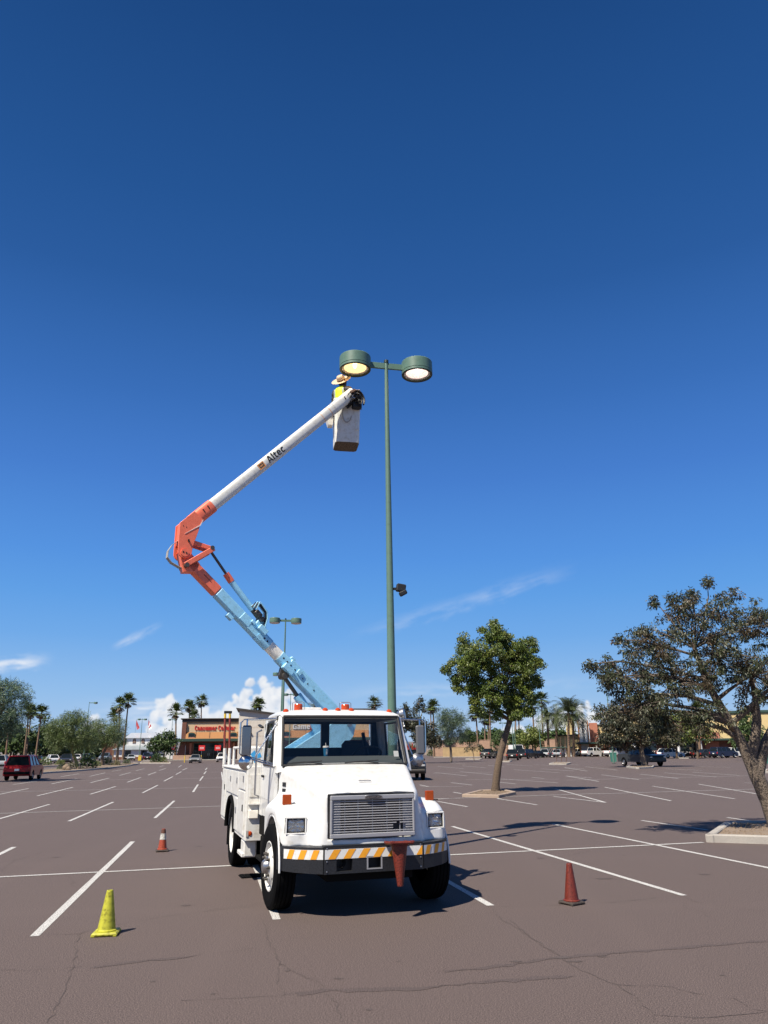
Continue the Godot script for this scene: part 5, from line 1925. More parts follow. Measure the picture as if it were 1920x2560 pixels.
func build_bucket() -> void:
	# the bucket hangs beyond the boom tip; its own axes: x right, z towards the camera
	var bk := Node3D.new()
	bk.name = "bucket"
	truck.add_child(bk)
	var world := Transform3D(Basis(Vector3.UP, deg_to_rad(10.0)), Vector3(-0.855, 8.53, -15.67))
	bk.transform = truck.transform.affine_inverse() * world
	var b := B.new()
	# open-topped shell with taper, rounded corners
	var rings := []
	var sq := func(hx: float, hz: float, y: float) -> Array:
		var ring := []
		for k in 32:
			var a := TAU * (k + 0.5) / 32
			var sc := pow(pow(absf(cos(a)), 9.0) + pow(absf(sin(a)), 9.0), -1.0 / 9.0)
			ring.append(Vector3(cos(a) * sc * hx, y, sin(a) * sc * hz))
		return ring
	rings = [sq.call(0.262, 0.262, 0.0), sq.call(0.275, 0.275, 0.012), sq.call(0.300, 0.300, 1.02), sq.call(0.325, 0.325, 1.03), sq.call(0.325, 0.325, 1.07), sq.call(0.285, 0.285, 1.07), sq.call(0.262, 0.262, 0.05)]
	b.loft(rings, true, false, false)
	part("bucket_shell", b, M.boom_white, bk)
	b = B.new()
	b.loft([sq.call(0.270, 0.270, -0.006), sq.call(0.270, 0.270, 0.004)], true, false, true)
	part("bucket_floor", b, M.grime, bk)
	for x in [-0.20, 0.215]:
		b = B.new()
		b.prism([Vector2(-0.04, 0.30), Vector2(0.04, 0.30), Vector2(0.055, 0.98), Vector2(-0.055, 0.98)], Transform3D(Basis(Vector3.RIGHT, -0.02), Vector3(x, 0, 0.292)), 0.035, 0.012)
		part("shell_rib", b, M.boom_white, bk)
	# tool pouch on the left side
	b = B.new()
	b.hexa(Vector3(-0.375, 0.56, 0.05), Vector3(0.10, 0.20, 0.20), Vector3(0.18, 0.20, 0.26), Basis(), Vector3(-0.02, 0, 0))
	part("tool_apron", b, M.fiberglass, bk)
	b = B.new()
	b.box(Vector3(-0.395, 0.665, 0.05), Vector3(0.20, 0.03, 0.29))
	part("apron_lip", b, M.black, bk)
	# mounting bracket, leveling gear and control hoses between boom tip and bucket
	b = B.new()
	b.cbox(Vector3(0.04, 1.02, 0.35), Vector3(0.16, 0.26, 0.10), 0.02)
	b.cbox(Vector3(-0.06, 0.90, 0.36), Vector3(0.10, 0.12, 0.10), 0.02, Basis(Vector3.BACK, 0.4))
	b.tube([Vector3(0.08, 1.06, 0.30), Vector3(0.08, 1.06, 0.42)], [0.07], 12)
	b.cbox(Vector3(0.20, 0.88, 0.36), Vector3(0.22, 0.16, 0.14), 0.02)
	part("mount_bracket", b, M.black, bk)
	var r := RandomNumberGenerator.new()
	r.seed = 12
	for k in 20:
		b = B.new()
		var path := []
		var a0 := r.randf_range(-0.7, 0.6)
		var rad := r.randf_range(0.07, 0.24)
		for i in 12:
			var a := a0 + 3.6 * i / 11.0 + PI * 0.9
			path.append(Vector3(0.08 + cos(-a) * rad * 0.95 + 0.004 * k, 0.93 + sin(-a) * rad * 1.15, 0.35 + 0.010 * k + 0.02 * sin(i * 1.3)))
		b.tube(path, [0.017], 6)
		part("control_hose", b, M.hose_black, bk)
	b = B.new()
	var loop := []
	for i in 12:
		var a := PI + PI * 0.95 * i / 11.0
		loop.append(Vector3(-0.02 + cos(a) * 0.10, 0.66 + sin(a) * 0.19, 0.325))
	loop.push_front(Vector3(-0.115, 0.85, 0.34))
	b.tube(loop, [0.012], 6)
	part("hanging_hose", b, M.strap_grey, bk)
	b = B.new()
	b.cbox(Vector3(0.17, 1.16, 0.47), Vector3(0.07, 0.10, 0.06), 0.01)
	b.tube([Vector3(0.02, 1.02, 0.50), Vector3(0.14, 0.98, 0.52)], [0.02], 8)
	b.tube([Vector3(0.25, 1.25, 0.42), Vector3(0.25, 1.02, 0.44)], [0.022], 8)
	part("valve_block", b, M.steel, bk)
	b = B.new()
	b.cbox(Vector3(0.05, 1.10, 0.29), Vector3(0.14, 0.14, 0.05), 0.01)
	b.box(Vector3(0.08, 1.13, 0.55), Vector3(0.12, 0.05, 0.10), Basis(Vector3.BACK, 0.6))
	part("rusty_bracket", b, M.wood_brown, bk)

# ---------------------------------------------------------------- lamps
func lamp_head(o: Node3D, at: Vector3, r: float, lit: String) -> void:
	var h := Node3D.new()
	h.name = "lamp_head"
	o.add_child(h, true)
	h.position = at
	var k := r / 0.365
	var seg := 32 if lit != "" else 18
	var b := B.new()
	b.lathe([Vector2(0.365, 0.0), Vector2(0.365, 0.052), Vector2(0.356, 0.055), Vector2(0.356, 0.063), Vector2(0.365, 0.066), Vector2(0.365, 0.30), Vector2(0.355, 0.318), Vector2(0.32, 0.33), Vector2(0.0, 0.34)], Transform3D(Basis().scaled(Vector3.ONE * k), Vector3.ZERO), seg)
	part("housing", b, M.pole_green, h)
	b = B.new()
	b.lathe([Vector2(0.365, 0.0), Vector2(0.355, -0.012), Vector2(0.315, -0.010), Vector2(0.305, 0.012), Vector2(0.300, 0.03)], Transform3D(Basis().scaled(Vector3.ONE * k), Vector3.ZERO), seg)
	part("lens_ring", b, M.dark_green, h)
	if lit == "":
		b = B.new()
		b.lathe([Vector2(0.345, -0.010), Vector2(0.33, -0.04), Vector2(0.20, -0.066), Vector2(0.0, -0.075)], Transform3D(Basis().scaled(Vector3.ONE * k), Vector3.ZERO), seg)
		part("lens", b, M.lamp_lens, h)
		return
	b = B.new()
	b.lathe([Vector2(0.30, 0.03), Vector2(0.262, 0.045), Vector2(0.235, 0.14), Vector2(0.17, 0.24), Vector2(0.06, 0.285), Vector2(0.0, 0.287)], Transform3D(), 22)
	part("reflector", b, M["lamp_" + lit], h)
	b = B.new()
	b.lathe([Vector2(0.302, 0.028), Vector2(0.262, 0.043)], Transform3D(), 32)
	part("reflector_rim", b, M.reflector, h)
	b = B.new()
	b.lathe([Vector2(0.0, -0.11), Vector2(0.03, -0.10), Vector2(0.048, -0.05), Vector2(0.05, 0.05), Vector2(0.03, 0.10), Vector2(0.0, 0.11)], Transform3D(Basis(Vector3.RIGHT, 0.5), Vector3(0, 0.16, -0.02)), 14)
	part("lamp_bulb", b, M["lamp_arc_" + lit], h)
	b = B.new()
	b.lathe([Vector2(0.303, 0.010), Vector2(0.20, -0.010), Vector2(0.0, -0.016)], Transform3D(), 32)
	part("glass_lens", b, M.clear_lens, h)
	var sp := SpotLight3D.new()
	sp.name = "lamp_light"
	h.add_child(sp, true)
	sp.position = Vector3(0, -0.03, 0)
	sp.rotation.x = -PI / 2
	sp.light_energy = 0.6
	sp.light_color = Color(1.0, 0.75, 0.42) if lit == "warm" else Color(1.0, 0.92, 0.88)
	sp.light_size = 0.25
	sp.spot_range = 40.0
	sp.spot_angle = 65.0
	sp.spot_attenuation = 2.0
	sp.shadow_enabled = true

func lamp_post(label: String, at: Vector3, high: float, turn: float, lit := [], group := "", heads := 2, reach := 0.74) -> Node3D:
	var o := thing("parking_lamp", label, "lamp post", at, turn, group)
	var near := lit.size() > 0
	var b := B.new()
	b.tube([Vector3(0, 0.0, 0), Vector3(0, high * 0.5, 0), Vector3(0, high, 0)], [0.105, 0.074, 0.042], 20 if near else 8)
	part("pole", b, M.pole_green, o)
	b = B.new()
	b.lathe([Vector2(0.055, -0.03), Vector2(0.055, 0.035), Vector2(0.03, 0.05), Vector2(0, 0.052)], Transform3D(Basis(), Vector3(0, high, 0)), 12)
	part("pole_cap", b, M.dark_green, o)
	b = B.new()
	b.cbox(Vector3(0, 0.02, 0), Vector3(0.36, 0.04, 0.36), 0.006)
	part("base_plate", b, M.dark_green, o)
	var sides := [-1.0, 1.0] if heads == 2 else [1.0]
	for i in sides.size():
		var s: float = sides[i]
		b = B.new()
		b.cbox(Vector3(s * (0.035 + (reach - 0.36) * 0.5), high - 0.115, 0), Vector3(reach - 0.36, 0.15, 0.05), 0.008)
		part("arm", b, M.pole_green, o)
		lamp_head(o, Vector3(s * reach, high - 0.275, 0), 0.365, lit[i] if near else "")
	return o

func build_lamps() -> void:
	var o := lamp_post("tall green twin-head lamp post beside the bucket truck, both heads lit", Vector3(0.13, 0, -15.5), 10.6, -LOT, ["warm", "cool"], "twin-head parking lot lamps")
	o.rotation.z = 0.004
	var f := Node3D.new()
	f.name = "flood_lamp"
	o.add_child(f)
	f.position = Vector3(0.17, 5.17, 0.04)
	var b := B.new()
	b.cbox(Vector3(0.06, 0.02, 0), Vector3(0.20, 0.17, 0.12), 0.02, Basis(Vector3.BACK, -0.15))
	b.cbox(Vector3(0.10, -0.09, 0.02), Vector3(0.17, 0.10, 0.10), 0.02, Basis(Vector3.BACK, 0.5))
	part("flood_shell", b, M.black, f)
	b = B.new()
	b.box(Vector3(-0.05, 0, 0), Vector3(0.10, 0.05, 0.05))
	part("flood_bracket", b, M.black, f)
	# others across the lot
	lamp_post("green twin-head lamp post seen just past the raised lower boom", Vector3(-6.89, 10.59, -51.04) * Vector3(1, 0, 1), 10.6, -LOT, [], "twin-head parking lot lamps")
	lamp_post("second twin-head lamp, in line behind the one past the lower boom", Vector3(-12.16, 10.65, -88.67) * Vector3(1, 0, 1), 10.6, -LOT, [], "twin-head parking lot lamps")
	lamp_post("small distant twin-head lamp just above the lift cylinder", Vector3(-15.28, 10.70, -122.05) * Vector3(1, 0, 1), 10.6, -LOT, [], "twin-head parking lot lamps")
	lamp_post("twin-head lamp rising above the dark tree and grey pickup", Vector3(27.90, 9.50, -96.03) * Vector3(1, 0, 1), 10.6, -LOT, [], "twin-head parking lot lamps")
	lamp_post("twin-head lamp between the two tall thin palms by the cinema", Vector3(33.06, 9.46, -166.75) * Vector3(1, 0, 1), 11.0, -LOT, [], "twin-head parking lot lamps")
	lamp_post("farthest twin-head lamp, low between the palms left of the cinema", Vector3(45.11, 7.82, -225.53) * Vector3(1, 0, 1), 9.5, -LOT, [], "twin-head parking lot lamps")
	lamp_post("faint twin-head lamp over the tan wall beside the airy tree", Vector3(22.66, 8.07, -218.83) * Vector3(1, 0, 1), 9.6, -LOT, [], "twin-head parking lot lamps")
	lamp_post("faint twin-head lamp just left of the leaning tree trunk", Vector3(33.63, 7.51, -222.47) * Vector3(1, 0, 1), 9.0, -LOT, [], "twin-head parking lot lamps")
	lamp_post("twin-head lamp standing in front of the white barn", Vector3(-59.07, 8.68, -185.84) * Vector3(1, 0, 1), 9.6, -LOT, [], "twin-head parking lot lamps")
	lamp_post("twin-head lamp between the white barn and the red-lettered shop", Vector3(-54.95, 8.92, -197.50) * Vector3(1, 0, 1), 9.9, -LOT, [], "twin-head parking lot lamps")
	lamp_post("left one of two close lamp poles whose heads hide in the leaning tree", Vector3(24.20, 8.97, -148.04) * Vector3(1, 0, 1), 9.6, -LOT, [], "twin-head parking lot lamps")
	lamp_post("right one of two close lamp poles whose heads hide in the leaning tree", Vector3(27.03, 9.66, -162.77) * Vector3(1, 0, 1), 9.6, -LOT, [], "twin-head parking lot lamps")
	lamp_post("single-head lamp rising behind the feathery green tree", Vector3(-59.86, 10.57, -153.76) * Vector3(1, 0, 1), 11.6, 0.0, [], "", 1, 1.3)

# ---------------------------------------------------------------- the worker
func field_body(p: Vector3) -> float:
	var d := capsule(p, Vector3(0, 0.95, 0), Vector3(0, 1.32, 0.0), 0.125, 0.145)
	d = smin(d, capsule(p, Vector3(-0.15, 1.36, 0), Vector3(0.15, 1.36, 0), 0.085, 0.085), 0.08)
	d = smin(d, capsule(p, Vector3(0, 1.40, 0), Vector3(0.01, 1.53, -0.02), 0.055, 0.05), 0.04)
	d = smin(d, capsule(p, Vector3(0.01, 1.58, -0.015), Vector3(0.015, 1.635, -0.02), 0.078, 0.085), 0.03)
	d = smin(d, capsule(p, Vector3(0.015, 1.55, -0.09), Vector3(0.015, 1.585, -0.105), 0.022, 0.012), 0.02)
	for s in [-1.0, 1.0]:
		var sh := Vector3(s * 0.20, 1.36, 0)
		var elb := Vector3(s * 0.27, 1.08, -0.06) if s < 0 else Vector3(0.27, 1.13, -0.12)
		var wr := Vector3(-0.26, 1.03, -0.26) if s < 0 else Vector3(0.22, 1.10, -0.36)
		d = smin(d, capsule(p, sh, elb, 0.058, 0.046), 0.04)
		d = smin(d, capsule(p, elb, wr, 0.044, 0.030), 0.02)
		d = smin(d, capsule(p, Vector3(s * 0.09, 0.92, 0), Vector3(s * 0.10, 0.50, -0.01), 0.095, 0.062), 0.06)
		d = smin(d, capsule(p, Vector3(s * 0.10, 0.50, -0.01), Vector3(s * 0.10, 0.10, 0.02), 0.060, 0.045), 0.03)
		d = smin(d, capsule(p, Vector3(s * 0.10, 0.045, 0.04), Vector3(s * 0.11, 0.035, -0.16), 0.045, 0.035), 0.03)
		# hand: palm, four fingers, thumb
		var hd := Vector3(0, -0.25, -1).normalized()
		d = smin(d, capsule(p, wr, wr + hd * 0.08, 0.030, 0.036), 0.02)
		for k in 4:
			var root := wr + hd * 0.085 + Vector3((k - 1.5) * 0.020, 0.0, 0)
			var kn := root + Vector3(0, -0.012, -0.036 - 0.006 * (1.5 - absf(k - 1.5)))
			d = minf(d, smin(capsule(p, root, kn, 0.009, 0.0085), capsule(p, kn, kn + Vector3(0, -0.036, -0.006), 0.0085, 0.007), 0.006))
		var th := wr + hd * 0.03 + Vector3(-s * 0.03, 0, 0)
		d = smin(d, capsule(p, th, th + Vector3(-s * 0.018, -0.025, -0.045), 0.011, 0.008), 0.01)
	return d

func field_shirt(p: Vector3) -> float:
	var d := capsule(p, Vector3(0, 0.96, 0), Vector3(0, 1.32, 0), 0.145, 0.165)
	d = smin(d, capsule(p, Vector3(-0.15, 1.365, 0), Vector3(0.15, 1.365, 0), 0.10, 0.10), 0.08)
	d = smin(d, capsule(p, Vector3(0, 1.40, 0), Vector3(0, 1.46, -0.01), 0.075, 0.065), 0.03)
	for s in [-1.0, 1.0]:
		var sh := Vector3(s * 0.20, 1.36, 0)
		var elb := Vector3(s * 0.27, 1.08, -0.06) if s < 0 else Vector3(0.27, 1.13, -0.12)
		var wr := Vector3(-0.26, 1.03, -0.26) if s < 0 else Vector3(0.22, 1.10, -0.36)
		d = smin(d, capsule(p, sh, elb, 0.074, 0.060), 0.04)
		d = smin(d, capsule(p, elb, wr.lerp(elb, 0.08), 0.058, 0.045), 0.02)
	d = maxf(d, 0.84 - p.y)
	return d + 0.004 * sin(p.y * 60.0 + p.x * 25.0)

func field_vest(p: Vector3) -> float:
	var d := capsule(p, Vector3(0, 0.96, 0), Vector3(0, 1.32, 0), 0.160, 0.182)
	d = smin(d, capsule(p, Vector3(-0.13, 1.37, 0), Vector3(0.13, 1.37, 0), 0.112, 0.112), 0.06)
	d = maxf(d, 0.88 - p.y)
	d = maxf(d, absf(p.x) - 0.185 + 0.10 * clampf((p.y - 1.15) / 0.3, 0, 1))
	d = maxf(d, 0.075 - Vector2(p.x, p.z).length() if p.y > 1.38 else -1.0)
	return maxf(d, p.y - 1.47)

func field_trousers(p: Vector3) -> float:
	var d := capsule(p, Vector3(-0.06, 0.94, 0), Vector3(0.06, 0.94, 0), 0.135, 0.135)
	for s in [-1.0, 1.0]:
		d = smin(d, capsule(p, Vector3(s * 0.09, 0.92, 0), Vector3(s * 0.10, 0.50, -0.01), 0.11, 0.080), 0.05)
		d = smin(d, capsule(p, Vector3(s * 0.10, 0.50, -0.01), Vector3(s * 0.10, 0.09, 0.02), 0.078, 0.070), 0.03)
	return maxf(d, p.y - 0.97)

func build_worker() -> void:
	var o := thing("person", "person in wide straw hat and lime safety vest standing in the raised bucket", "person", Vector3(-0.95, 8.535, -15.63), deg_to_rad(-28))
	var b := B.new()
	nets(b, field_body, Vector3(-0.37, -0.04, -0.56), Vector3(0.37, 1.76, 0.22), 0.016)
	part("body", b, M.skin_tone, o)
	b = B.new()
	nets(b, field_shirt, Vector3(-0.40, 0.80, -0.46), Vector3(0.40, 1.58, 0.24), 0.018)
	part("shirt", b, M.shirt_dark, o)
	b = B.new()
	nets(b, field_vest, Vector3(-0.26, 0.84, -0.24), Vector3(0.26, 1.53, 0.25), 0.016)
	var vest := part("vest", b, M.vest_lime, o)
	for x in [-0.105, 0.105]:
		b = B.new()
		var rows := []
		for i in 12:
			var y := 0.92 + i * 0.047
			var z := 0.02
			for k in 40:
				if field_vest(Vector3(x, y, 0.02 + k * 0.006)) > 0.0:
					z = 0.02 + k * 0.006 + 0.004
					break
			rows.append([Vector3(x - 0.028, y, z), Vector3(x + 0.028, y, z)])
		for i in rows.size() - 1:
			b.quad_o(rows[i][0], rows[i][1], rows[i + 1][1], rows[i + 1][0], Vector3(0, 1.1, -0.5))
		part("reflective_band", b, M.vest_grey, vest)
	b = B.new()
	nets(b, field_trousers, Vector3(-0.24, 0.0, -0.20), Vector3(0.24, 1.02, 0.20), 0.026)
	part("trousers", b, M.shirt_dark, o)
	b = B.new()
	b.lathe([Vector2(0.082, -0.10), Vector2(0.098, -0.04), Vector2(0.095, 0.03), Vector2(0.05, 0.08), Vector2(0.0, 0.085)], Transform3D(Basis(Vector3.RIGHT, 0.25), Vector3(0.012, 1.625, 0.012)), 16)
	part("hair", b, M.hair_dark, o)
	for s in [-1.0, 1.0]:
		b = B.new()
		b.lathe([Vector2(0, -0.008), Vector2(0.009, 0), Vector2(0, 0.008)], Transform3D(Basis(), Vector3(0.015 + s * 0.032, 1.61, -0.098)), 8)
		part("eye", b, M.white_plastic, o)
		b = B.new()
		b.lathe([Vector2(0, -0.03), Vector2(0.016, -0.01), Vector2(0.018, 0.015), Vector2(0, 0.03)], Transform3D(Basis().scaled(Vector3(0.5, 1, 1)), Vector3(0.013 + s * 0.094, 1.60, -0.005)), 8)
		part("ear", b, M.skin_tone, o)
	b = B.new()
	b.cbox(Vector3(0.015, 1.545, -0.094), Vector3(0.045, 0.010, 0.012), 0.004)
	part("mouth", b, M.rust_red, o)
	# straw hat, tipped back to the lamp
	var hat := Node3D.new()
	hat.name = "straw_hat"
	o.add_child(hat)
	hat.position = Vector3(-0.005, 1.645, 0.035)
	var hy := (o.basis.inverse() * Vector3(-0.28, 0.66, 0.69)).normalized()
	var hx := hy.cross(Vector3.BACK).normalized()
	hat.basis = Basis(hx, hy, hx.cross(hy)) * Basis().scaled(Vector3.ONE * 0.96)
	b = B.new()
	b.lathe([Vector2(0.098, 0.0), Vector2(0.15, -0.006), Vector2(0.205, -0.004), Vector2(0.245, 0.012), Vector2(0.247, 0.018), Vector2(0.205, 0.004), Vector2(0.15, 0.004), Vector2(0.10, 0.012)], Transform3D(), 28)
	part("brim", b, M.straw, hat)
	b = B.new()
	b.lathe([Vector2(0.106, 0.0), Vector2(0.104, 0.05), Vector2(0.094, 0.105), Vector2(0.075, 0.128), Vector2(0.045, 0.122), Vector2(0.0, 0.108)], Transform3D(Basis().scaled(Vector3(0.95, 1, 1.12)), Vector3.ZERO), 24)
	part("hat_crown", b, M.straw, hat)
	b = B.new()
	b.lathe([Vector2(0.107, 0.006), Vector2(0.1075, 0.034)], Transform3D(Basis().scaled(Vector3(0.955, 1, 1.125)), Vector3.ZERO), 24)
	part("hat_band", b, M.wood_brown, hat)

# ---------------------------------------------------------------- cones
func cone(label: String, at: Vector3, turn: float, high: float, foot: float, mats: Array, bands: Array, r0 := 0.10) -> Node3D:
	var o := thing("traffic_cone", label, "traffic cone", at, turn, "traffic cones round the truck")
	var b := B.new()
	b.cbox(Vector3(0, 0.022, 0), Vector3(foot, 0.036, foot), 0.014, Basis(Vector3.UP, 0.0))
	for s in [[-1, -1], [1, -1], [1, 1], [-1, 1]]:
		b.cbox(Vector3(s[0] * foot * 0.42, 0.012, s[1] * foot * 0.42), Vector3(foot * 0.16, 0.024, foot * 0.16), 0.006)
	part("foot", b, mats[1], o)
	b = B.new()
	var prof := [Vector2(r0 + 0.016, 0.038), Vector2(r0 + 0.016, 0.05), Vector2(r0 + 0.002, 0.058)]
	for k in 7:
		var q := k / 6.0
		prof.append(Vector2(lerpf(r0, 0.036, q), lerpf(0.06, high - 0.008, q)))
	prof += [Vector2(0.033, high), Vector2(0.025, high), Vector2(0.022, high - 0.05)]
	b.lathe(prof, Transform3D(), 28)
	part("cone_body", b, mats[0], o)
	for bd in bands:
		b = B.new()
		var q0: float = bd[0]
		var q1: float = bd[1]
		b.lathe([Vector2(lerpf(r0, 0.036, q0) + 0.003, lerpf(0.06, high - 0.008, q0)), Vector2(lerpf(r0, 0.036, q1) + 0.003, lerpf(0.06, high - 0.008, q1))], Transform3D(), 28)
		part("band", b, bd[2], o)
	return o

func build_cones() -> void:
	cone("dirty yellow traffic cone standing at the end of a painted bay line", Vector3(-3.13, 0, -9.23), 0.15, 0.445, 0.275, [M.cone_yellow, M.cone_yellow], [], 0.096)
	cone("small orange cone with a white band, behind the yellow cone", Vector3(-4.57, 0, -16.37), 0.3, 0.425, 0.25, [M.cone_orange, M.cone_foot], [[0.46, 0.78, M.cone_white], [0.78, 0.99, M.cone_top]], 0.086)
	var c := cone("dark red-orange cone standing alone on open asphalt right of the truck", Vector3(2.37, 0, -10.64), 0.6, 0.48, 0.245, [M.cone_red, M.cone_foot], [], 0.09)
	c.rotation.x = 0.015
	var h := cone("faded red cone hung upside down on the truck bumper", Vector3.ZERO, 0.0, 0.50, 0.30, [M.cone_red, M.cone_red], [])
	h.transform = truck.transform * Transform3D(Basis(Vector3.BACK, PI - 0.02) * Basis(Vector3.RIGHT, 0.10), Vector3(0.265, 0.855, 1.10))
	var b := B.new()
	b.box(Vector3(0.265, 0.80, 1.0), Vector3(0.05, 0.03, 0.18))
	part("cone_peg", b, M.chassis, truck)
	# rubber pad lying by the near front wheel
	var pad := thing("wheel_chock", "black ribbed rubber pad lying behind the truck's front wheel", "rubber pad", Vector3(-2.13, 0, -13.13), 0.35)
	for k in 6:
		b = B.new()
		b.cbox(Vector3(-0.20 + k * 0.08, 0.014, 0), Vector3(0.072, 0.022, 0.30), 0.005)
		part("rib", b, M.rubber, pad)
	b = B.new()
	b.box(Vector3(0, 0.007, 0), Vector3(0.50, 0.008, 0.32))
	part("pad_sheet", b, M.rubber, pad)
	# drink on the dashboard
	var cup := thing("drink_cup", "blue paper drink cup with white lid and straw on the dashboard", "cup", Vector3.ZERO)
	cup.transform = truck.transform * Transform3D(Basis(), Vector3(-0.22, 1.838, -0.84))
	b = B.new()
	b.lathe([Vector2(0.0, 0.0), Vector2(0.030, 0.0), Vector2(0.043, 0.125)], Transform3D(), 20)
	part("cup_body", b, M.cup_blue, cup)
	b = B.new()
	b.lathe([Vector2(0.046, 0.118), Vector2(0.047, 0.135), Vector2(0.040, 0.143), Vector2(0.0, 0.144)], Transform3D(), 20)
	part("lid", b, M.white_plastic, cup)
	b = B.new()
	b.tube([Vector3(0, 0.14, 0), Vector3(-0.004, 0.19, 0)], [0.004], 6)
	part("straw", b, M.white_plastic, cup)
	for q in [[0.03, 0.012], [0.055, 0.014], [0.085, 0.010]]:
		b = B.new()
		b.box(Vector3(0.004, q[0], 0.0305 + 0.104 * q[0]), Vector3(0.022, q[1], 0.004), Basis(Vector3.RIGHT, 0.1))
		part("print", b, M.white_plastic, cup)

# ---------------------------------------------------------------- islands
func build_islands() -> void:
	kerb_island("planting_island", "sandy kerbed island under the leaning leafy tree", [Vector3(3.13, 0, -33.06), Vector3(4.55, 0, -32.20), Vector3(5.64, 0, -34.53), Vector3(5.49, 0, -36.50), Vector3(4.27, 0, -36.35)], 0.12, "gravel", "kerbed tree islands", "kerb_tan")
	kerb_island("planting_island", "pale concrete kerbed island under the large spreading tree", [Vector3(6.68, 0, -16.92), Vector3(7.9, 0, -16.45), Vector3(11.2, 0, -17.2), Vector3(11.0, 0, -20.0), Vector3(8.32, 0, -19.72)], 0.155, "soil", "kerbed tree islands")
	kerb_island("planting_island", "small round island under the dark tree by the grey pickup", [Vector3(23.26, 0, -76.07), Vector3(22.90, 0, -71.55), Vector3(25.04, 0, -73.67), Vector3(27.00, 0, -79.00), Vector3(25.94, 0, -82.69)], 0.15, "gravel", "kerbed tree islands")
	kerb_island("planting_island", "island with a thin sapling before the tan wall", [Vector3(14.65, 0, -145.12), Vector3(16.92, 0, -141.65), Vector3(18.98, 0, -154.01), Vector3(16.77, 0, -157.94)], 0.15, "gravel", "kerbed tree islands")
	kerb_island("planting_island", "island with a staked sapling beside the leaning trunk", [Vector3(16.71, 0, -114.51), Vector3(17.72, 0, -112.82), Vector3(19.55, 0, -121.58), Vector3(18.42, 0, -123.60)], 0.15, "gravel", "kerbed tree islands")
	kerb_island("planting_island", "bare island with three thin stakes before the silver cars", [Vector3(19.47, 0, -93.84), Vector3(21.03, 0, -91.60), Vector3(23.43, 0, -99.25), Vector3(21.80, 0, -101.89)], 0.15, "gravel", "kerbed tree islands")
	kerb_island("planting_island", "empty narrow island in front of the white crossover", [Vector3(48.58, 0, -132.38), Vector3(49.95, 0, -129.19), Vector3(54.24, 0, -139.76), Vector3(52.91, 0, -143.46)], 0.15, "gravel", "kerbed tree islands")
	kerb_island("planting_island", "low island past the big tree, by the green bin", [Vector3(27.70, 0, -57.76), Vector3(28.15, 0, -56.33), Vector3(30.97, 0, -61.48), Vector3(30.38, 0, -62.86)], 0.15, "gravel", "kerbed tree islands")
	kerb_island("planting_island", "long planted island with rocks and shrubs past the red SUV", [Vector3(-32.54, 0, -71.58), Vector3(-33.53, 0, -77.09), Vector3(-33.40, 0, -84.07), Vector3(-34.33, 0, -95.45), Vector3(-37.17, 0, -113.00), Vector3(-41.95, 0, -132.47), Vector3(-46.30, 0, -142.87), Vector3(-43.39, 0, -116.05), Vector3(-41.34, 0, -98.38), Vector3(-38.14, 0, -84.28)], 0.16, "gravel", "kerbed tree islands")
	kerb_island("planting_island", "thin island between the two car rows at far left", [Vector3(-48.50, 0, -108.88), Vector3(-50.99, 0, -124.81), Vector3(-57.53, 0, -149.56), Vector3(-60.53, 0, -181.77), Vector3(-65.65, 0, -197.11), Vector3(-60.25, 0, -151.18), Vector3(-52.28, 0, -117.55)], 0.16, "gravel", "kerbed tree islands")
	kerb_island("planting_island", "island with clipped shrubs before the brick shop corner", [Vector3(-43.86, 0, -138.69), Vector3(-36.43, 0, -131.81), Vector3(-40.71, 0, -146.76), Vector3(-47.97, 0, -152.89)], 0.16, "gravel", "kerbed tree islands")

# ---------------------------------------------------------------- trees
func rnd_dir(r: RandomNumberGenerator) -> Vector3:
	var z := r.randf_range(-1, 1)
	var a := r.randf() * TAU
	var q := sqrt(1.0 - z * z)
	return Vector3(q * cos(a), z, q * sin(a))

func tint(cols: Array, r: RandomNumberGenerator) -> Color:
	var c: Color = cols[r.randi() % cols.size()]
	var k := r.randf_range(0.75, 1.25)
	return Color(c.r * k, c.g * k, c.b * k)

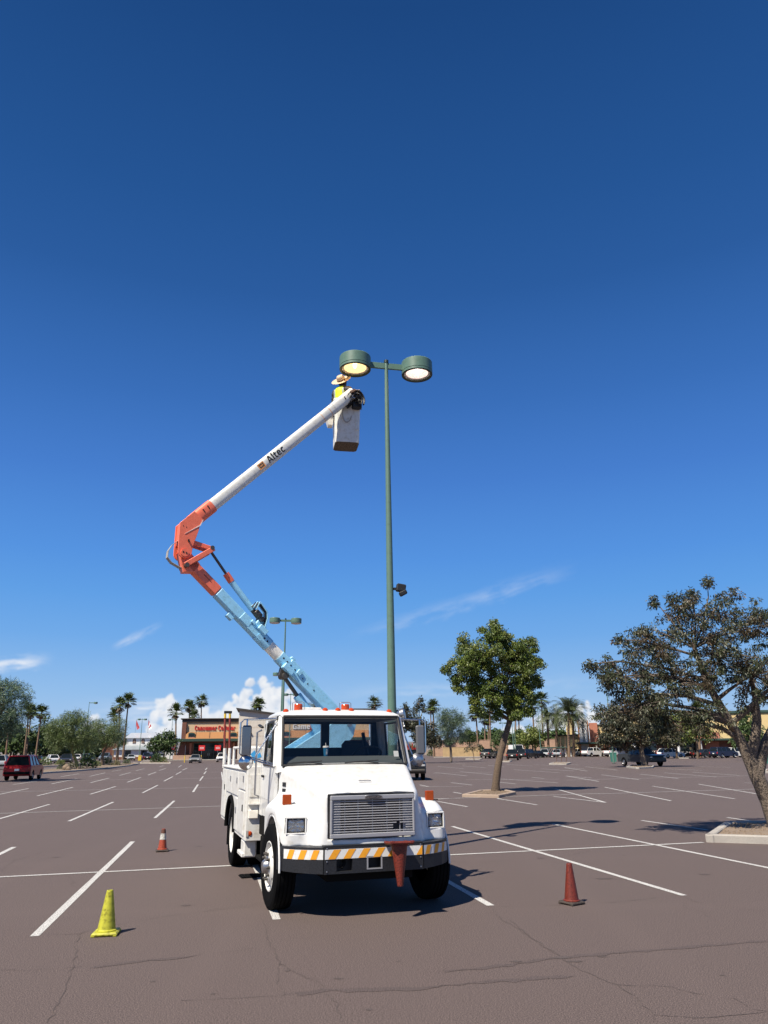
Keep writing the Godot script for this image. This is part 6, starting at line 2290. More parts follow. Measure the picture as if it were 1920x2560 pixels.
# trunk: [[point, radius]...] from the foot up; lobes: [centre, half sizes, clumps]
func tree(called: String, label: String, at: Vector3, trunk: Array, lobes: Array, leaves: int, leaf_long: float, leaf_wide: float, clump: float, cols: Array, bark: Material, seed_: int, group: String, droop := 0.35, twigs := false) -> Node3D:
	var o := thing(called, label, "tree", at, 0.0, group)
	var r := RandomNumberGenerator.new()
	r.seed = seed_
	var wood := B.new()
	var path := []
	var radii := []
	for p in trunk:
		path.append(p[0])
		radii.append(p[1])
	# smooth the trunk a little
	var sp := []
	var sr := []
	for i in path.size() - 1:
		for k in 3:
			var f := k / 3.0
			var a: Vector3 = path[maxi(i - 1, 0)]
			var d: Vector3 = path[mini(i + 2, path.size() - 1)]
			sp.append(path[i].cubic_interpolate(path[i + 1], a, d, f))
			sr.append(lerpf(radii[i], radii[i + 1], f) * r.randf_range(0.93, 1.07))
	sp.append(path[-1])
	sr.append(radii[-1])
	wood.tube(sp, sr, 14 if twigs else 8, true, 0.10 if twigs else 0.0)
	var crown := B.new()
	crown.colored = true
	for lb in lobes:
		var c: Vector3 = lb[0]
		var h: Vector3 = lb[1]
		# a limb from the trunk to the middle of the lobe
		var from: Vector3 = sp[-1]
		var fr: float = sr[-1]
		var best := 1e9
		for i in range(int(sp.size() * 0.45), sp.size()):
			var q: Vector3 = sp[i]
			var cost := q.distance_to(c) + maxf(0.0, q.y - c.y + 0.3) * 1.5
			if cost < best:
				best = cost
				from = q
				fr = sr[i]
		var bend := from.lerp(c, 0.5) + Vector3(r.randf_range(-0.15, 0.15), 0.10, r.randf_range(-0.15, 0.15)) * from.distance_to(c)
		var limb_r := minf(fr * 0.6, 0.05 + 0.02 * from.distance_to(c))
		wood.tube([from, from.lerp(bend, 0.6) , bend.lerp(c, 0.35), c], [limb_r, limb_r * 0.75, limb_r * 0.5, limb_r * 0.25], 7 if twigs else 5)
		for k in int(lb[2]):
			var dirv := rnd_dir(r)
			var rad := pow(r.randf(), 0.42)
			var cc := c + Vector3(dirv.x * h.x, dirv.y * h.y, dirv.z * h.z) * rad
			if twigs or k % 3 == 0:
				var st := c.lerp(cc, r.randf_range(0.0, 0.35))
				wood.tube([st, st.lerp(cc, 0.5) + rnd_dir(r) * 0.05, cc], [limb_r * 0.28, limb_r * 0.18, limb_r * 0.08], 4, false)
			var tone := tint(cols, r)
			var size := clump * r.randf_range(0.65, 1.35)
			for m in leaves:
				var off := rnd_dir(r) * size * pow(r.randf(), 0.5)
				off.y *= 0.75
				var p := cc + off
				var dd := (rnd_dir(r) + Vector3.DOWN * droop * 2.0 + off.normalized() * 0.6).normalized()
				var sd := dd.cross(rnd_dir(r)).normalized()
				var mixc := tint(cols, r)
				crown.paint = tone.lerp(mixc, 0.4)
				crown.leaf(p, dd, sd, leaf_long * r.randf_range(0.7, 1.3), leaf_wide * r.randf_range(0.7, 1.3))
	part("trunk", wood, bark, o)
	part("crown", crown, M.leaf, o)
	return o

func shrub(label: String, at: Vector3, wide: float, high: float, cols: Array, seed_: int) -> void:
	var o := thing("shrub", label, "shrub", at, 0.0, "shrubs in the planting beds")
	var r := RandomNumberGenerator.new()
	r.seed = seed_
	var b := B.new()
	b.colored = true
	for k in 420:
		var d := rnd_dir(r)
		d.y = absf(d.y)
		var p := Vector3(d.x * wide * 0.5, d.y * high * 0.9 + 0.03, d.z * wide * 0.5) * pow(r.randf(), 0.33)
		b.paint = tint(cols, r)
		b.leaf(p, (d + rnd_dir(r) * 0.7 + Vector3.UP * 0.3).normalized(), rnd_dir(r).cross(d).normalized(), high * 0.22, high * 0.075)
	var w := B.new()
	for k in 5:
		var d := rnd_dir(r)
		w.tube([Vector3.ZERO, Vector3(d.x * wide * 0.25, high * 0.6, d.z * wide * 0.25)], [0.02, 0.008], 4)
	part("stem", w, M.bark, o)
	part("foliage", b, M.leaf, o)

func rel(p: Vector3, at: Vector3) -> Vector3:
	return p - at

func build_trees() -> void:
	# leaning leafy tree on its island
	var at := Vector3(4.93, 0.10, -35.9)
	var gcol := [Color(0.070, 0.108, 0.015), Color(0.095, 0.132, 0.018), Color(0.135, 0.155, 0.025), Color(0.046, 0.074, 0.013)]
	tree("leaning_tree", "leafy green tree with leaning trunk on its own kerbed island", at,
		[[Vector3(0, -0.1, 0), 0.24], [rel(Vector3(4.97, 0.38, -35.90), at), 0.18], [rel(Vector3(5.10, 1.06, -35.90), at), 0.155], [rel(Vector3(5.35, 1.97, -35.95), at), 0.15], [rel(Vector3(5.66, 2.79, -36.00), at), 0.14], [rel(Vector3(5.81, 3.42, -36.00), at), 0.13], [rel(Vector3(5.64, 4.65, -36.00), at), 0.08]],
		[[rel(Vector3(5.25, 5.77, -36.00), at), Vector3(1.55, 1.25, 1.5), 92], [rel(Vector3(3.81, 5.53, -35.70), at), Vector3(0.95, 0.70, 1.1), 52], [rel(Vector3(5.21, 7.11, -36.00), at), Vector3(0.80, 0.62, 0.9), 34], [rel(Vector3(5.81, 6.94, -36.20), at), Vector3(0.55, 0.50, 0.7), 18], [rel(Vector3(6.43, 6.21, -35.80), at), Vector3(0.88, 0.85, 1.1), 50], [rel(Vector3(6.72, 5.36, -35.80), at), Vector3(0.62, 0.75, 0.9), 36], [rel(Vector3(6.44, 4.37, -36.20), at), Vector3(0.72, 0.72, 1.0), 40], [rel(Vector3(4.82, 4.35, -35.60), at), Vector3(0.95, 0.55, 1.0), 46], [rel(Vector3(6.02, 3.69, -36.00), at), Vector3(0.48, 0.62, 0.7), 26], [rel(Vector3(5.18, 3.57, -35.70), at), Vector3(0.16, 0.50, 0.2), 9], [rel(Vector3(3.80, 6.74, -36.00), at), Vector3(0.35, 0.45, 0.5), 12], [rel(Vector3(4.42, 6.04, -35.00), at), Vector3(0.80, 0.70, 0.7), 30], [rel(Vector3(3.44, 5.04, -36.00), at), Vector3(0.30, 0.40, 0.5), 8], [rel(Vector3(4.15, 4.73, -35.70), at), Vector3(0.40, 0.45, 0.5), 14], [rel(Vector3(5.28, 7.65, -36.00), at), Vector3(0.14, 0.26, 0.2), 4], [rel(Vector3(2.81, 5.55, -35.80), at), Vector3(0.22, 0.16, 0.3), 4], [rel(Vector3(7.33, 5.83, -35.90), at), Vector3(0.16, 0.30, 0.3), 5], [rel(Vector3(7.19, 4.99, -35.90), at), Vector3(0.18, 0.40, 0.3), 6], [rel(Vector3(3.50, 4.65, -35.80), at), Vector3(0.16, 0.30, 0.3), 4], [rel(Vector3(4.17, 3.87, -35.70), at), Vector3(0.22, 0.30, 0.3), 6], [rel(Vector3(6.64, 3.68, -36.00), at), Vector3(0.18, 0.45, 0.3), 7], [rel(Vector3(7.06, 6.73, -35.90), at), Vector3(0.20, 0.20, 0.3), 5], [rel(Vector3(4.46, 3.54, -35.60), at), Vector3(0.12, 0.30, 0.2), 4]],
		125, 0.092, 0.052, 0.235, gcol, M.bark, 101, "", 0.5, true)
	# big spreading tree at the edge of the picture
	at = Vector3(8.75, 0.15, -18.3)
	var ncol := [Color(0.034, 0.046, 0.020), Color(0.050, 0.060, 0.028), Color(0.080, 0.078, 0.048), Color(0.075, 0.042, 0.022), Color(0.060, 0.072, 0.034), Color(0.024, 0.034, 0.016)]
	var big := tree("spreading_tree", "large sparse dark-leaved tree with pale forking limbs on concrete island", at,
		[[Vector3(0.16, -0.15, 0), 0.205], [rel(Vector3(8.78, 0.64, -18.30), at), 0.165], [rel(Vector3(8.61, 1.25, -18.30), at), 0.155], [rel(Vector3(8.46, 1.74, -18.30), at), 0.14], [rel(Vector3(8.26, 2.25, -18.30), at), 0.11], [rel(Vector3(7.98, 2.76, -18.20), at), 0.10], [rel(Vector3(7.66, 3.43, -18.10), at), 0.07], [rel(Vector3(7.48, 4.19, -18.10), at), 0.045]],
		[[rel(Vector3(5.71, 3.54, -18.10), at), Vector3(0.75, 0.62, 1.0), 46], [rel(Vector3(6.63, 4.22, -18.30), at), Vector3(0.80, 0.62, 1.1), 50], [rel(Vector3(7.62, 4.98, -18.20), at), Vector3(0.82, 0.62, 1.2), 57], [rel(Vector3(7.89, 3.97, -17.90), at), Vector3(0.95, 0.80, 1.3), 66], [rel(Vector3(6.90, 3.38, -18.00), at), Vector3(0.95, 0.70, 1.2), 63], [rel(Vector3(9.07, 4.79, -18.30), at), Vector3(0.80, 0.60, 1.3), 57], [rel(Vector3(8.72, 3.50, -18.00), at), Vector3(0.95, 0.80, 1.4), 66], [rel(Vector3(5.94, 2.83, -17.90), at), Vector3(0.70, 0.36, 0.9), 35], [rel(Vector3(4.90, 3.82, -18.00), at), Vector3(0.20, 0.15, 0.2), 5], [rel(Vector3(5.39, 3.46, -18.20), at), Vector3(0.40, 0.40, 0.5), 14], [rel(Vector3(6.54, 2.47, -18.00), at), Vector3(0.40, 0.40, 0.5), 20], [rel(Vector3(7.33, 2.58, -17.60), at), Vector3(0.55, 0.40, 0.8), 28], [rel(Vector3(5.16, 2.66, -18.00), at), Vector3(0.30, 0.22, 0.4), 9],
		[rel(Vector3(8.08, 5.89, -18.20), at), Vector3(0.12, 0.22, 0.2), 4], [rel(Vector3(6.71, 5.39, -18.20), at), Vector3(0.15, 0.15, 0.2), 4], [rel(Vector3(7.17, 5.39, -18.20), at), Vector3(0.14, 0.16, 0.2), 4], [rel(Vector3(7.62, 5.48, -18.20), at), Vector3(0.22, 0.18, 0.3), 5], [rel(Vector3(8.72, 5.52, -18.20), at), Vector3(0.25, 0.18, 0.3), 5], [rel(Vector3(5.74, 4.41, -18.20), at), Vector3(0.14, 0.14, 0.3), 4], [rel(Vector3(6.36, 4.70, -18.20), at), Vector3(0.25, 0.22, 0.4), 7], [rel(Vector3(10.31, 4.79, -18.40), at), Vector3(1.0, 0.8, 1.4), 61], [rel(Vector3(10.12, 3.51, -18.30), at), Vector3(1.0, 0.8, 1.4), 61], [rel(Vector3(11.20, 4.08, -18.30), at), Vector3(0.9, 0.9, 1.3), 50]],
		66, 0.088, 0.027, 0.155, ncol, M.bark_grey, 202, "", 0.45, true)
	var lb: B
	lb = B.new()
	lb.tube([rel(Vector3(8.48, 1.60, -18.30), at), rel(Vector3(8.70, 2.05, -18.30), at), rel(Vector3(8.82, 2.50, -18.30), at), rel(Vector3(8.82, 3.05, -18.20), at), rel(Vector3(8.72, 3.79, -18.10), at)], [0.14, 0.115, 0.10, 0.07, 0.04], 10)
	part("limb", lb, M.bark_grey, big)
	lb = B.new()
	lb.tube([rel(Vector3(8.62, 1.29, -18.30), at), rel(Vector3(8.87, 1.78, -18.40), at), rel(Vector3(9.29, 2.32, -18.50), at), rel(Vector3(9.95, 3.06, -18.50), at), rel(Vector3(10.72, 3.81, -18.40), at)], [0.16, 0.14, 0.12, 0.09, 0.05], 10)
	part("limb", lb, M.bark_grey, big)
	lb = B.new()
	lb.tube([rel(Vector3(7.95, 2.83, -18.20), at), rel(Vector3(7.18, 3.06, -18.10), at), rel(Vector3(6.29, 3.11, -18.00), at)], [0.06, 0.045, 0.03], 8)
	part("limb", lb, M.bark_grey, big)
	lb = B.new()
	lb.tube([rel(Vector3(5.51, 3.45, -18.10), at), rel(Vector3(5.12, 3.71, -18.00), at), rel(Vector3(4.92, 3.82, -18.00), at)], [0.025, 0.018, 0.012], 6)
	part("limb", lb, M.bark_grey, big)
	# dark tree in front of the grey pickup
	at = Vector3(25.9, 0.1, -78.6)
	var dcol := [Color(0.045, 0.050, 0.026), Color(0.060, 0.062, 0.036), Color(0.075, 0.058, 0.034), Color(0.034, 0.040, 0.024)]
	tree("dark_tree", "dull dark-leaved tree standing in front of the grey pickup", at,
		[[Vector3(0, -0.1, 0), 0.34], [Vector3(-0.15, 1.2, 0), 0.26], [Vector3(-0.1, 2.2, 0), 0.22], [Vector3(0.1, 3.4, 0), 0.15]],
		[[rel(Vector3(24.38, 3.38, -78.60), at), Vector3(2.9, 1.7, 2.6), 110], [rel(Vector3(26.87, 3.75, -78.60), at), Vector3(2.6, 1.9, 2.6), 100], [rel(Vector3(23.08, 4.57, -78.60), at), Vector3(1.5, 1.5, 1.6), 50], [rel(Vector3(28.42, 3.14, -78.60), at), Vector3(1.8, 1.4, 1.8), 56], [rel(Vector3(26.01, 5.13, -78.60), at), Vector3(2.6, 1.2, 2.2), 60], [rel(Vector3(22.32, 2.81, -78.00), at), Vector3(1.2, 0.9, 1.2), 30]],
		42, 0.26, 0.12, 0.42, dcol, M.bark_grey, 303, "", 0.4)
	# feathery trees of the left bed
	var pv := [Color(0.10, 0.140, 0.042), Color(0.125, 0.170, 0.052), Color(0.080, 0.115, 0.034), Color(0.14, 0.175, 0.07)]
	at = Vector3(-36.66, 0.38, -93.04) * Vector3(1, 0, 1)
	tree("feathery_tree", "wide feathery green tree with crooked trunk in the rocky bed", at,
		[[Vector3(0, 0, 0), 0.22], [Vector3(-0.5, 1.2, 0), 0.18], [Vector3(-1.0, 2.2, 0), 0.15], [Vector3(-1.1, 3.4, 0), 0.10]],
		[[Vector3(-37.76, 4.31, -92.60) - at, Vector3(2.9, 1.9, 2.4), 130], [Vector3(-38.89, 3.39, -92.13) - at, Vector3(1.7, 1.5, 1.8), 60], [Vector3(-36.42, 3.38, -93.13) - at, Vector3(1.8, 1.6, 1.8), 64], [Vector3(-37.69, 5.70, -92.63) - at, Vector3(1.8, 1.0, 1.6), 50], [Vector3(-39.72, 4.77, -91.77) - at, Vector3(1.0, 0.9, 1.2), 26]],
		60, 0.42, 0.035, 0.50, pv, M.bark_green, 404, "feathery desert trees", 0.0)
	at = Vector3(-42.75, 0.68, -117.46) * Vector3(1, 0, 1)
	tree("feathery_tree", "second feathery tree, right beside the wide one, grey trunk", at,
		[[Vector3(0, 0, 0), 0.26], [Vector3(-0.1, 1.6, 0), 0.20], [Vector3(0.4, 2.8, 0), 0.14], [Vector3(0.5, 4.0, 0), 0.09]],
		[[Vector3(-43.24, 4.78, -117.28) - at, Vector3(2.7, 2.0, 2.4), 110], [Vector3(-44.05, 3.74, -116.98) - at, Vector3(1.5, 1.4, 1.6), 46], [Vector3(-42.09, 4.02, -117.70) - at, Vector3(1.6, 1.5, 1.6), 46]],
		60, 0.45, 0.04, 0.55, pv, M.bark, 405, "feathery desert trees", 0.0)
	at = Vector3(-49.19, 0.61, -141.71) * Vector3(1, 0, 1)
	tree("feathery_tree", "paler feathery tree wrapped round the two tall palm trunks", at,
		[[Vector3(0, 0, 0), 0.2], [Vector3(0.1, 2.5, 0), 0.15], [Vector3(0.2, 4.5, 0), 0.08]],
		[[Vector3(-49.66, 5.84, -141.54) - at, Vector3(1.9, 2.6, 1.9), 80], [Vector3(-49.01, 4.43, -141.77) - at, Vector3(1.3, 1.6, 1.5), 36]],
		54, 0.45, 0.04, 0.55, [Color(0.12, 0.16, 0.07), Color(0.14, 0.18, 0.09)], M.bark, 406, "feathery desert trees", 0.0)
	at = Vector3(-28.74, 0.18, -54.94) * Vector3(1, 0, 1)
	tree("feathery_tree", "tall blue-green feathery tree reaching in over the red SUV", at,
		[[Vector3(0, 0, 0), 0.3], [Vector3(0.3, 2.0, 0), 0.24], [Vector3(0.8, 3.8, 0), 0.18], [Vector3(1.2, 5.2, 0), 0.10]],
		[[Vector3(-28.21, 5.06, -55.21) - at, Vector3(2.2, 2.2, 2.2), 95], [Vector3(-27.23, 5.65, -55.70) - at, Vector3(1.25, 1.2, 1.4), 44], [Vector3(-28.03, 6.48, -55.30) - at, Vector3(0.8, 0.7, 0.9), 22], [Vector3(-29.45, 5.88, -54.56) - at, Vector3(2.0, 1.8, 2.0), 60], [Vector3(-27.14, 3.82, -55.75) - at, Vector3(1.2, 0.9, 1.3), 40], [Vector3(-28.26, 3.54, -55.19) - at, Vector3(1.4, 0.9, 1.4), 40]],
		56, 0.34, 0.028, 0.40, [Color(0.095, 0.15, 0.085), Color(0.125, 0.185, 0.11), Color(0.075, 0.12, 0.065)], M.bark, 407, "feathery desert trees", 0.0)
	# airy tree behind the tan wall and the dark tree by the driver's mirror
	at = Vector3(9.71, 1.47, -117.60) * Vector3(1, 0, 1)
	tree("airy_tree", "airy grey-green tree growing behind the low tan wall", at,
		[[Vector3(0, 0, 0), 0.2], [Vector3(0, 2.0, 0), 0.17], [Vector3(-0.3, 3.2, 0), 0.12], [Vector3(-0.4, 4.4, 0), 0.08]],
		[[Vector3(9.73, 5.25, -117.60) - at, Vector3(2.6, 2.6, 2.2), 90], [Vector3(8.73, 6.15, -117.68) - at, Vector3(1.2, 1.6, 1.3), 34], [Vector3(10.98, 6.12, -117.49) - at, Vector3(1.3, 1.6, 1.3), 34], [Vector3(10.28, 3.78, -117.55) - at, Vector3(2.0, 1.2, 1.8), 44]],
		46, 0.48, 0.045, 0.55, [Color(0.07, 0.11, 0.06), Color(0.10, 0.14, 0.08), Color(0.055, 0.085, 0.045)], M.bark_grey, 408, "", 0.1)
	at = Vector3(4.23, 1.00, -111.92) * Vector3(1, 0, 1)
	tree("dark_tree", "dark sprawling tree with upright sprigs beside the driver's mirror", at,
		[[Vector3(0, 0, 0), 0.3], [Vector3(0.2, 2.0, 0), 0.22], [Vector3(0.2, 4.0, 0), 0.12]],
		[[Vector3(3.46, 5.43, -111.95) - at, Vector3(2.2, 2.4, 2.2), 90], [Vector3(5.46, 4.29, -111.87) - at, Vector3(1.9, 1.9, 1.8), 70], [Vector3(2.01, 6.00, -111.98) - at, Vector3(1.4, 2.0, 1.6), 50], [Vector3(6.87, 3.17, -111.79) - at, Vector3(1.2, 1.0, 1.2), 30], [Vector3(2.93, 7.97, -111.96) - at, Vector3(0.25, 0.8, 0.3), 5], [Vector3(4.51, 7.95, -111.91) - at, Vector3(0.25, 0.7, 0.3), 5], [Vector3(5.55, 7.77, -111.86) - at, Vector3(0.25, 0.7, 0.3), 5], [Vector3(5.11, 8.80, -111.88) - at, Vector3(0.22, 0.25, 0.2), 3], [Vector3(1.16, 7.42, -111.99) - at, Vector3(0.4, 0.6, 0.4), 6]],
		40, 0.34, 0.13, 0.45, dcol, M.bark_green, 409, "", 0.4)
	# saplings
	at = Vector3(14.26, 0.53, -127.20) * Vector3(1, 0, 1)
	tree("sapling", "thin young tree on an island before the tan wall", at, [[Vector3(0, 0, 0), 0.06], [Vector3(-0.1, 1.2, 0), 0.05], [Vector3(-0.3, 2.0, 0), 0.04]], [[Vector3(14.01, 2.15, -127.23) - at, Vector3(1.3, 0.8, 1.1), 26], [Vector3(13.22, 1.91, -127.32) - at, Vector3(0.5, 0.5, 0.5), 8], [Vector3(15.11, 2.14, -127.11) - at, Vector3(0.5, 0.5, 0.5), 8]], 12, 0.24, 0.10, 0.30, dcol, M.bark, 410, "saplings on islands", 0.3)
	at = Vector3(17.72, 0.20, -116.66) * Vector3(1, 0, 1)
	tree("sapling", "slim staked sapling just right of the leaning trunk", at, [[Vector3(0, 0, 0), 0.04], [Vector3(0, 2.0, 0), 0.035], [Vector3(-0.1, 4.2, 0), 0.025]], [[Vector3(17.61, 2.43, -116.68) - at, Vector3(0.35, 0.6, 0.4), 7], [Vector3(17.46, 3.81, -116.70) - at, Vector3(0.3, 0.6, 0.4), 6]], 22, 0.22, 0.09, 0.22, dcol, M.bark, 411, "saplings on islands", 0.3)
	# mid-distance greens
	var green := [Color(0.050, 0.085, 0.022), Color(0.070, 0.110, 0.030), Color(0.038, 0.066, 0.020)]
	var yel := [Color(0.13, 0.17, 0.035), Color(0.10, 0.14, 0.03), Color(0.16, 0.18, 0.05)]
	# label, foot pixel distance tables: [x, crown y, distance, half width m, half height m, colours, label]
	var more := [
		[Vector3(21.72, 4.91, -203.85), 2.6, 2.6, green, "round green tree behind the tan wall, left of the fan palms"],
		[Vector3(23.69, 3.44, -163.29), 1.8, 2.6, green, "clipped bright shrub-like tree hidden by the leaning trunk"],
		[Vector3(33.71, 4.10, -197.14), 3.2, 3.0, green, "low green tree right of the leaning trunk, behind parked cars"],
		[Vector3(34.04, 4.44, -181.84), 3.6, 2.6, yel, "pale open-branched tree before the long pink wall"],
		[Vector3(55.92, 5.35, -253.91), 7.0, 2.6, green, "long low tree mass beyond the pink wall"],
		[Vector3(36.52, 5.63, -267.52), 8.0, 2.2, green, "flat distant treetops over the pink wall"],
		[Vector3(48.78, 4.80, -131.23), 3.4, 3.4, yel, "yellow-green tree in front of the cream store"],
		[Vector3(49.97, 4.45, -125.41), 2.6, 2.4, yel, "small yellow-green tree by the store palm trunk"],
		[Vector3(50.76, 3.77, -108.73), 2.6, 3.6, green, "leafy tree behind the forked limbs of the large tree"],
		[Vector3(-49.60, 3.86, -173.03), 3.6, 2.8, green, "small tree before the brick corner of the shop"],
		[Vector3(-100.27, 5.57, -206.99), 7.5, 4.6, green, "dark tree at far left behind the red SUV"],
		[Vector3(-95.97, 6.15, -214.51), 4.2, 6.0, green, "tall dark tree between the left palms"],
		[Vector3(-104.55, 4.74, -227.09), 4.0, 3.6, yel, "yellowish tree low between the left palm trunks"],
		[Vector3(-94.69, 4.59, -220.53), 6.0, 4.2, green, "dark bushy tree behind the white parked crossover"],
		[Vector3(-90.85, 4.44, -275.40), 5.0, 4.0, green, "dark green tree left of the white barn"],
		[Vector3(-94.72, 3.09, -236.75), 7.0, 3.4, green, "green mass behind the wide feathery tree"],
		[Vector3(-91.14, 3.06, -243.50), 6.0, 3.4, green, "green mass behind the second feathery tree"],
	]
	var sd := 500
	for m in more:
		var c: Vector3 = m[0]
		at = Vector3(c.x, 0, c.z)
		sd += 7
		var w: float = m[1]
		var h: float = m[2]
		tree("background_tree", m[4], at, [[Vector3(0, 0, 0), 0.22], [Vector3(0.2, c.y * 0.5, 0), 0.17], [Vector3(0, c.y, 0), 0.09]],
			[[Vector3(0, c.y, 0), Vector3(w * 0.75, h * 0.8, w * 0.7), 46], [Vector3(-w * 0.5, c.y - h * 0.15, 0), Vector3(w * 0.5, h * 0.6, w * 0.5), 24], [Vector3(w * 0.5, c.y - h * 0.1, 0.3), Vector3(w * 0.5, h * 0.65, w * 0.5), 24], [Vector3(w * 0.1, c.y + h * 0.45, 0), Vector3(w * 0.45, h * 0.5, w * 0.4), 16]],
			30, 0.16 * w, 0.065 * w, 0.20 * w, m[3], M.bark, sd, "background trees", 0.3)
	# shrubs of the beds
	var dry := [Color(0.20, 0.17, 0.08), Color(0.16, 0.15, 0.07)]
	var sh := [
		[Vector3(-52.84, 0, -120.67), 2.0, 1.3, pv, "grey-green shrub at the end of the thin island"],
		[Vector3(-53.08, 0, -126.94), 1.6, 0.9, yel, "yellow shrub on the thin island by the dark SUV"],
		[Vector3(-37.08, 0, -96.60), 2.2, 1.8, green, "largest round shrub in the rocky bed, under the wide feathery tree"],
		[Vector3(-38.16, 0, -91.98), 1.2, 0.7, green, "dark little shrub near the rocks past the red SUV"],
		[Vector3(-38.65, 0, -95.93), 1.6, 0.8, dry, "dry straw-coloured shrub among the rocks"],
		[Vector3(-40.67, 0, -109.42), 1.2, 0.8, yel, "low yellow shrub right of the largest round shrub"],
		[Vector3(-42.45, 0, -118.46), 1.7, 1.2, pv, "grey-green shrub near the middle of the rocky bed"],
		[Vector3(-40.36, 0, -116.44), 1.3, 0.8, dry, "dry shrub near the tip of the rocky bed"],
		[Vector3(-43.12, 0, -129.51), 1.3, 0.8, green, "small green shrub at the tip of the rocky bed"],
		[Vector3(-42.36, 0, -143.35), 1.9, 1.7, green, "clipped square shrub before the brick shop corner"],
		[Vector3(-41.88, 0, -145.99), 1.8, 1.1, yel, "low yellow-green shrub beside the clipped square one"],
		[Vector3(12.58, 0, -216.68), 2.6, 1.8, green, "dark shrub at the left end of the tan wall"],
		[Vector3(3.11, 0.96, -99.95) * Vector3(1, 0, 1), 2.2, 2.6, [Color(0.42, 0.03, 0.03), Color(0.05, 0.08, 0.02), Color(0.35, 0.02, 0.04)], "red-flowering bush behind the driver's mirror"],
		[Vector3(24.65, 0, -202.19), 2.6, 2.6, green, "dense shrub between the tan wall and black pickup"],
	]
	for q in sh:
		sd += 3
		var p: Vector3 = q[0]
		shrub(q[4], p + Vector3(0, 0.05, 0), q[1], q[2], q[3], sd)

# ---------------------------------------------------------------- palms
func fan_palm(label: String, top: Vector3, foot: Vector3, size: float, seed_: int, group := "tall fan palms") -> void:
	var o := thing("fan_palm", label, "palm tree", Vector3(foot.x, 0, foot.z), 0.0, group)
	var r := RandomNumberGenerator.new()
	r.seed = seed_
	var c := top - Vector3(foot.x, 0, foot.z)
	var b := B.new()
	b.tube([Vector3(0, -0.1, 0), c * 0.25 + Vector3(0, 0, 0), c * 0.55 + Vector3(-c.x * 0.10, 0, 0), c * 0.85 + Vector3(-c.x * 0.06, 0, 0), c], [0.34, 0.26, 0.20, 0.17, 0.17], 8)
	part("trunk", b, M.palm_bark, o)
	var f := B.new()
	f.colored = true
	var live := [Color(0.075, 0.105, 0.028), Color(0.110, 0.140, 0.038), Color(0.055, 0.080, 0.022)]
	var dead := [Color(0.19, 0.13, 0.065), Color(0.14, 0.09, 0.045)]
	for k in 58:
		var old := k >= 52
		var a := r.randf() * TAU
		var el := r.randf_range(-0.35, 1.35) if not old else r.randf_range(-1.25, -0.6)
		var d := Vector3(cos(a) * cos(el), sin(el), sin(a) * cos(el))
		var side := d.cross(Vector3.UP).normalized()
		if side.length() < 0.1:
			side = Vector3.RIGHT
		var stem := size * r.randf_range(0.38, 0.50) * (0.7 if old else 1.0)
		var hub := c + d * stem
		f.paint = tint(dead if old else live, r)
		f.leaf(c, d, side, stem, size * 0.035)
		for j in 9:
			var q := (j - 4) / 4.0
			var dd := (d * cos(q * 1.15) + side * sin(q * 1.15)).normalized()
			var down := Vector3.DOWN * r.randf_range(0.15, 0.45)
			var long := size * r.randf_range(0.42, 0.55) * (1.0 - 0.25 * absf(q)) * (0.8 if old else 1.0)
			var mid := hub + dd * long * 0.55
			f.paint = tint(dead if old else live, r)
			f.leaf(hub, dd, dd.cross(d.cross(side)).normalized(), long * 0.62, size * 0.12)
			f.leaf(mid, (dd + down * 1.6).normalized(), side, long * 0.55, size * 0.09)
	part("crown", f, M.frond, o)

func date_palm(label: String, top: Vector3, foot: Vector3, size: float, seed_: int) -> void:
	var o := thing("date_palm", label, "palm tree", Vector3(foot.x, 0, foot.z), 0.0, "date palms by the cinema")
	var r := RandomNumberGenerator.new()
	r.seed = seed_
	var c := top - Vector3(foot.x, 0, foot.z)
	var b := B.new()
	b.tube([Vector3(0, -0.1, 0), c * 0.5, c * 0.9, c], [0.34, 0.27, 0.28, 0.36], 9)
	part("trunk", b, M.palm_bark, o)
	var f := B.new()
	f.colored = true
	var live := [Color(0.085, 0.105, 0.045), Color(0.11, 0.13, 0.06), Color(0.06, 0.08, 0.035)]
	for k in 64:
		var a := r.randf() * TAU
		var el := r.randf_range(-0.45, 1.3)
		var d := Vector3(cos(a) * cos(el), sin(el), sin(a) * cos(el))
		var p := c
		var step := size / 7.0
		for j in 8:
			var nd := (d + Vector3.DOWN * 0.055 * j).normalized()
			var side := nd.cross(Vector3.UP).normalized()
			f.paint = tint(live, r)
			f.leaf(p, nd, side, step * 1.1, size * 0.02)
			if j > 0:
				for s in [-1.0, 1.0]:
					f.leaf(p, (side * s + nd * 0.8 + Vector3.UP * 0.15).normalized(), nd, size * 0.20, size * 0.045)
					f.leaf(p + nd * step * 0.5, (side * s + nd * 0.8 + Vector3.UP * 0.1).normalized(), nd, size * 0.19, size * 0.045)
			p += nd * step
			d = nd
	part("crown", f, M.frond, o)

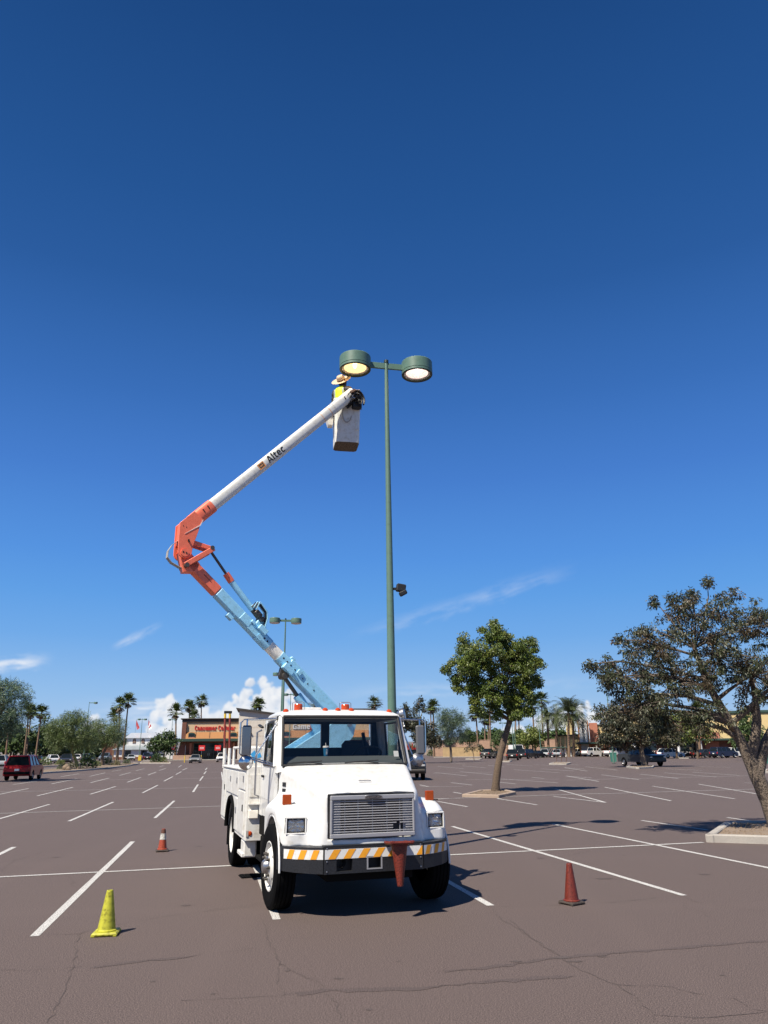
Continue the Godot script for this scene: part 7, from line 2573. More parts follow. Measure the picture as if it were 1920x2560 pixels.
func build_palms() -> void:
	var list := [
		[Vector3(-97.07, 11.13, -197.42), Vector3(-96.67, 1.33, -197.62), 3.0, "fan palm at far left under the tall feathery tree"],
		[Vector3(-91.03, 12.04, -194.78), Vector3(-90.73, 1.29, -194.92), 3.2, "front palm of the pair rising left of the single leaning palm"],
		[Vector3(-94.69, 12.11, -204.10), Vector3(-94.60, 1.26, -204.15), 2.8, "rear palm of the pair rising left of the single leaning palm"],
		[Vector3(-90.34, 12.00, -200.59), Vector3(-90.45, 1.25, -200.54), 3.0, "single fan palm leaning right, between pair and feathery tree"],
		[Vector3(-67.49, 13.12, -193.57), Vector3(-66.91, 0.59, -193.77), 3.0, "shorter of the two crossed palms left of the white barn"],
		[Vector3(-65.67, 14.22, -194.20), Vector3(-65.75, 0.58, -194.17), 3.0, "taller of the two crossed palms left of the white barn"],
		[Vector3(-80.23, 12.16, -226.19), Vector3(-79.42, 0.93, -226.48), 3.2, "low palm crown just behind the two crossed palms"],
		[Vector3(-52.95, 11.37, -192.86), Vector3(-52.39, 0.74, -193.02), 3.0, "palm standing at the brick end of the shop"],
		[Vector3(-59.91, 14.80, -232.40), Vector3(-58.86, 0.68, -232.67), 3.0, "palm behind the shop roof, left of the tallest one"],
		[Vector3(-61.50, 14.35, -242.32), Vector3(-60.61, 0.62, -242.54), 2.6, "shorter palm tucked behind its neighbour over the shop roof"],
		[Vector3(-56.55, 16.35, -233.24), Vector3(-55.69, 0.64, -233.45), 3.2, "tallest palm rising behind the red-lettered shop"],
		[Vector3(-57.03, 11.88, -227.98), Vector3(-56.20, 0.69, -228.18), 2.6, "bright palm crown just clearing the shop roof"],
		[Vector3(-37.82, 14.97, -226.87), Vector3(-37.35, 0.51, -226.95), 3.2, "upper palm of the pair behind the white wall"],
		[Vector3(-38.57, 13.48, -226.74), Vector3(-38.03, 0.52, -226.83), 2.8, "lower palm of the pair behind the white wall"],
		[Vector3(-22.42, 15.49, -238.95), Vector3(-22.14, 0.26, -238.98), 3.0, "palm peeking out beside the base of the boom"],
		[Vector3(-3.31, 14.63, -224.98), Vector3(-3.39, 0.19, -224.97), 3.4, "palm above the cab roof, left of the lamp post"],
		[Vector3(12.93, 12.85, -209.60), Vector3(12.76, 0.15, -209.61), 3.0, "palm above the dark tree by the driver's mirror"],
		[Vector3(13.99, 13.22, -239.59), Vector3(13.73, -0.10, -239.61), 2.4, "faint slender palm beside the palm over the dark tree"],
		[Vector3(23.28, 10.36, -198.64), Vector3(23.45, 1.10, -198.62), 3.4, "stout bright palm left of the leaning tree"],
		[Vector3(27.37, 9.46, -213.25), Vector3(27.04, 1.02, -213.29), 2.6, "left one of two thin palms under the leaning tree"],
		[Vector3(28.34, 9.34, -213.12), Vector3(27.91, 1.01, -213.18), 2.6, "right one of two thin palms under the leaning tree"],
		[Vector3(26.82, 11.71, -198.19), Vector3(26.56, 1.07, -198.23), 2.6, "tall pale palm trunk whose crown hides in the leaning tree"],
		[Vector3(33.33, 10.80, -197.20), Vector3(32.82, 1.01, -197.29), 2.4, "palm trunk just right of the leaning trunk"],
		[Vector3(34.92, 9.99, -202.00), Vector3(34.55, 0.98, -202.07), 2.4, "second palm trunk right of the leaning trunk"],
		[Vector3(35.73, 11.69, -186.61), Vector3(35.65, 1.01, -186.63), 2.8, "palm half hidden by the leaning tree's right edge"],
		[Vector3(37.99, 12.97, -186.16), Vector3(37.58, 0.99, -186.25), 2.9, "tallest clear palm between leaning tree and date palms"],
		[Vector3(56.62, 8.19, -138.90), Vector3(55.88, 0.95, -139.20), 2.4, "bare palm trunk before the cream store"],
	]
	var s := 900
	for p in list:
		s += 1
		fan_palm(p[3], p[0], p[1], p[2] * 0.9, s)
	date_palm("first date palm, next to the tallest clear fan palm", Vector3(38.05, 8.63, -181.04), Vector3(37.66, 1.01, -181.13), 3.6, 951)
	date_palm("second date palm, middle of the row by the cinema", Vector3(39.95, 8.68, -180.64), Vector3(39.53, 0.99, -180.73), 3.6, 952)
	date_palm("large third date palm overlapping the cinema sign", Vector3(40.40, 9.21, -170.27), Vector3(39.89, 1.02, -170.39), 4.2, 953)
	date_palm("fourth date palm closest to the white cinema tower", Vector3(42.58, 9.31, -174.89), Vector3(42.06, 0.98, -175.02), 4.0, 954)

# ---------------------------------------------------------------- vehicles (front towards +z)
var car_parts := {}

func arch(out: Array, z: float, r: float, y: float) -> void:
	for i in 9:
		var a := PI * i / 8.0
		out.append(Vector2(z - cos(a) * r, y + sin(a) * r))

func car_kind(kind: String) -> Array:
	if car_parts.has(kind):
		return car_parts[kind]
	# length, width, belt height, roof height, wheel radius, front axle, rear axle, cabin foot z (rear, front), cabin top z (rear, front), top width, hood height
	var spec: Dictionary = {
		"sedan": {"l": 4.65, "w": 1.80, "belt": 0.92, "roof": 1.45, "r": 0.32, "zf": 1.40, "zr": -1.32, "cb": [-1.75, 1.00], "ct": [-1.02, 0.22], "tw": 1.16, "hood": 0.80, "tail": 0.92, "low": 0.24},
		"suv": {"l": 4.75, "w": 1.90, "belt": 1.08, "roof": 1.76, "r": 0.37, "zf": 1.45, "zr": -1.38, "cb": [-2.30, 1.10], "ct": [-2.08, 0.42], "tw": 1.34, "hood": 1.02, "tail": 1.08, "low": 0.32},
		"crossover": {"l": 4.50, "w": 1.84, "belt": 1.02, "roof": 1.64, "r": 0.35, "zf": 1.38, "zr": -1.28, "cb": [-2.15, 1.05], "ct": [-1.70, 0.30], "tw": 1.22, "hood": 0.94, "tail": 1.04, "low": 0.28},
		"pickup": {"l": 5.80, "w": 2.00, "belt": 1.20, "roof": 1.90, "r": 0.40, "zf": 1.88, "zr": -1.75, "cb": [-0.95, 1.28], "ct": [-0.80, 0.62], "tw": 1.46, "hood": 1.17, "tail": 1.26, "low": 0.42},
		"minivan": {"l": 5.05, "w": 1.96, "belt": 1.02, "roof": 1.74, "r": 0.34, "zf": 1.55, "zr": -1.45, "cb": [-2.42, 1.65], "ct": [-2.15, 0.62], "tw": 1.40, "hood": 0.98, "tail": 1.02, "low": 0.26},
		"van": {"l": 5.60, "w": 2.05, "belt": 1.30, "roof": 2.65, "r": 0.36, "zf": 1.85, "zr": -1.70, "cb": [-2.75, 2.10], "ct": [-2.70, 1.35], "tw": 1.75, "hood": 1.18, "tail": 1.30, "low": 0.30},
	}[kind]
	var s := spec
	var hl: float = s.l * 0.5
	var out := [Vector2(-hl, s.low + 0.12), Vector2(-hl - 0.0, s.tail - 0.22), Vector2(-hl + 0.08, s.tail - 0.02)]
	out.append(Vector2(s.cb[0], s.tail if kind == "pickup" else s.belt))
	out.append_array([Vector2(s.cb[0] + 0.02, s.belt), Vector2(s.cb[1], s.belt), Vector2(lerpf(s.cb[1], hl, 0.55), s.hood + 0.02), Vector2(hl - 0.16, s.hood - 0.08), Vector2(hl - 0.02, s.hood - 0.24), Vector2(hl, s.low + 0.10), Vector2(hl - 0.12, s.low)])
	var low := []
	arch(low, s.zf * -1.0, s.r * 1.16, s.low)
	# arcs run front to back along the sill
	var sill := []
	var af := []
	arch(af, s.zf, s.r * 1.16, s.low)
	af.reverse()
	var ar := []
	arch(ar, s.zr, s.r * 1.16, s.low)
	ar.reverse()
	sill.append_array(af)
	sill.append_array(ar)
	out.append_array(sill)
	out.append(Vector2(-hl + 0.12, s.low))
	var side := Basis(Vector3(0, 0, 1), Vector3(0, 1, 0), Vector3(-1, 0, 0))
	var list := []
	var b := B.new()
	# three slices: full outline in the middle, drawn in at the flanks
	var inner := []
	for p in out:
		var q: Vector2 = p
		inner.append(Vector2(q.x * 0.975, q.y - (0.035 if q.y > s.belt - 0.3 else 0.0)))
	var hw: float = s.w * 0.5
	var idx := Geometry2D.triangulate_polygon(PackedVector2Array(inner))
	for sg in [-1.0, 1.0]:
		for i in range(0, idx.size(), 3):
			var t := []
			for k in 3:
				t.append(Vector3(sg * hw, inner[idx[i + k]].y, inner[idx[i + k]].x))
			b.tri_n(t[0], t[1], t[2], Vector3(sg, 0, 0), Vector3(sg, 0, 0), Vector3(sg, 0, 0))
	var cnt := out.size()
	for i in cnt:
		var j := (i + 1) % cnt
		var p: Vector2 = out[i]
		var q: Vector2 = out[j]
		var pi: Vector2 = inner[i]
		var qi: Vector2 = inner[j]
		var e := hw - 0.09
		var d := q - p
		var nn := Vector3(0, -d.x, d.y) if true else Vector3.ZERO
		nn = Vector3(0, d.x, -d.y).normalized()
		b.quad_n(Vector3(-e, p.y, p.x), Vector3(e, p.y, p.x), Vector3(e, q.y, q.x), Vector3(-e, q.y, q.x), nn, nn, nn, nn)
		for sg in [-1.0, 1.0]:
			var ne: Vector3 = (nn + Vector3(sg * 0.8, 0, 0)).normalized()
			var no := (nn * 0.35 + Vector3(sg, 0, 0)).normalized()
			b.quad_n(Vector3(sg * e, p.y, p.x), Vector3(sg * e, q.y, q.x), Vector3(sg * hw, qi.y, qi.x), Vector3(sg * hw, pi.y, pi.x), ne, ne, no, no)
	list.append(["body", b.mesh(), "paint", Transform3D()])
	# cabin
	var bw: float = hw - 0.07
	var tw: float = s.tw * 0.5
	var ry: float = s.roof - 0.06
	var c := [Vector3(-bw, s.belt, s.cb[0]), Vector3(bw, s.belt, s.cb[0]), Vector3(bw, s.belt, s.cb[1]), Vector3(-bw, s.belt, s.cb[1]), Vector3(-tw, ry, s.ct[0]), Vector3(tw, ry, s.ct[0]), Vector3(tw, ry, s.ct[1]), Vector3(-tw, ry, s.ct[1])]
	var mid := Vector3(0, (s.belt + ry) * 0.5, (s.cb[0] + s.cb[1]) * 0.5)
	for f in [[0, 1, 5, 4, "rear_window"], [2, 3, 7, 6, "windscreen"], [1, 2, 6, 5, "side_window"], [3, 0, 4, 7, "side_window"]]:
		b = B.new()
		b.quad_o(c[f[0]], c[f[1]], c[f[2]], c[f[3]], mid)
		list.append([f[4], b.mesh(), "dark_glass", Transform3D()])
	b = B.new()
	b.cbox(Vector3(0, s.roof - 0.04, (s.ct[0] + s.ct[1]) * 0.5), Vector3(s.tw + 0.04, 0.08, s.ct[1] - s.ct[0] + 0.10), 0.035)
	list.append(["roof", b.mesh(), "paint", Transform3D()])
	for k in 4:
		b = B.new()
		b.tube([c[k] + Vector3(0, -0.04, 0), c[k + 4]], [0.055], 5)
		list.append(["pillar", b.mesh(), "paint", Transform3D()])
	for sg in [-1.0, 1.0]:
		var cuts := [0.5] if kind in ["sedan", "pickup"] else [0.36, 0.68]
		for q in cuts:
			var zz: float = lerpf(s.cb[0], s.cb[1], q * 0.92)
			var zt: float = clampf(zz, s.ct[0], s.ct[1])
			b = B.new()
			b.tube([Vector3(sg * (bw + 0.005), s.belt - 0.02, zz), Vector3(sg * (tw + 0.005), ry, zt)], [0.04], 5)
			list.append(["pillar", b.mesh(), "paint", Transform3D()])
	if kind == "van":
		b = B.new()
		for sg in [-1.0, 1.0]:
			b.quad_o(Vector3(sg * (bw + 0.012), s.belt, s.cb[0] + 0.02), Vector3(sg * (bw + 0.012), s.belt, 0.9), Vector3(sg * (tw + 0.012), ry, 0.9), Vector3(sg * (tw + 0.012), ry, s.ct[0] + 0.02), mid)
		list.append(["blank_panel", b.mesh(), "paint", Transform3D()])
	if kind == "pickup":
		b = B.new()
		b.box(Vector3(0, s.tail + 0.003, (-hl + s.cb[0]) * 0.5), Vector3(s.w - 0.36, 0.01, s.cb[0] + hl - 0.22))
		list.append(["bed_liner", b.mesh(), "black", Transform3D()])
	# trim
	b = B.new()
	b.cbox(Vector3(0, s.low + 0.20, hl - 0.02), Vector3(s.w * 0.94, 0.16, 0.14), 0.04)
	list.append(["front_bumper", b.mesh(), "chassis" if kind != "pickup" else "hub_dark", Transform3D()])
	b = B.new()
	b.cbox(Vector3(0, s.low + 0.22, -hl + 0.0), Vector3(s.w * 0.94, 0.18, 0.16), 0.04)
	list.append(["rear_bumper", b.mesh(), "chassis" if kind != "pickup" else "hub_dark", Transform3D()])
	b = B.new()
	b.cbox(Vector3(0, (s.hood - 0.24 + s.low + 0.32) * 0.5, hl - 0.015), Vector3(s.w * 0.52, maxf(0.10, s.hood - s.low - 0.62), 0.06), 0.01)
	list.append(["grille", b.mesh(), "black", Transform3D()])
	b = B.new()
	b.box(Vector3(0, s.low + (0.44 if kind != "pickup" else 0.50), -hl - 0.012), Vector3(0.32, 0.15, 0.02))
	list.append(["number_plate", b.mesh(), "white_plastic", Transform3D()])
	for sg in [-1.0, 1.0]:
		b = B.new()
		b.cbox(Vector3(sg * (hw - 0.20), s.hood - 0.26, hl - 0.09), Vector3(0.30, 0.14, 0.16), 0.04)
		list.append(["headlight", b.mesh(), "reflector", Transform3D()])
		b = B.new()
		b.cbox(Vector3(sg * (hw - 0.13), s.tail - 0.24, -hl + 0.03), Vector3(0.17, 0.28, 0.12), 0.03)
		list.append(["tail_light", b.mesh(), "red_lens", Transform3D()])
		b = B.new()
		b.cbox(Vector3(sg * (hw + 0.08), s.belt + 0.06, s.cb[1] - 0.35), Vector3(0.18, 0.14, 0.09), 0.03)
		list.append(["door_mirror", b.mesh(), "black", Transform3D()])
		for zz in [lerpf(s.cb[0], s.cb[1], 0.33), lerpf(s.cb[0], s.cb[1], 0.62)]:
			b = B.new()
			b.box(Vector3(sg * (hw + 0.004), s.belt - 0.14, zz), Vector3(0.02, 0.03, 0.16))
			list.append(["door_handle", b.mesh(), "black", Transform3D()])
	# dark inside of the wheel arches
	b = B.new()
	b.box(Vector3(0, s.low + 0.22, 0), Vector3(s.w - 0.34, 0.30, s.l - 0.5))
	list.append(["underbody", b.mesh(), "black", Transform3D()])
	var ty := B.new()
	ty.lathe([Vector2(s.r * 0.62, -0.10), Vector2(s.r * 0.92, -0.11), Vector2(s.r, -0.07), Vector2(s.r, 0.07), Vector2(s.r * 0.92, 0.11), Vector2(s.r * 0.62, 0.10)], Transform3D(), 20)
	var rm := B.new()
	rm.lathe([Vector2(s.r * 0.64, 0.10), Vector2(s.r * 0.60, 0.075), Vector2(s.r * 0.20, 0.085), Vector2(0, 0.09)], Transform3D(), 20)
	var sp := B.new()
	for k in 5:
		var a := TAU * k / 5.0
		sp.box(Vector3(cos(a) * s.r * 0.40, 0.094, sin(a) * s.r * 0.40), Vector3(s.r * 0.13, 0.012, s.r * 0.30), Basis(Vector3.UP, -a + 0.6))
	list.append(["wheels", [ty.mesh(), rm.mesh(), sp.mesh()], s, Transform3D()])
	car_parts[kind] = list
	return list

func vehicle(kind: String, paint: Color, at: Vector3, az_deg: float, label: String, called := "", rims := "steel") -> Node3D:
	var names := {"sedan": "parked_car", "suv": "parked_suv", "crossover": "parked_crossover", "pickup": "pickup_truck", "minivan": "parked_minivan", "van": "parked_van"}
	var cats := {"sedan": "car", "suv": "SUV", "crossover": "car", "pickup": "pickup truck", "minivan": "minivan", "van": "van"}
	var o := thing(called if called != "" else names[kind], label, cats[kind], at, PI - deg_to_rad(az_deg), "parked vehicles")
	var key := "paint_%d_%d_%d" % [int(paint.r * 999), int(paint.g * 999), int(paint.b * 999)]
	if not M.has(key):
		var m := mat(key, paint.linear_to_srgb(), 0.32, 0.0)
		m.clearcoat_enabled = true
		m.clearcoat = 0.35
		m.clearcoat_roughness = 0.08
		m.metallic_specular = 0.35
	for p in car_kind(kind):
		if p[0] == "wheels":
			var s: Dictionary = p[2]
			for sg in [-1.0, 1.0]:
				for zz in [s.zf, s.zr]:
					var w := Node3D.new()
					w.name = "wheel"
					o.add_child(w, true)
					w.position = Vector3(sg * (s.w * 0.5 - 0.105), s.r, zz)
					w.basis = Basis(Vector3.BACK, -sg * PI / 2)
					part_mesh("tyre", p[1][0], M.rubber, w)
					part_mesh("rim", p[1][1], M[rims], w)
					part_mesh("spokes", p[1][2], M.hub_dark, w)
			continue
		part_mesh(p[0], p[1], M[key] if p[2] == "paint" else M[p[2]], o, p[3])
	return o

func build_vehicles() -> void:
	var white := Color(0.74, 0.74, 0.73)
	var black := Color(0.013, 0.014, 0.017)
	var silver := Color(0.36, 0.38, 0.40)
	var grey := Color(0.13, 0.135, 0.14)
	var navy := Color(0.015, 0.025, 0.06)
	var dark := Color(0.028, 0.030, 0.034)
	vehicle("suv", Color(0.36, 0.008, 0.016), Vector3(-27.9, 0, -60.2), -13.0, "bright red SUV seen from behind at the left edge")
	vehicle("pickup", Color(0.032, 0.036, 0.040), Vector3(26.9, 0, -82.5), 163.0, "dark grey pickup facing out behind the dull dark tree")
	vehicle("pickup", black, Vector3(1.35, 0, -53.4), 176.0, "black pickup half hidden behind the bucket truck's driver side")
	var v := [
		["pickup", black, Vector3(20.35, 1.25, -156.68), 20.0, "black pickup at the tan wall end of the far row"],
		["sedan", dark, Vector3(22.65, 1.21, -163.44), 25.0, "dark car squeezed beside the leaning tree trunk"],
		["suv", black, Vector3(21.39, 1.31, -132.28), 12.0, "black SUV seen from behind, nearest in the far row"],
		["van", white, Vector3(29.38, 1.11, -175.56), 170.0, "tall white van rising behind the black SUV"],
		["suv", dark, Vector3(26.75, 1.22, -147.60), 40.0, "dark SUV with red tail lights right of the white van"],
		["sedan", black, Vector3(31.36, 1.13, -161.99), 35.0, "low black sedan between dark SUV and silver minivan"],
		["minivan", silver, Vector3(34.53, 1.08, -166.46), 30.0, "silver minivan below the first date palm"],
		["crossover", Color(0.24, 0.26, 0.29), Vector3(36.30, 1.07, -164.03), 25.0, "grey-blue hatchback between silver and white minivans"],
		["minivan", white, Vector3(43.76, 0.94, -184.89), 52.0, "white minivan with dark side windows near the cinema"],
		["crossover", white, Vector3(45.69, 0.92, -182.36), 60.0, "white crossover just behind the white minivan"],
		["pickup", white, Vector3(45.24, 0.96, -170.09), 58.0, "white pickup parked before the cinema doors"],
		["pickup", white, Vector3(48.70, 0.95, -164.96), 60.0, "white pickup partly hidden by the dull dark tree"],
		["van", Color(0.05, 0.018, 0.016), Vector3(51.76, 0.96, -151.40), 20.0, "dark maroon van behind the grey pickup"],
		["crossover", white, Vector3(49.31, 1.03, -135.29), 72.0, "white crossover seen side-on behind the empty narrow island"],
		["suv", black, Vector3(53.36, 0.98, -138.05), 30.0, "black SUV in shade beside the white crossover"],
		["sedan", dark, Vector3(56.28, 0.95, -136.88), 66.0, "dark sedan with red tail lights under the store canopy"],
		["suv", navy, Vector3(57.18, 0.96, -132.16), 66.0, "dark blue SUV before the cream store"],
		["crossover", white, Vector3(61.51, 0.90, -136.81), 70.0, "white car behind the forked limbs of the large tree"],
		["crossover", white, Vector3(64.44, 0.88, -135.45), 70.0, "white car at the right edge behind the tree trunk"],
		["suv", dark, Vector3(-41.10, 2.07, -88.96), -10.0, "dark car just ahead of the red SUV"],
		["sedan", black, Vector3(-67.34, 2.14, -150.63), -14.0, "black sedan left of the white crossover in the left bay row"],
		["crossover", white, Vector3(-63.94, 2.12, -148.85), -35.0, "white crossover with its back turned, in the left bay row"],
		["suv", dark, Vector3(-57.02, 2.08, -138.74), 160.0, "dark SUV facing out behind the yellow shrub"],
		["crossover", white, Vector3(-72.04, 2.10, -181.20), -20.0, "white car mostly behind the crooked feathery trunk"],
		["sedan", dark, Vector3(-61.10, 2.05, -160.78), 165.0, "dark sedan facing out between the two feathery trees"],
		["suv", grey, Vector3(-75.57, 2.09, -195.93), -12.0, "dim grey SUV beyond the two feathery trees"],
		["pickup", Color(0.12, 0.15, 0.19), Vector3(-63.83, 2.03, -176.83), 170.0, "grey-blue pickup left of the crossed palms"],
		["sedan", silver, Vector3(-62.33, 1.98, -190.04), 160.0, "silver car parked in front of the white barn"],
		["sedan", dark, Vector3(-66.91, 1.99, -201.16), -10.0, "dark car half behind the silver one at the barn"],
		["suv", Color(0.02, 0.04, 0.10), Vector3(-61.40, 1.94, -198.73), -20.0, "blue SUV under the barn's porch roof"],
		["sedan", black, Vector3(-59.22, 1.93, -196.26), 10.0, "black car right of the blue SUV at the barn"],
		["crossover", silver, Vector3(-56.98, 1.90, -196.92), 160.0, "grey car beneath the small tree by the brick corner"],
		["sedan", Color(0.20, 0.20, 0.195), Vector3(-33.80, 1.85, -137.92), 172.0, "grey sedan facing out in front of the shop doors"],
		["crossover", white, Vector3(-30.98, 1.79, -146.77), 172.0, "white car in front of the shop beside a yellow post"],
		["suv", silver, Vector3(-49.73, 2.12, -100.35), -20.0, "pale car cut by the left edge beyond the red SUV"],
	]
	for q in v:
		var p: Vector3 = q[2]
		vehicle(q[0], q[1], Vector3(p.x, 0, p.z), q[3], q[4])

# ---------------------------------------------------------------- buildings
func brick_rows(parent: Node3D, x0: float, x1: float, y0: float, y1: float, z: float, rows: int) -> void:
	# courses of big rusticated blocks, one raised band each
	for i in rows:
		var y := lerpf(y0, y1, (i + 0.5) / rows)
		var b := B.new()
		b.cbox(Vector3((x0 + x1) * 0.5, y, z), Vector3(x1 - x0, (y1 - y0) / rows - 0.05, 0.06), 0.015)
		part("brick_course", b, M.brick, parent)

func shopfront(parent: Node3D, x0: float, x1: float, y0: float, y1: float, z: float, panes: int, door_from: int, door_to: int) -> void:
	var sf := Node3D.new()
	sf.name = "shopfront"
	parent.add_child(sf, true)
	var w := (x1 - x0) / panes
	for i in panes:
		var b := B.new()
		b.box(Vector3(x0 + w * (i + 0.5), (y0 + y1) * 0.5, z), Vector3(w - 0.06, y1 - y0 - 0.06, 0.04))
		part("pane", b, M.dark_glass, sf)
		b = B.new()
		b.box(Vector3(x0 + w * i, (y0 + y1) * 0.5, z + 0.03), Vector3(0.09, y1 - y0, 0.12))
		part("mullion", b, M.canopy_green, sf)
		if i >= door_from and i <= door_to:
			b = B.new()
			b.box(Vector3(x0 + w * (i + 0.5), y0 + 2.3, z + 0.04), Vector3(w, 0.10, 0.12))
			part("door_rail", b, M.canopy_green, sf)
			b = B.new()
			b.box(Vector3(x0 + w * (i + 0.5), y0 + 0.12, z + 0.04), Vector3(w, 0.24, 0.12))
			part("door_rail", b, M.canopy_green, sf)
			b = B.new()
			b.box(Vector3(x0 + w * (i + (0.85 if i == door_from else 0.15)), y0 + 1.1, z + 0.10), Vector3(0.05, 0.5, 0.05))
			part("door_handle", b, M.steel, sf)
	var b := B.new()
	b.box(Vector3(x1, (y0 + y1) * 0.5, z + 0.03), Vector3(0.09, y1 - y0, 0.12))
	b.box(Vector3((x0 + x1) * 0.5, y1, z + 0.03), Vector3(x1 - x0, 0.12, 0.12))
	b.box(Vector3((x0 + x1) * 0.5, y1 - 0.95, z + 0.03), Vector3(x1 - x0, 0.08, 0.11))
	part("frame", b, M.canopy_green, sf)

func awning(o: Node3D, x0: float, x1: float, y0: float, y1: float, z: float) -> void:
	# sloping metal awning between canopy and upper wall, with standing ribs
	var b := B.new()
	b.prism([Vector2(0, y0), Vector2(1.5, y0), Vector2(0.15, y1), Vector2(0, y1)], Transform3D(Basis(Vector3(0, 0, 1), Vector3(0, 1, 0), Vector3(-1, 0, 0)), Vector3((x0 + x1) * 0.5, 0, z)), x1 - x0)
	part("awning", b, M.awning_orange, o)
	var n := int((x1 - x0) / 3.2)
	for i in n:
		b = B.new()
		var x := x0 + (x1 - x0) * (i + 0.7) / n
		b.tube([Vector3(x, y1 + 0.05, z + 0.25), Vector3(x, y0 + 0.25, z + 1.45)], [0.05], 5)
		part("awning_rib", b, M.wood_brown, o)

func dormer(o: Node3D, x: float, y: float, z: float) -> void:
	var d := Node3D.new()
	d.name = "dormer_window"
	o.add_child(d, true)
	var out := [Vector2(-0.75, 0)]
	for i in 9:
		var a := PI - PI * i / 8.0
		out.append(Vector2(cos(a) * 0.75, 0.75 + sin(a) * 0.28))
	out.append(Vector2(0.75, 0))
	var b := B.new()
	b.prism(out, Transform3D(Basis(), Vector3(x, y, z)), 1.2)
	part("dormer_frame", b, M.canopy_green, d)
	b = B.new()
	b.box(Vector3(x, y + 0.42, z + 0.61), Vector3(1.15, 0.62, 0.03))
	part("pane", b, M.dark_glass, d)
	b = B.new()
	b.cbox(Vector3(x, y - 0.18, z + 0.1), Vector3(1.5, 0.36, 1.1), 0.03)
	part("dormer_base", b, M.brick_rose, d)

func build_buildings() -> void:
	build_shop()
	build_barn()
	build_cinema()
	build_store()
	build_walls()

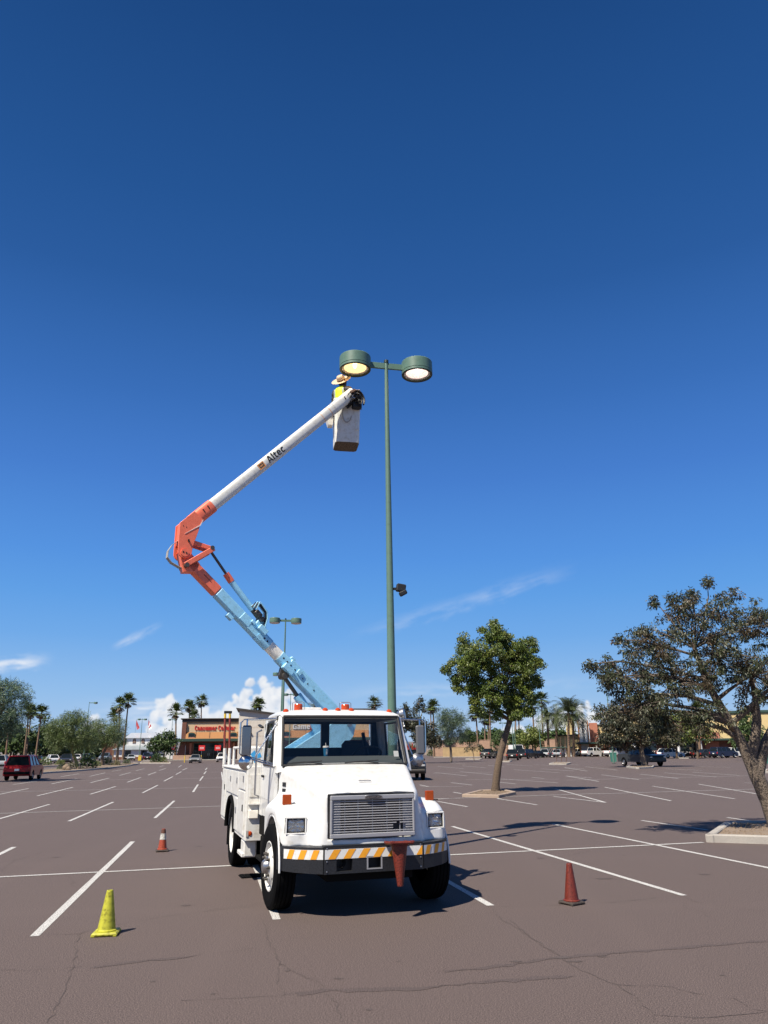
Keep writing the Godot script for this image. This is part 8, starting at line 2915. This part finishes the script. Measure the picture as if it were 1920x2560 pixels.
func build_shop() -> void:
	var c := Vector3(-41.80, 1.79, -185.35)
	var o := thing("shop_building", "cream and brick shop with orange awning and red letters on its front", "shop", Vector3(c.x, 0, c.z), 0.16)
	var b := B.new()
	b.box(Vector3(0.2, 4.3, -8.0), Vector3(13.6, 8.6, 15.0))
	part("wall", b, M.stucco_tan, o)
	b = B.new()
	b.cbox(Vector3(0, 8.95, -7.9), Vector3(14.5, 0.72, 15.6), 0.12)
	b.cbox(Vector3(0, 9.42, -7.9), Vector3(15.2, 0.28, 16.2), 0.10)
	part("cornice", b, M.cornice_brown, o)
	b = B.new()
	b.box(Vector3(0.4, 7.47, -0.46), Vector3(12.9, 2.25, 0.12))
	part("sign_panel", b, M.stucco_tan, o)
	var pier := Node3D.new()
	pier.name = "brick_pier"
	o.add_child(pier)
	b = B.new()
	b.box(Vector3(-6.65, 4.3, -0.4), Vector3(1.0, 8.6, 1.1))
	b.hexa(Vector3(-7.0, 2.1, -0.2), Vector3(2.2, 4.2, 2.6), Vector3(1.2, 4.2, 1.4), Basis(), Vector3(0.35, 0, -0.4))
	part("pier_core", b, M.brick, pier)
	for i in 14:
		b = B.new()
		b.cbox(Vector3(-6.65, 4.95 + i * 0.26, 0.16), Vector3(1.04, 0.23, 0.06), 0.01)
		part("brick_course", b, M.brick, pier)
	# recessed brick front under the canopy
	b = B.new()
	b.box(Vector3(0.1, 2.1, -0.35), Vector3(12.8, 4.2, 0.2))
	part("lower_wall", b, M.brick, o)
	for x in [-4.9, 3.5, 5.2]:
		b = B.new()
		b.cbox(Vector3(x, 2.6, -0.1), Vector3(0.45, 2.6, 0.3), 0.02)
		part("pilaster", b, M.brick_rose, o)
	shopfront(o, -4.1, 2.9, 0.15, 3.75, -0.2, 6, 2, 3)
	b = B.new()
	b.cbox(Vector3(-0.8, 4.5, 0.9), Vector3(18.6, 0.62, 3.2), 0.04)
	part("canopy", b, M.canopy_green, o)
	b = B.new()
	b.cbox(Vector3(-6.4, 0.55, 1.4), Vector3(4.4, 1.1, 0.8), 0.05)
	part("planter_wall", b, M.block_pink, o)
	awning(o, -6.1, 6.9, 4.84, 6.32, -0.4)
	dormer(o, -4.75, 5.2, 0.3)
	dormer(o, 5.05, 5.2, 0.3)
	words("sign_letters", "Consumer Cellular", 1.75, M.sign_red, o, Transform3D(Basis().scaled(Vector3(0.58, 0.85, 1)), Vector3(0.55, 7.3, -0.30)), true, "Droid Serif", 0.15)
	b = B.new()
	b.box(Vector3(0, 0.06, 1.8), Vector3(30, 0.14, 4.6))
	part("walkway", b, M.concrete, o)
	# plain pale tower between the two shops
	c = Vector3(-30.79, 1.68, -183.43)
	var t := thing("shop_tower", "pale plain block with a sloping dark roof edge beside the shop", "building", Vector3(c.x, 0, c.z), 0.16)
	b = B.new()
	b.prism([Vector2(-4.3, 0), Vector2(4.6, 0), Vector2(4.6, 10.1), Vector2(-4.3, 11.2)], Transform3D(Basis(), Vector3(0, 0, -6)), 13.0)
	part("wall", b, M.stucco_white, t)
	b = B.new()
	b.prism([Vector2(-4.9, 11.28), Vector2(4.8, 10.1), Vector2(4.8, 10.45), Vector2(-5.1, 11.75)], Transform3D(Basis(), Vector3(0, 0, -5.8)), 14.0)
	part("roof_edge", b, M.cornice_brown, t)
	for y in [3.4, 5.3, 7.2]:
		b = B.new()
		b.box(Vector3(0.15, y, 0.51), Vector3(8.8, 0.035, 0.03))
		part("control_joint", b, M.stucco_tan, t)
	b = B.new()
	b.cbox(Vector3(-1.4, 6.0, 0.7), Vector3(0.35, 0.6, 0.4), 0.05, Basis(Vector3.BACK, 0.6))
	part("wall_lamp", b, M.cornice_brown, t)
	# second shop, seen through the cab
	c = Vector3(-15.38, 1.52, -185.36)
	var g := thing("shop_building", "second cream shop with orange awning, seen through the truck's windscreen", "shop", Vector3(c.x, 0, c.z), 0.16)
	b = B.new()
	b.box(Vector3(0.6, 4.7, -8.0), Vector3(21.6, 9.4, 15.0))
	part("wall", b, M.stucco_tan, g)
	b = B.new()
	b.cbox(Vector3(9.2, 10.2, -7.0), Vector3(6.6, 2.2, 12.0), 0.05)
	part("raised_bay", b, M.stucco_white, g)
	b = B.new()
	b.cbox(Vector3(9.2, 11.4, -7.0), Vector3(7.2, 0.4, 12.6), 0.1)
	b.cbox(Vector3(-1.5, 9.55, -7.9), Vector3(18.4, 0.5, 15.6), 0.1)
	part("cornice", b, M.cornice_brown, g)
	awning(g, -10.0, 11.2, 4.84, 6.5, -0.5)
	b = B.new()
	b.cbox(Vector3(0.6, 4.5, 0.9), Vector3(21.8, 0.62, 3.2), 0.04)
	part("canopy", b, M.canopy_green, g)
	b = B.new()
	b.box(Vector3(0.6, 2.1, -0.35), Vector3(21.2, 4.2, 0.2))
	part("lower_wall", b, M.brick, g)
	shopfront(g, -8.0, 0.0, 0.15, 3.75, -0.2, 6, 3, 4)
	dormer(g, -8.6, 5.2, 0.3)
	words("sign_letters", "Game", 2.1, M.sign_white, g, Transform3D(Basis().scaled(Vector3(0.72, 0.8, 1)), Vector3(-5.0, 7.35, -0.30)), true, "Droid Sans", 0.2)
	words("sign_letters", "Stop", 2.1, M.sign_red, g, Transform3D(Basis().scaled(Vector3(0.72, 0.8, 1)), Vector3(-1.45, 7.35, -0.30)), true, "Droid Sans", 0.2)

func build_barn() -> void:
	var c := Vector3(-67.85, 1.94, -221.86)
	var o := thing("barn_restaurant", "white barn with grey metal porch roof and three arched brown windows", "barn", Vector3(c.x, 0, c.z), 0.18)
	var b := B.new()
	b.box(Vector3(0.3, 2.9, -5.0), Vector3(13.4, 5.8, 9.0))
	part("hall_wall", b, M.white_wall, o)
	b = B.new()
	b.hexa(Vector3(-1.6, 6.55, -5.0), Vector3(10.9, 1.5, 10.0), Vector3(8.6, 1.5, 1.6))
	part("hall_roof", b, M.metal_roof, o)
	b = B.new()
	b.box(Vector3(5.2, 5.6, -6.0), Vector3(3.6, 0.5, 7.0))
	part("rear_parapet", b, M.white_wall, o)
	b = B.new()
	b.hexa(Vector3(-3.2, 3.4, 0.4), Vector3(13.0, 1.6, 6.4), Vector3(9.0, 1.6, 0.8), Basis(), Vector3(1.6, 0, -2.6))
	part("porch_roof", b, M.metal_roof_grey, o)
	b = B.new()
	b.box(Vector3(-3.2, 1.5, 0.4), Vector3(11.6, 2.2, 5.0))
	part("porch_wall", b, M.white_wall, o)
	b = B.new()
	b.box(Vector3(-3.2, 0.35, 2.95), Vector3(11.7, 0.7, 0.15))
	part("brick_skirting", b, M.brick, o)
	for x in [-5.3, -1.0, 2.2]:
		b = B.new()
		b.box(Vector3(x, 1.75, 2.92), Vector3(1.6, 1.3, 0.08))
		part("porch_window", b, M.dark_glass, o)
	for x in [-4.3, -1.9, 0.5]:
		var out := [Vector2(-0.42, 0), Vector2(-0.42, 0.9)]
		for i in 7:
			var a := PI - PI * i / 6.0
			out.append(Vector2(cos(a) * 0.42, 0.9 + sin(a) * 0.4))
		out.append(Vector2(0.42, 0))
		b = B.new()
		b.prism(out, Transform3D(Basis(), Vector3(x, 4.3, -0.47)), 0.12)
		var w := part("arched_window", b, M.wood_brown, o)
		b = B.new()
		b.box(Vector3(x, 4.95, -0.40), Vector3(0.05, 1.2, 0.03))
		part("glazing_bar", b, M.white_wall, w)
	for f in [[-0.85, 362.0], [0.35, 372.0]]:
		var fl := thing("flag", "limp red and white flag at the taller pole over the barn" if f[0] > 0 else "furled red flag over the barn, left of the other flag", "flag", Vector3.ZERO)
		var p := Vector3(-69.55, 1.94, -225.52)
		fl.position = Vector3(p.x + f[0] * 3.0 - 1.3, 0, p.z)
		b = B.new()
		b.tube([Vector3(0, 0, 0), Vector3(0, 11.2, 0)], [0.05, 0.03], 6)
		part("pole", b, M.steel, fl)
		for k in 4:
			b = B.new()
			b.loft([[Vector3(0.05 + 0.28 * k, 10.9 - 0.55 * k, 0.03), Vector3(0.05 + 0.28 * k, 10.9 - 0.55 * k, -0.03), Vector3(0.05 + 0.10 * k, 9.4 - 0.35 * k, -0.03), Vector3(0.05 + 0.10 * k, 9.4 - 0.35 * k, 0.03)], [Vector3(0.33 + 0.28 * k, 10.3 - 0.55 * k, 0.10), Vector3(0.33 + 0.28 * k, 10.3 - 0.55 * k, 0.04), Vector3(0.15 + 0.10 * k, 9.2 - 0.35 * k, 0.04), Vector3(0.15 + 0.10 * k, 9.2 - 0.35 * k, 0.10)]])
			part("stripe", b, M.flag_red if k % 2 == 0 or f[0] < 0 else M.sign_white, fl)

func build_cinema() -> void:
	var c := Vector3(46.24, 0.92, -181.19)
	var o := thing("cinema", "cinema front with a white vertical sign tower and rose slab", "cinema", Vector3(c.x, 0, c.z), -0.28)
	var b := B.new()
	b.box(Vector3(9.0, 3.4, -8.0), Vector3(15.0, 6.8, 14.0))
	part("auditorium_wall", b, M.stucco_yellow, o)
	b = B.new()
	b.box(Vector3(8.4, 6.95, -8.0), Vector3(14.4, 0.25, 14.4))
	part("parapet", b, M.canopy_green, o)
	b = B.new()
	b.box(Vector3(-3.6, 2.3, -4.0), Vector3(6.2, 4.6, 8.0))
	part("lobby_wall", b, M.stucco_yellow, o)
	b = B.new()
	b.cbox(Vector3(-3.8, 4.7, -3.9), Vector3(7.0, 0.3, 8.8), 0.05)
	part("lobby_cornice", b, M.cornice_brown, o)
	b = B.new()
	b.box(Vector3(-3.3, 5.9, -6.0), Vector3(1.7, 5.6, 1.7))
	b.cbox(Vector3(-3.3, 8.8, -6.0), Vector3(2.1, 0.3, 2.1), 0.05)
	part("lobby_turret", b, M.stucco_yellow, o)
	b = B.new()
	b.box(Vector3(-0.7, 5.9, -5.0), Vector3(1.1, 1.6, 0.2))
	part("turret_vent", b, M.dark_glass, o)
	# sign tower
	var t := Node3D.new()
	t.name = "sign_tower"
	o.add_child(t)
	b = B.new()
	b.prism([Vector2(-0.95, 0), Vector2(0.95, 0), Vector2(0.95, 8.0), Vector2(0.5, 8.35), Vector2(0, 8.75), Vector2(-0.5, 8.35), Vector2(-0.95, 8.0)], Transform3D(Basis(), Vector3(0, 0, 0.2)), 1.4, 0.05)
	part("tower_slab", b, M.white_wall, t)
	b = B.new()
	b.box(Vector3(-1.08, 4.0, 0.0), Vector3(0.24, 8.0, 1.2))
	b.box(Vector3(1.08, 4.0, 0.0), Vector3(0.24, 8.0, 1.2))
	part("tower_edge", b, M.copper, t)
	b = B.new()
	b.tube([Vector3(0, 8.6, 0.2), Vector3(0, 10.6, 0.2)], [0.05, 0.02], 6)
	part("spire", b, M.steel, t)
	for i in 3:
		words("tower_letter", ["E", "A", "D"][i], 1.1, M.cornice_brown, t, Transform3D(Basis(), Vector3(0, 7.3 - i * 0.85, 0.92)), true, "Droid Sans", 0.08)
	b = B.new()
	b.box(Vector3(0.0, 4.2, 0.91), Vector3(0.5, 2.0, 0.05))
	part("tower_ornament", b, M.strap_grey, t)
	b = B.new()
	b.box(Vector3(2.3, 3.7, -0.3), Vector3(1.9, 7.4, 1.0))
	part("rose_slab", b, M.brick_rose, o)
	words("lobby_letters", "STUDIO", 0.62, M.cornice_brown, o, Transform3D(Basis(), Vector3(-1.75, 3.95, 0.05)), true, "Droid Sans", 0.08)
	b = B.new()
	b.cbox(Vector3(2.6, 2.85, 2.2), Vector3(8.6, 0.4, 4.4), 0.05)
	b.cbox(Vector3(-5.8, 1.95, 3.0), Vector3(8.2, 0.3, 2.4), 0.05)
	part("canopy", b, M.canopy_green, o)
	for x in [-0.9, 1.2]:
		b = B.new()
		b.cbox(Vector3(x, 1.35, 2.0), Vector3(0.4, 2.7, 0.4), 0.04)
		part("copper_pillar", b, M.copper, o)
	for x in [-9.2, -7.4, -5.4, -4.3, -3.2, -2.3, 3.4, 5.6]:
		b = B.new()
		b.lathe([Vector2(0.35, 0), Vector2(0.30, 0.3), Vector2(0.26, 1.75), Vector2(0.34, 1.85)], Transform3D(Basis(), Vector3(x, 0, 3.2)), 10)
		part("column", b, M.white_wall, o)
	b = B.new()
	b.box(Vector3(0.2, 1.3, 0.3), Vector3(1.4, 2.6, 0.1))
	part("entrance", b, M.dark_glass, o)
	b = B.new()
	b.box(Vector3(4.2, 1.2, -0.9), Vector3(8.0, 2.4, 0.2))
	part("shaded_front", b, M.brick, o)

func build_store() -> void:
	var c := Vector3(68.37, 0.77, -157.83)
	var o := thing("store_building", "long cream store with rose band and green canopy behind the large tree", "shop", Vector3(c.x, 0, c.z), -0.36)
	var b := B.new()
	b.box(Vector3(2, 4.1, -8.0), Vector3(46.0, 8.2, 15.0))
	part("wall", b, M.stucco_yellow, o)
	b = B.new()
	b.cbox(Vector3(6.0, 8.5, -8.0), Vector3(28.0, 0.6, 15.6), 0.1)
	part("roof_band", b, M.canopy_green, o)
	b = B.new()
	b.box(Vector3(-4.2, 3.9, -0.35), Vector3(7.6, 1.4, 0.3))
	part("rose_band", b, M.brick_rose, o)
	b = B.new()
	b.box(Vector3(0, 1.7, -0.4), Vector3(40.0, 3.2, 0.2))
	part("lower_wall", b, M.brick, o)
	b = B.new()
	b.cbox(Vector3(-2, 3.2, 1.2), Vector3(42.0, 0.4, 3.6), 0.04)
	part("canopy", b, M.canopy_green, o)
	for x in [-17.0, -13.0, -8.6, -4.4, 3.0, 8.0]:
		b = B.new()
		b.lathe([Vector2(0.5, 0), Vector2(0.45, 0.4), Vector2(0.40, 2.7), Vector2(0.5, 3.0)], Transform3D(Basis(), Vector3(x, 0, 2.2)), 10)
		part("column", b, M.white_wall, o)
	shopfront(o, -10.0, -5.2, 0.15, 2.8, -0.25, 4, 1, 2)
	shopfront(o, 2.2, 9.0, 0.15, 2.8, -0.25, 5, 2, 3)
	b = B.new()
	b.box(Vector3(-2.0, 1.75, -0.26), Vector3(2.6, 2.2, 0.06))
	part("poster_board", b, M.brick_rose, o)
	for i in 4:
		b = B.new()
		b.cbox(Vector3(-6.9 + i * 0.62, 5.5, -0.42), Vector3(0.42, 0.62, 0.10), 0.03)
		part("sign_letter", b, M.sign_red, o)

func long_wall(label: String, a: Vector3, d: Vector3, high: float, m: Material, cap: Material) -> void:
	a.y = 0
	d.y = 0
	var o := thing("boundary_wall", label, "wall", (a + d) * 0.5, atan2(-(d - a).z, (d - a).x))
	var l := a.distance_to(d)
	var n := maxi(1, int(l / 5.0))
	for i in n:
		var b := B.new()
		b.box(Vector3(-l * 0.5 + l * (i + 0.5) / n, high * 0.5, 0), Vector3(l / n - 0.03, high, 0.3))
		part("wall_panel", b, m, o)
	var b := B.new()
	b.cbox(Vector3(0, high + 0.05, 0), Vector3(l, 0.12, 0.42), 0.02)
	part("coping", b, cap, o)

func build_walls() -> void:
	long_wall("long pink block wall behind the right-hand parked cars", Vector3(13.10, 1.15, -214.60), Vector3(46.76, 0.83, -209.85), 4.1, M.block_pink, M.block_pink)
	long_wall("low tan wall at the end of the far bays, thin sapling before it", Vector3(13.85, 1.21, -191.50), Vector3(22.80, 1.13, -190.64), 2.2, M.block_tan, M.block_tan)
	long_wall("low pinkish wall along the street at far left", Vector3(-106.75, 2.37, -205.98), Vector3(-83.67, 2.12, -212.09), 1.1, M.block_pink, M.block_pink)
	long_wall("dark red wall between feathery tree and white barn", Vector3(-82.51, 2.07, -225.37), Vector3(-78.27, 2.03, -226.88), 5.2, M.brick, M.brick)
	# kerb and walk at the foot of the tan wall
	var a := Vector3(11.45, 1.25, -187.65)
	var d := Vector3(23.58, 1.14, -184.50)
	var b := B.new()
	b.box(Vector3.ZERO, Vector3(Vector2(a.x - d.x, a.z - d.z).length(), 0.15, 1.2))
	struct("kerb", b, M.concrete, Vector3((a.x + d.x) * 0.5, 0.07, (a.z + d.z) * 0.5), atan2(-(d.z - a.z), d.x - a.x))

# ---------------------------------------------------------------- small things
func build_small_things() -> void:
	var b: B
	# posts with red notices before the shop, yellow sleeve at the foot
	for q in [[Vector3(-37.61, 1.86, -145.21), false, "plain yellow-footed post left of the grey sedan"], [Vector3(-34.71, 1.83, -145.93), true, "red notice on a yellow-footed post right of the grey sedan"], [Vector3(-31.85, 1.80, -146.58), true, "red notice on a yellow-footed post beside the white car"]]:
		var p: Vector3 = q[0]
		var o := thing("sign_post", q[2], "sign post", Vector3(p.x, 0, p.z), 0.15, "posts before the shop")
		b = B.new()
		b.tube([Vector3(0, 0, 0), Vector3(0, 1.25, 0)], [0.09], 8)
		part("yellow_sleeve", b, M.bollard_yellow, o)
		b = B.new()
		b.tube([Vector3(0, 1.2, 0), Vector3(0, 3.0, 0)], [0.03], 6)
		part("post", b, M.steel, o)
		if q[1]:
			b = B.new()
			b.cbox(Vector3(0, 2.55, 0.05), Vector3(1.15, 0.95, 0.04), 0.01)
			var pl := part("notice", b, M.sign_red, o)
			for y in [2.65, 2.42]:
				b = B.new()
				b.box(Vector3(0, y, 0.075), Vector3(0.75, 0.07, 0.01))
				part("printed_line", b, M.sign_white, pl)
	# stop sign by the brick corner
	var p := Vector3(-47.19, 1.88, -171.63)
	var st := thing("stop_sign", "red stop sign before the brick end of the shop", "stop sign", Vector3(p.x, 0, p.z), 0.15)
	b = B.new()
	b.tube([Vector3(0, 0, -0.05), Vector3(0, 3.1, -0.05)], [0.035], 6)
	part("post", b, M.steel, st)
	b = B.new()
	var octo := []
	for i in 8:
		var a := TAU * (i + 0.5) / 8
		octo.append(Vector2(cos(a), sin(a)) * 0.42)
	b.prism(octo, Transform3D(Basis(), Vector3(0, 2.75, 0)), 0.03)
	part("plate", b, M.sign_red, st)
	words("letters", "STOP", 0.30, M.sign_white, st, Transform3D(Basis(), Vector3(0, 2.75, 0.02)), true, "Droid Sans", 0.01)
	# green litter bins
	for q in [[Vector3(31.25, 1.29, -107.55), "green litter bin left of the grey pickup"], [Vector3(42.98, 1.23, -88.07), "green litter bin at the right edge past the large trunk"]]:
		var at: Vector3 = q[0]
		var o := thing("litter_bin", q[1], "litter bin", Vector3(at.x, 0, at.z), 0.0, "green litter bins")
		b = B.new()
		b.hexa(Vector3(0, 0.55, 0), Vector3(0.60, 1.1, 0.60), Vector3(0.76, 1.1, 0.76))
		part("bin_body", b, M.bin_green, o)
		b = B.new()
		b.cbox(Vector3(0, 1.16, 0), Vector3(0.82, 0.12, 0.82), 0.03)
		part("lid", b, M.bin_green, o)
		b = B.new()
		b.cbox(Vector3(0, 1.45, 0), Vector3(0.18, 0.5, 0.18), 0.02)
		part("handle_post", b, M.bin_green, o)
	# yellow service box by the barn
	p = Vector3(-57.36, 1.95, -181.14)
	var yb := thing("service_box", "small yellow service box under the lamp before the barn", "box", Vector3(p.x, 0, p.z), 0.2)
	b = B.new()
	b.cbox(Vector3(0, 0.55, 0), Vector3(0.7, 1.1, 0.6), 0.05)
	part("box_body", b, M.bollard_yellow, yb)
	b = B.new()
	b.cbox(Vector3(0, 1.16, 0), Vector3(0.8, 0.12, 0.7), 0.03)
	part("box_lid", b, M.yellow_band, yb)
	# stakes on the bare island and beside the sapling
	for q in [[Vector3(22.97, 1.38, -105.53), "leftmost of three thin stakes on the bare island"], [Vector3(23.40, 1.38, -104.41), "middle one of three thin stakes on the bare island"], [Vector3(23.79, 1.38, -103.30), "rightmost of three thin stakes on the bare island"], [Vector3(17.52, 1.40, -117.70), "slanting stake left of the slim sapling"], [Vector3(18.23, 1.39, -117.59), "slanting stake right of the slim sapling"]]:
		var at: Vector3 = q[0]
		var o := thing("tree_stake", q[1], "stake", Vector3(at.x, 0.1, at.z), 0.0, "tree stakes")
		b = B.new()
		b.tube([Vector3(0, 0, 0), Vector3(0.06, 2.4 if at.x > 24 else 3.2, 0)], [0.035], 6)
		part("stake_pole", b, M.wood_brown, o)
		b = B.new()
		b.tube([Vector3(-0.06, 2.0, 0), Vector3(0.16, 2.0, 0)], [0.02], 5)
		part("tie", b, M.strap_grey, o)
	# boulders of the left bed
	var r := RandomNumberGenerator.new()
	r.seed = 77
	for q in [[Vector3(-36.50, 0, -89.00), 0.9, "largest tan boulder in the rocky bed"], [Vector3(-35.63, 0, -87.55), 0.6, "boulder right beside the largest one"], [Vector3(-36.37, 0, -92.48), 0.55, "boulder at the foot of the crooked feathery trunk"], [Vector3(-41.30, 0, -119.86), 0.6, "boulder by the dry shrub near the bed's tip"], [Vector3(-34.27, 0, -76.07), 0.6, "boulder at the near end of the rocky bed"]]:
		var at: Vector3 = q[0]
		var o := thing("boulder", q[2], "rock", at, r.randf() * TAU, "boulders in the rocky bed")
		b = B.new()
		var rings := []
		for i in 5:
			var ring := []
			var t := i / 4.0
			for k in 9:
				var a := TAU * k / 9
				var rr: float = q[1] * 0.5 * sin(PI * (0.22 + 0.76 * t)) * r.randf_range(0.8, 1.15)
				ring.append(Vector3(cos(a) * rr, t * q[1] * 0.75 + 0.05, sin(a) * rr))
			rings.append(ring)
		b.loft(rings, true, false, true)
		part("rock_face", b, M.gravel, o)
	# traffic signal arm and flat-roofed shelter far left
	p = Vector3(-96.40, 2.21, -225.24)
	var sg := thing("traffic_signal", "pale traffic signal mast with long arm over the street at far left", "traffic signal", Vector3(p.x, 0, p.z), 0.1)
	b = B.new()
	b.tube([Vector3(0, 0, 0), Vector3(0, 5.0, 0), Vector3(-0.6, 5.9, 0), Vector3(-6.5, 7.0, 0)], [0.13, 0.12, 0.10, 0.06], 7)
	part("mast", b, M.steel, sg)
	b = B.new()
	b.cbox(Vector3(0.1, 3.2, 0.15), Vector3(0.35, 1.1, 0.3), 0.04)
	part("signal_head", b, M.black, sg)
	p = Vector3(-101.74, 2.26, -228.36)
	var shl := thing("bus_shelter", "small flat white-roofed shelter between the left palms", "shelter", Vector3(p.x, 0, p.z), 0.15)
	b = B.new()
	b.cbox(Vector3(0, 5.2, 0), Vector3(11.5, 0.7, 4.0), 0.05)
	part("shelter_roof", b, M.metal_roof, shl)
	for x in [-4.5, 4.5]:
		b = B.new()
		b.box(Vector3(x, 2.45, 0), Vector3(0.35, 4.9, 0.35))
		part("shelter_post", b, M.steel, shl)
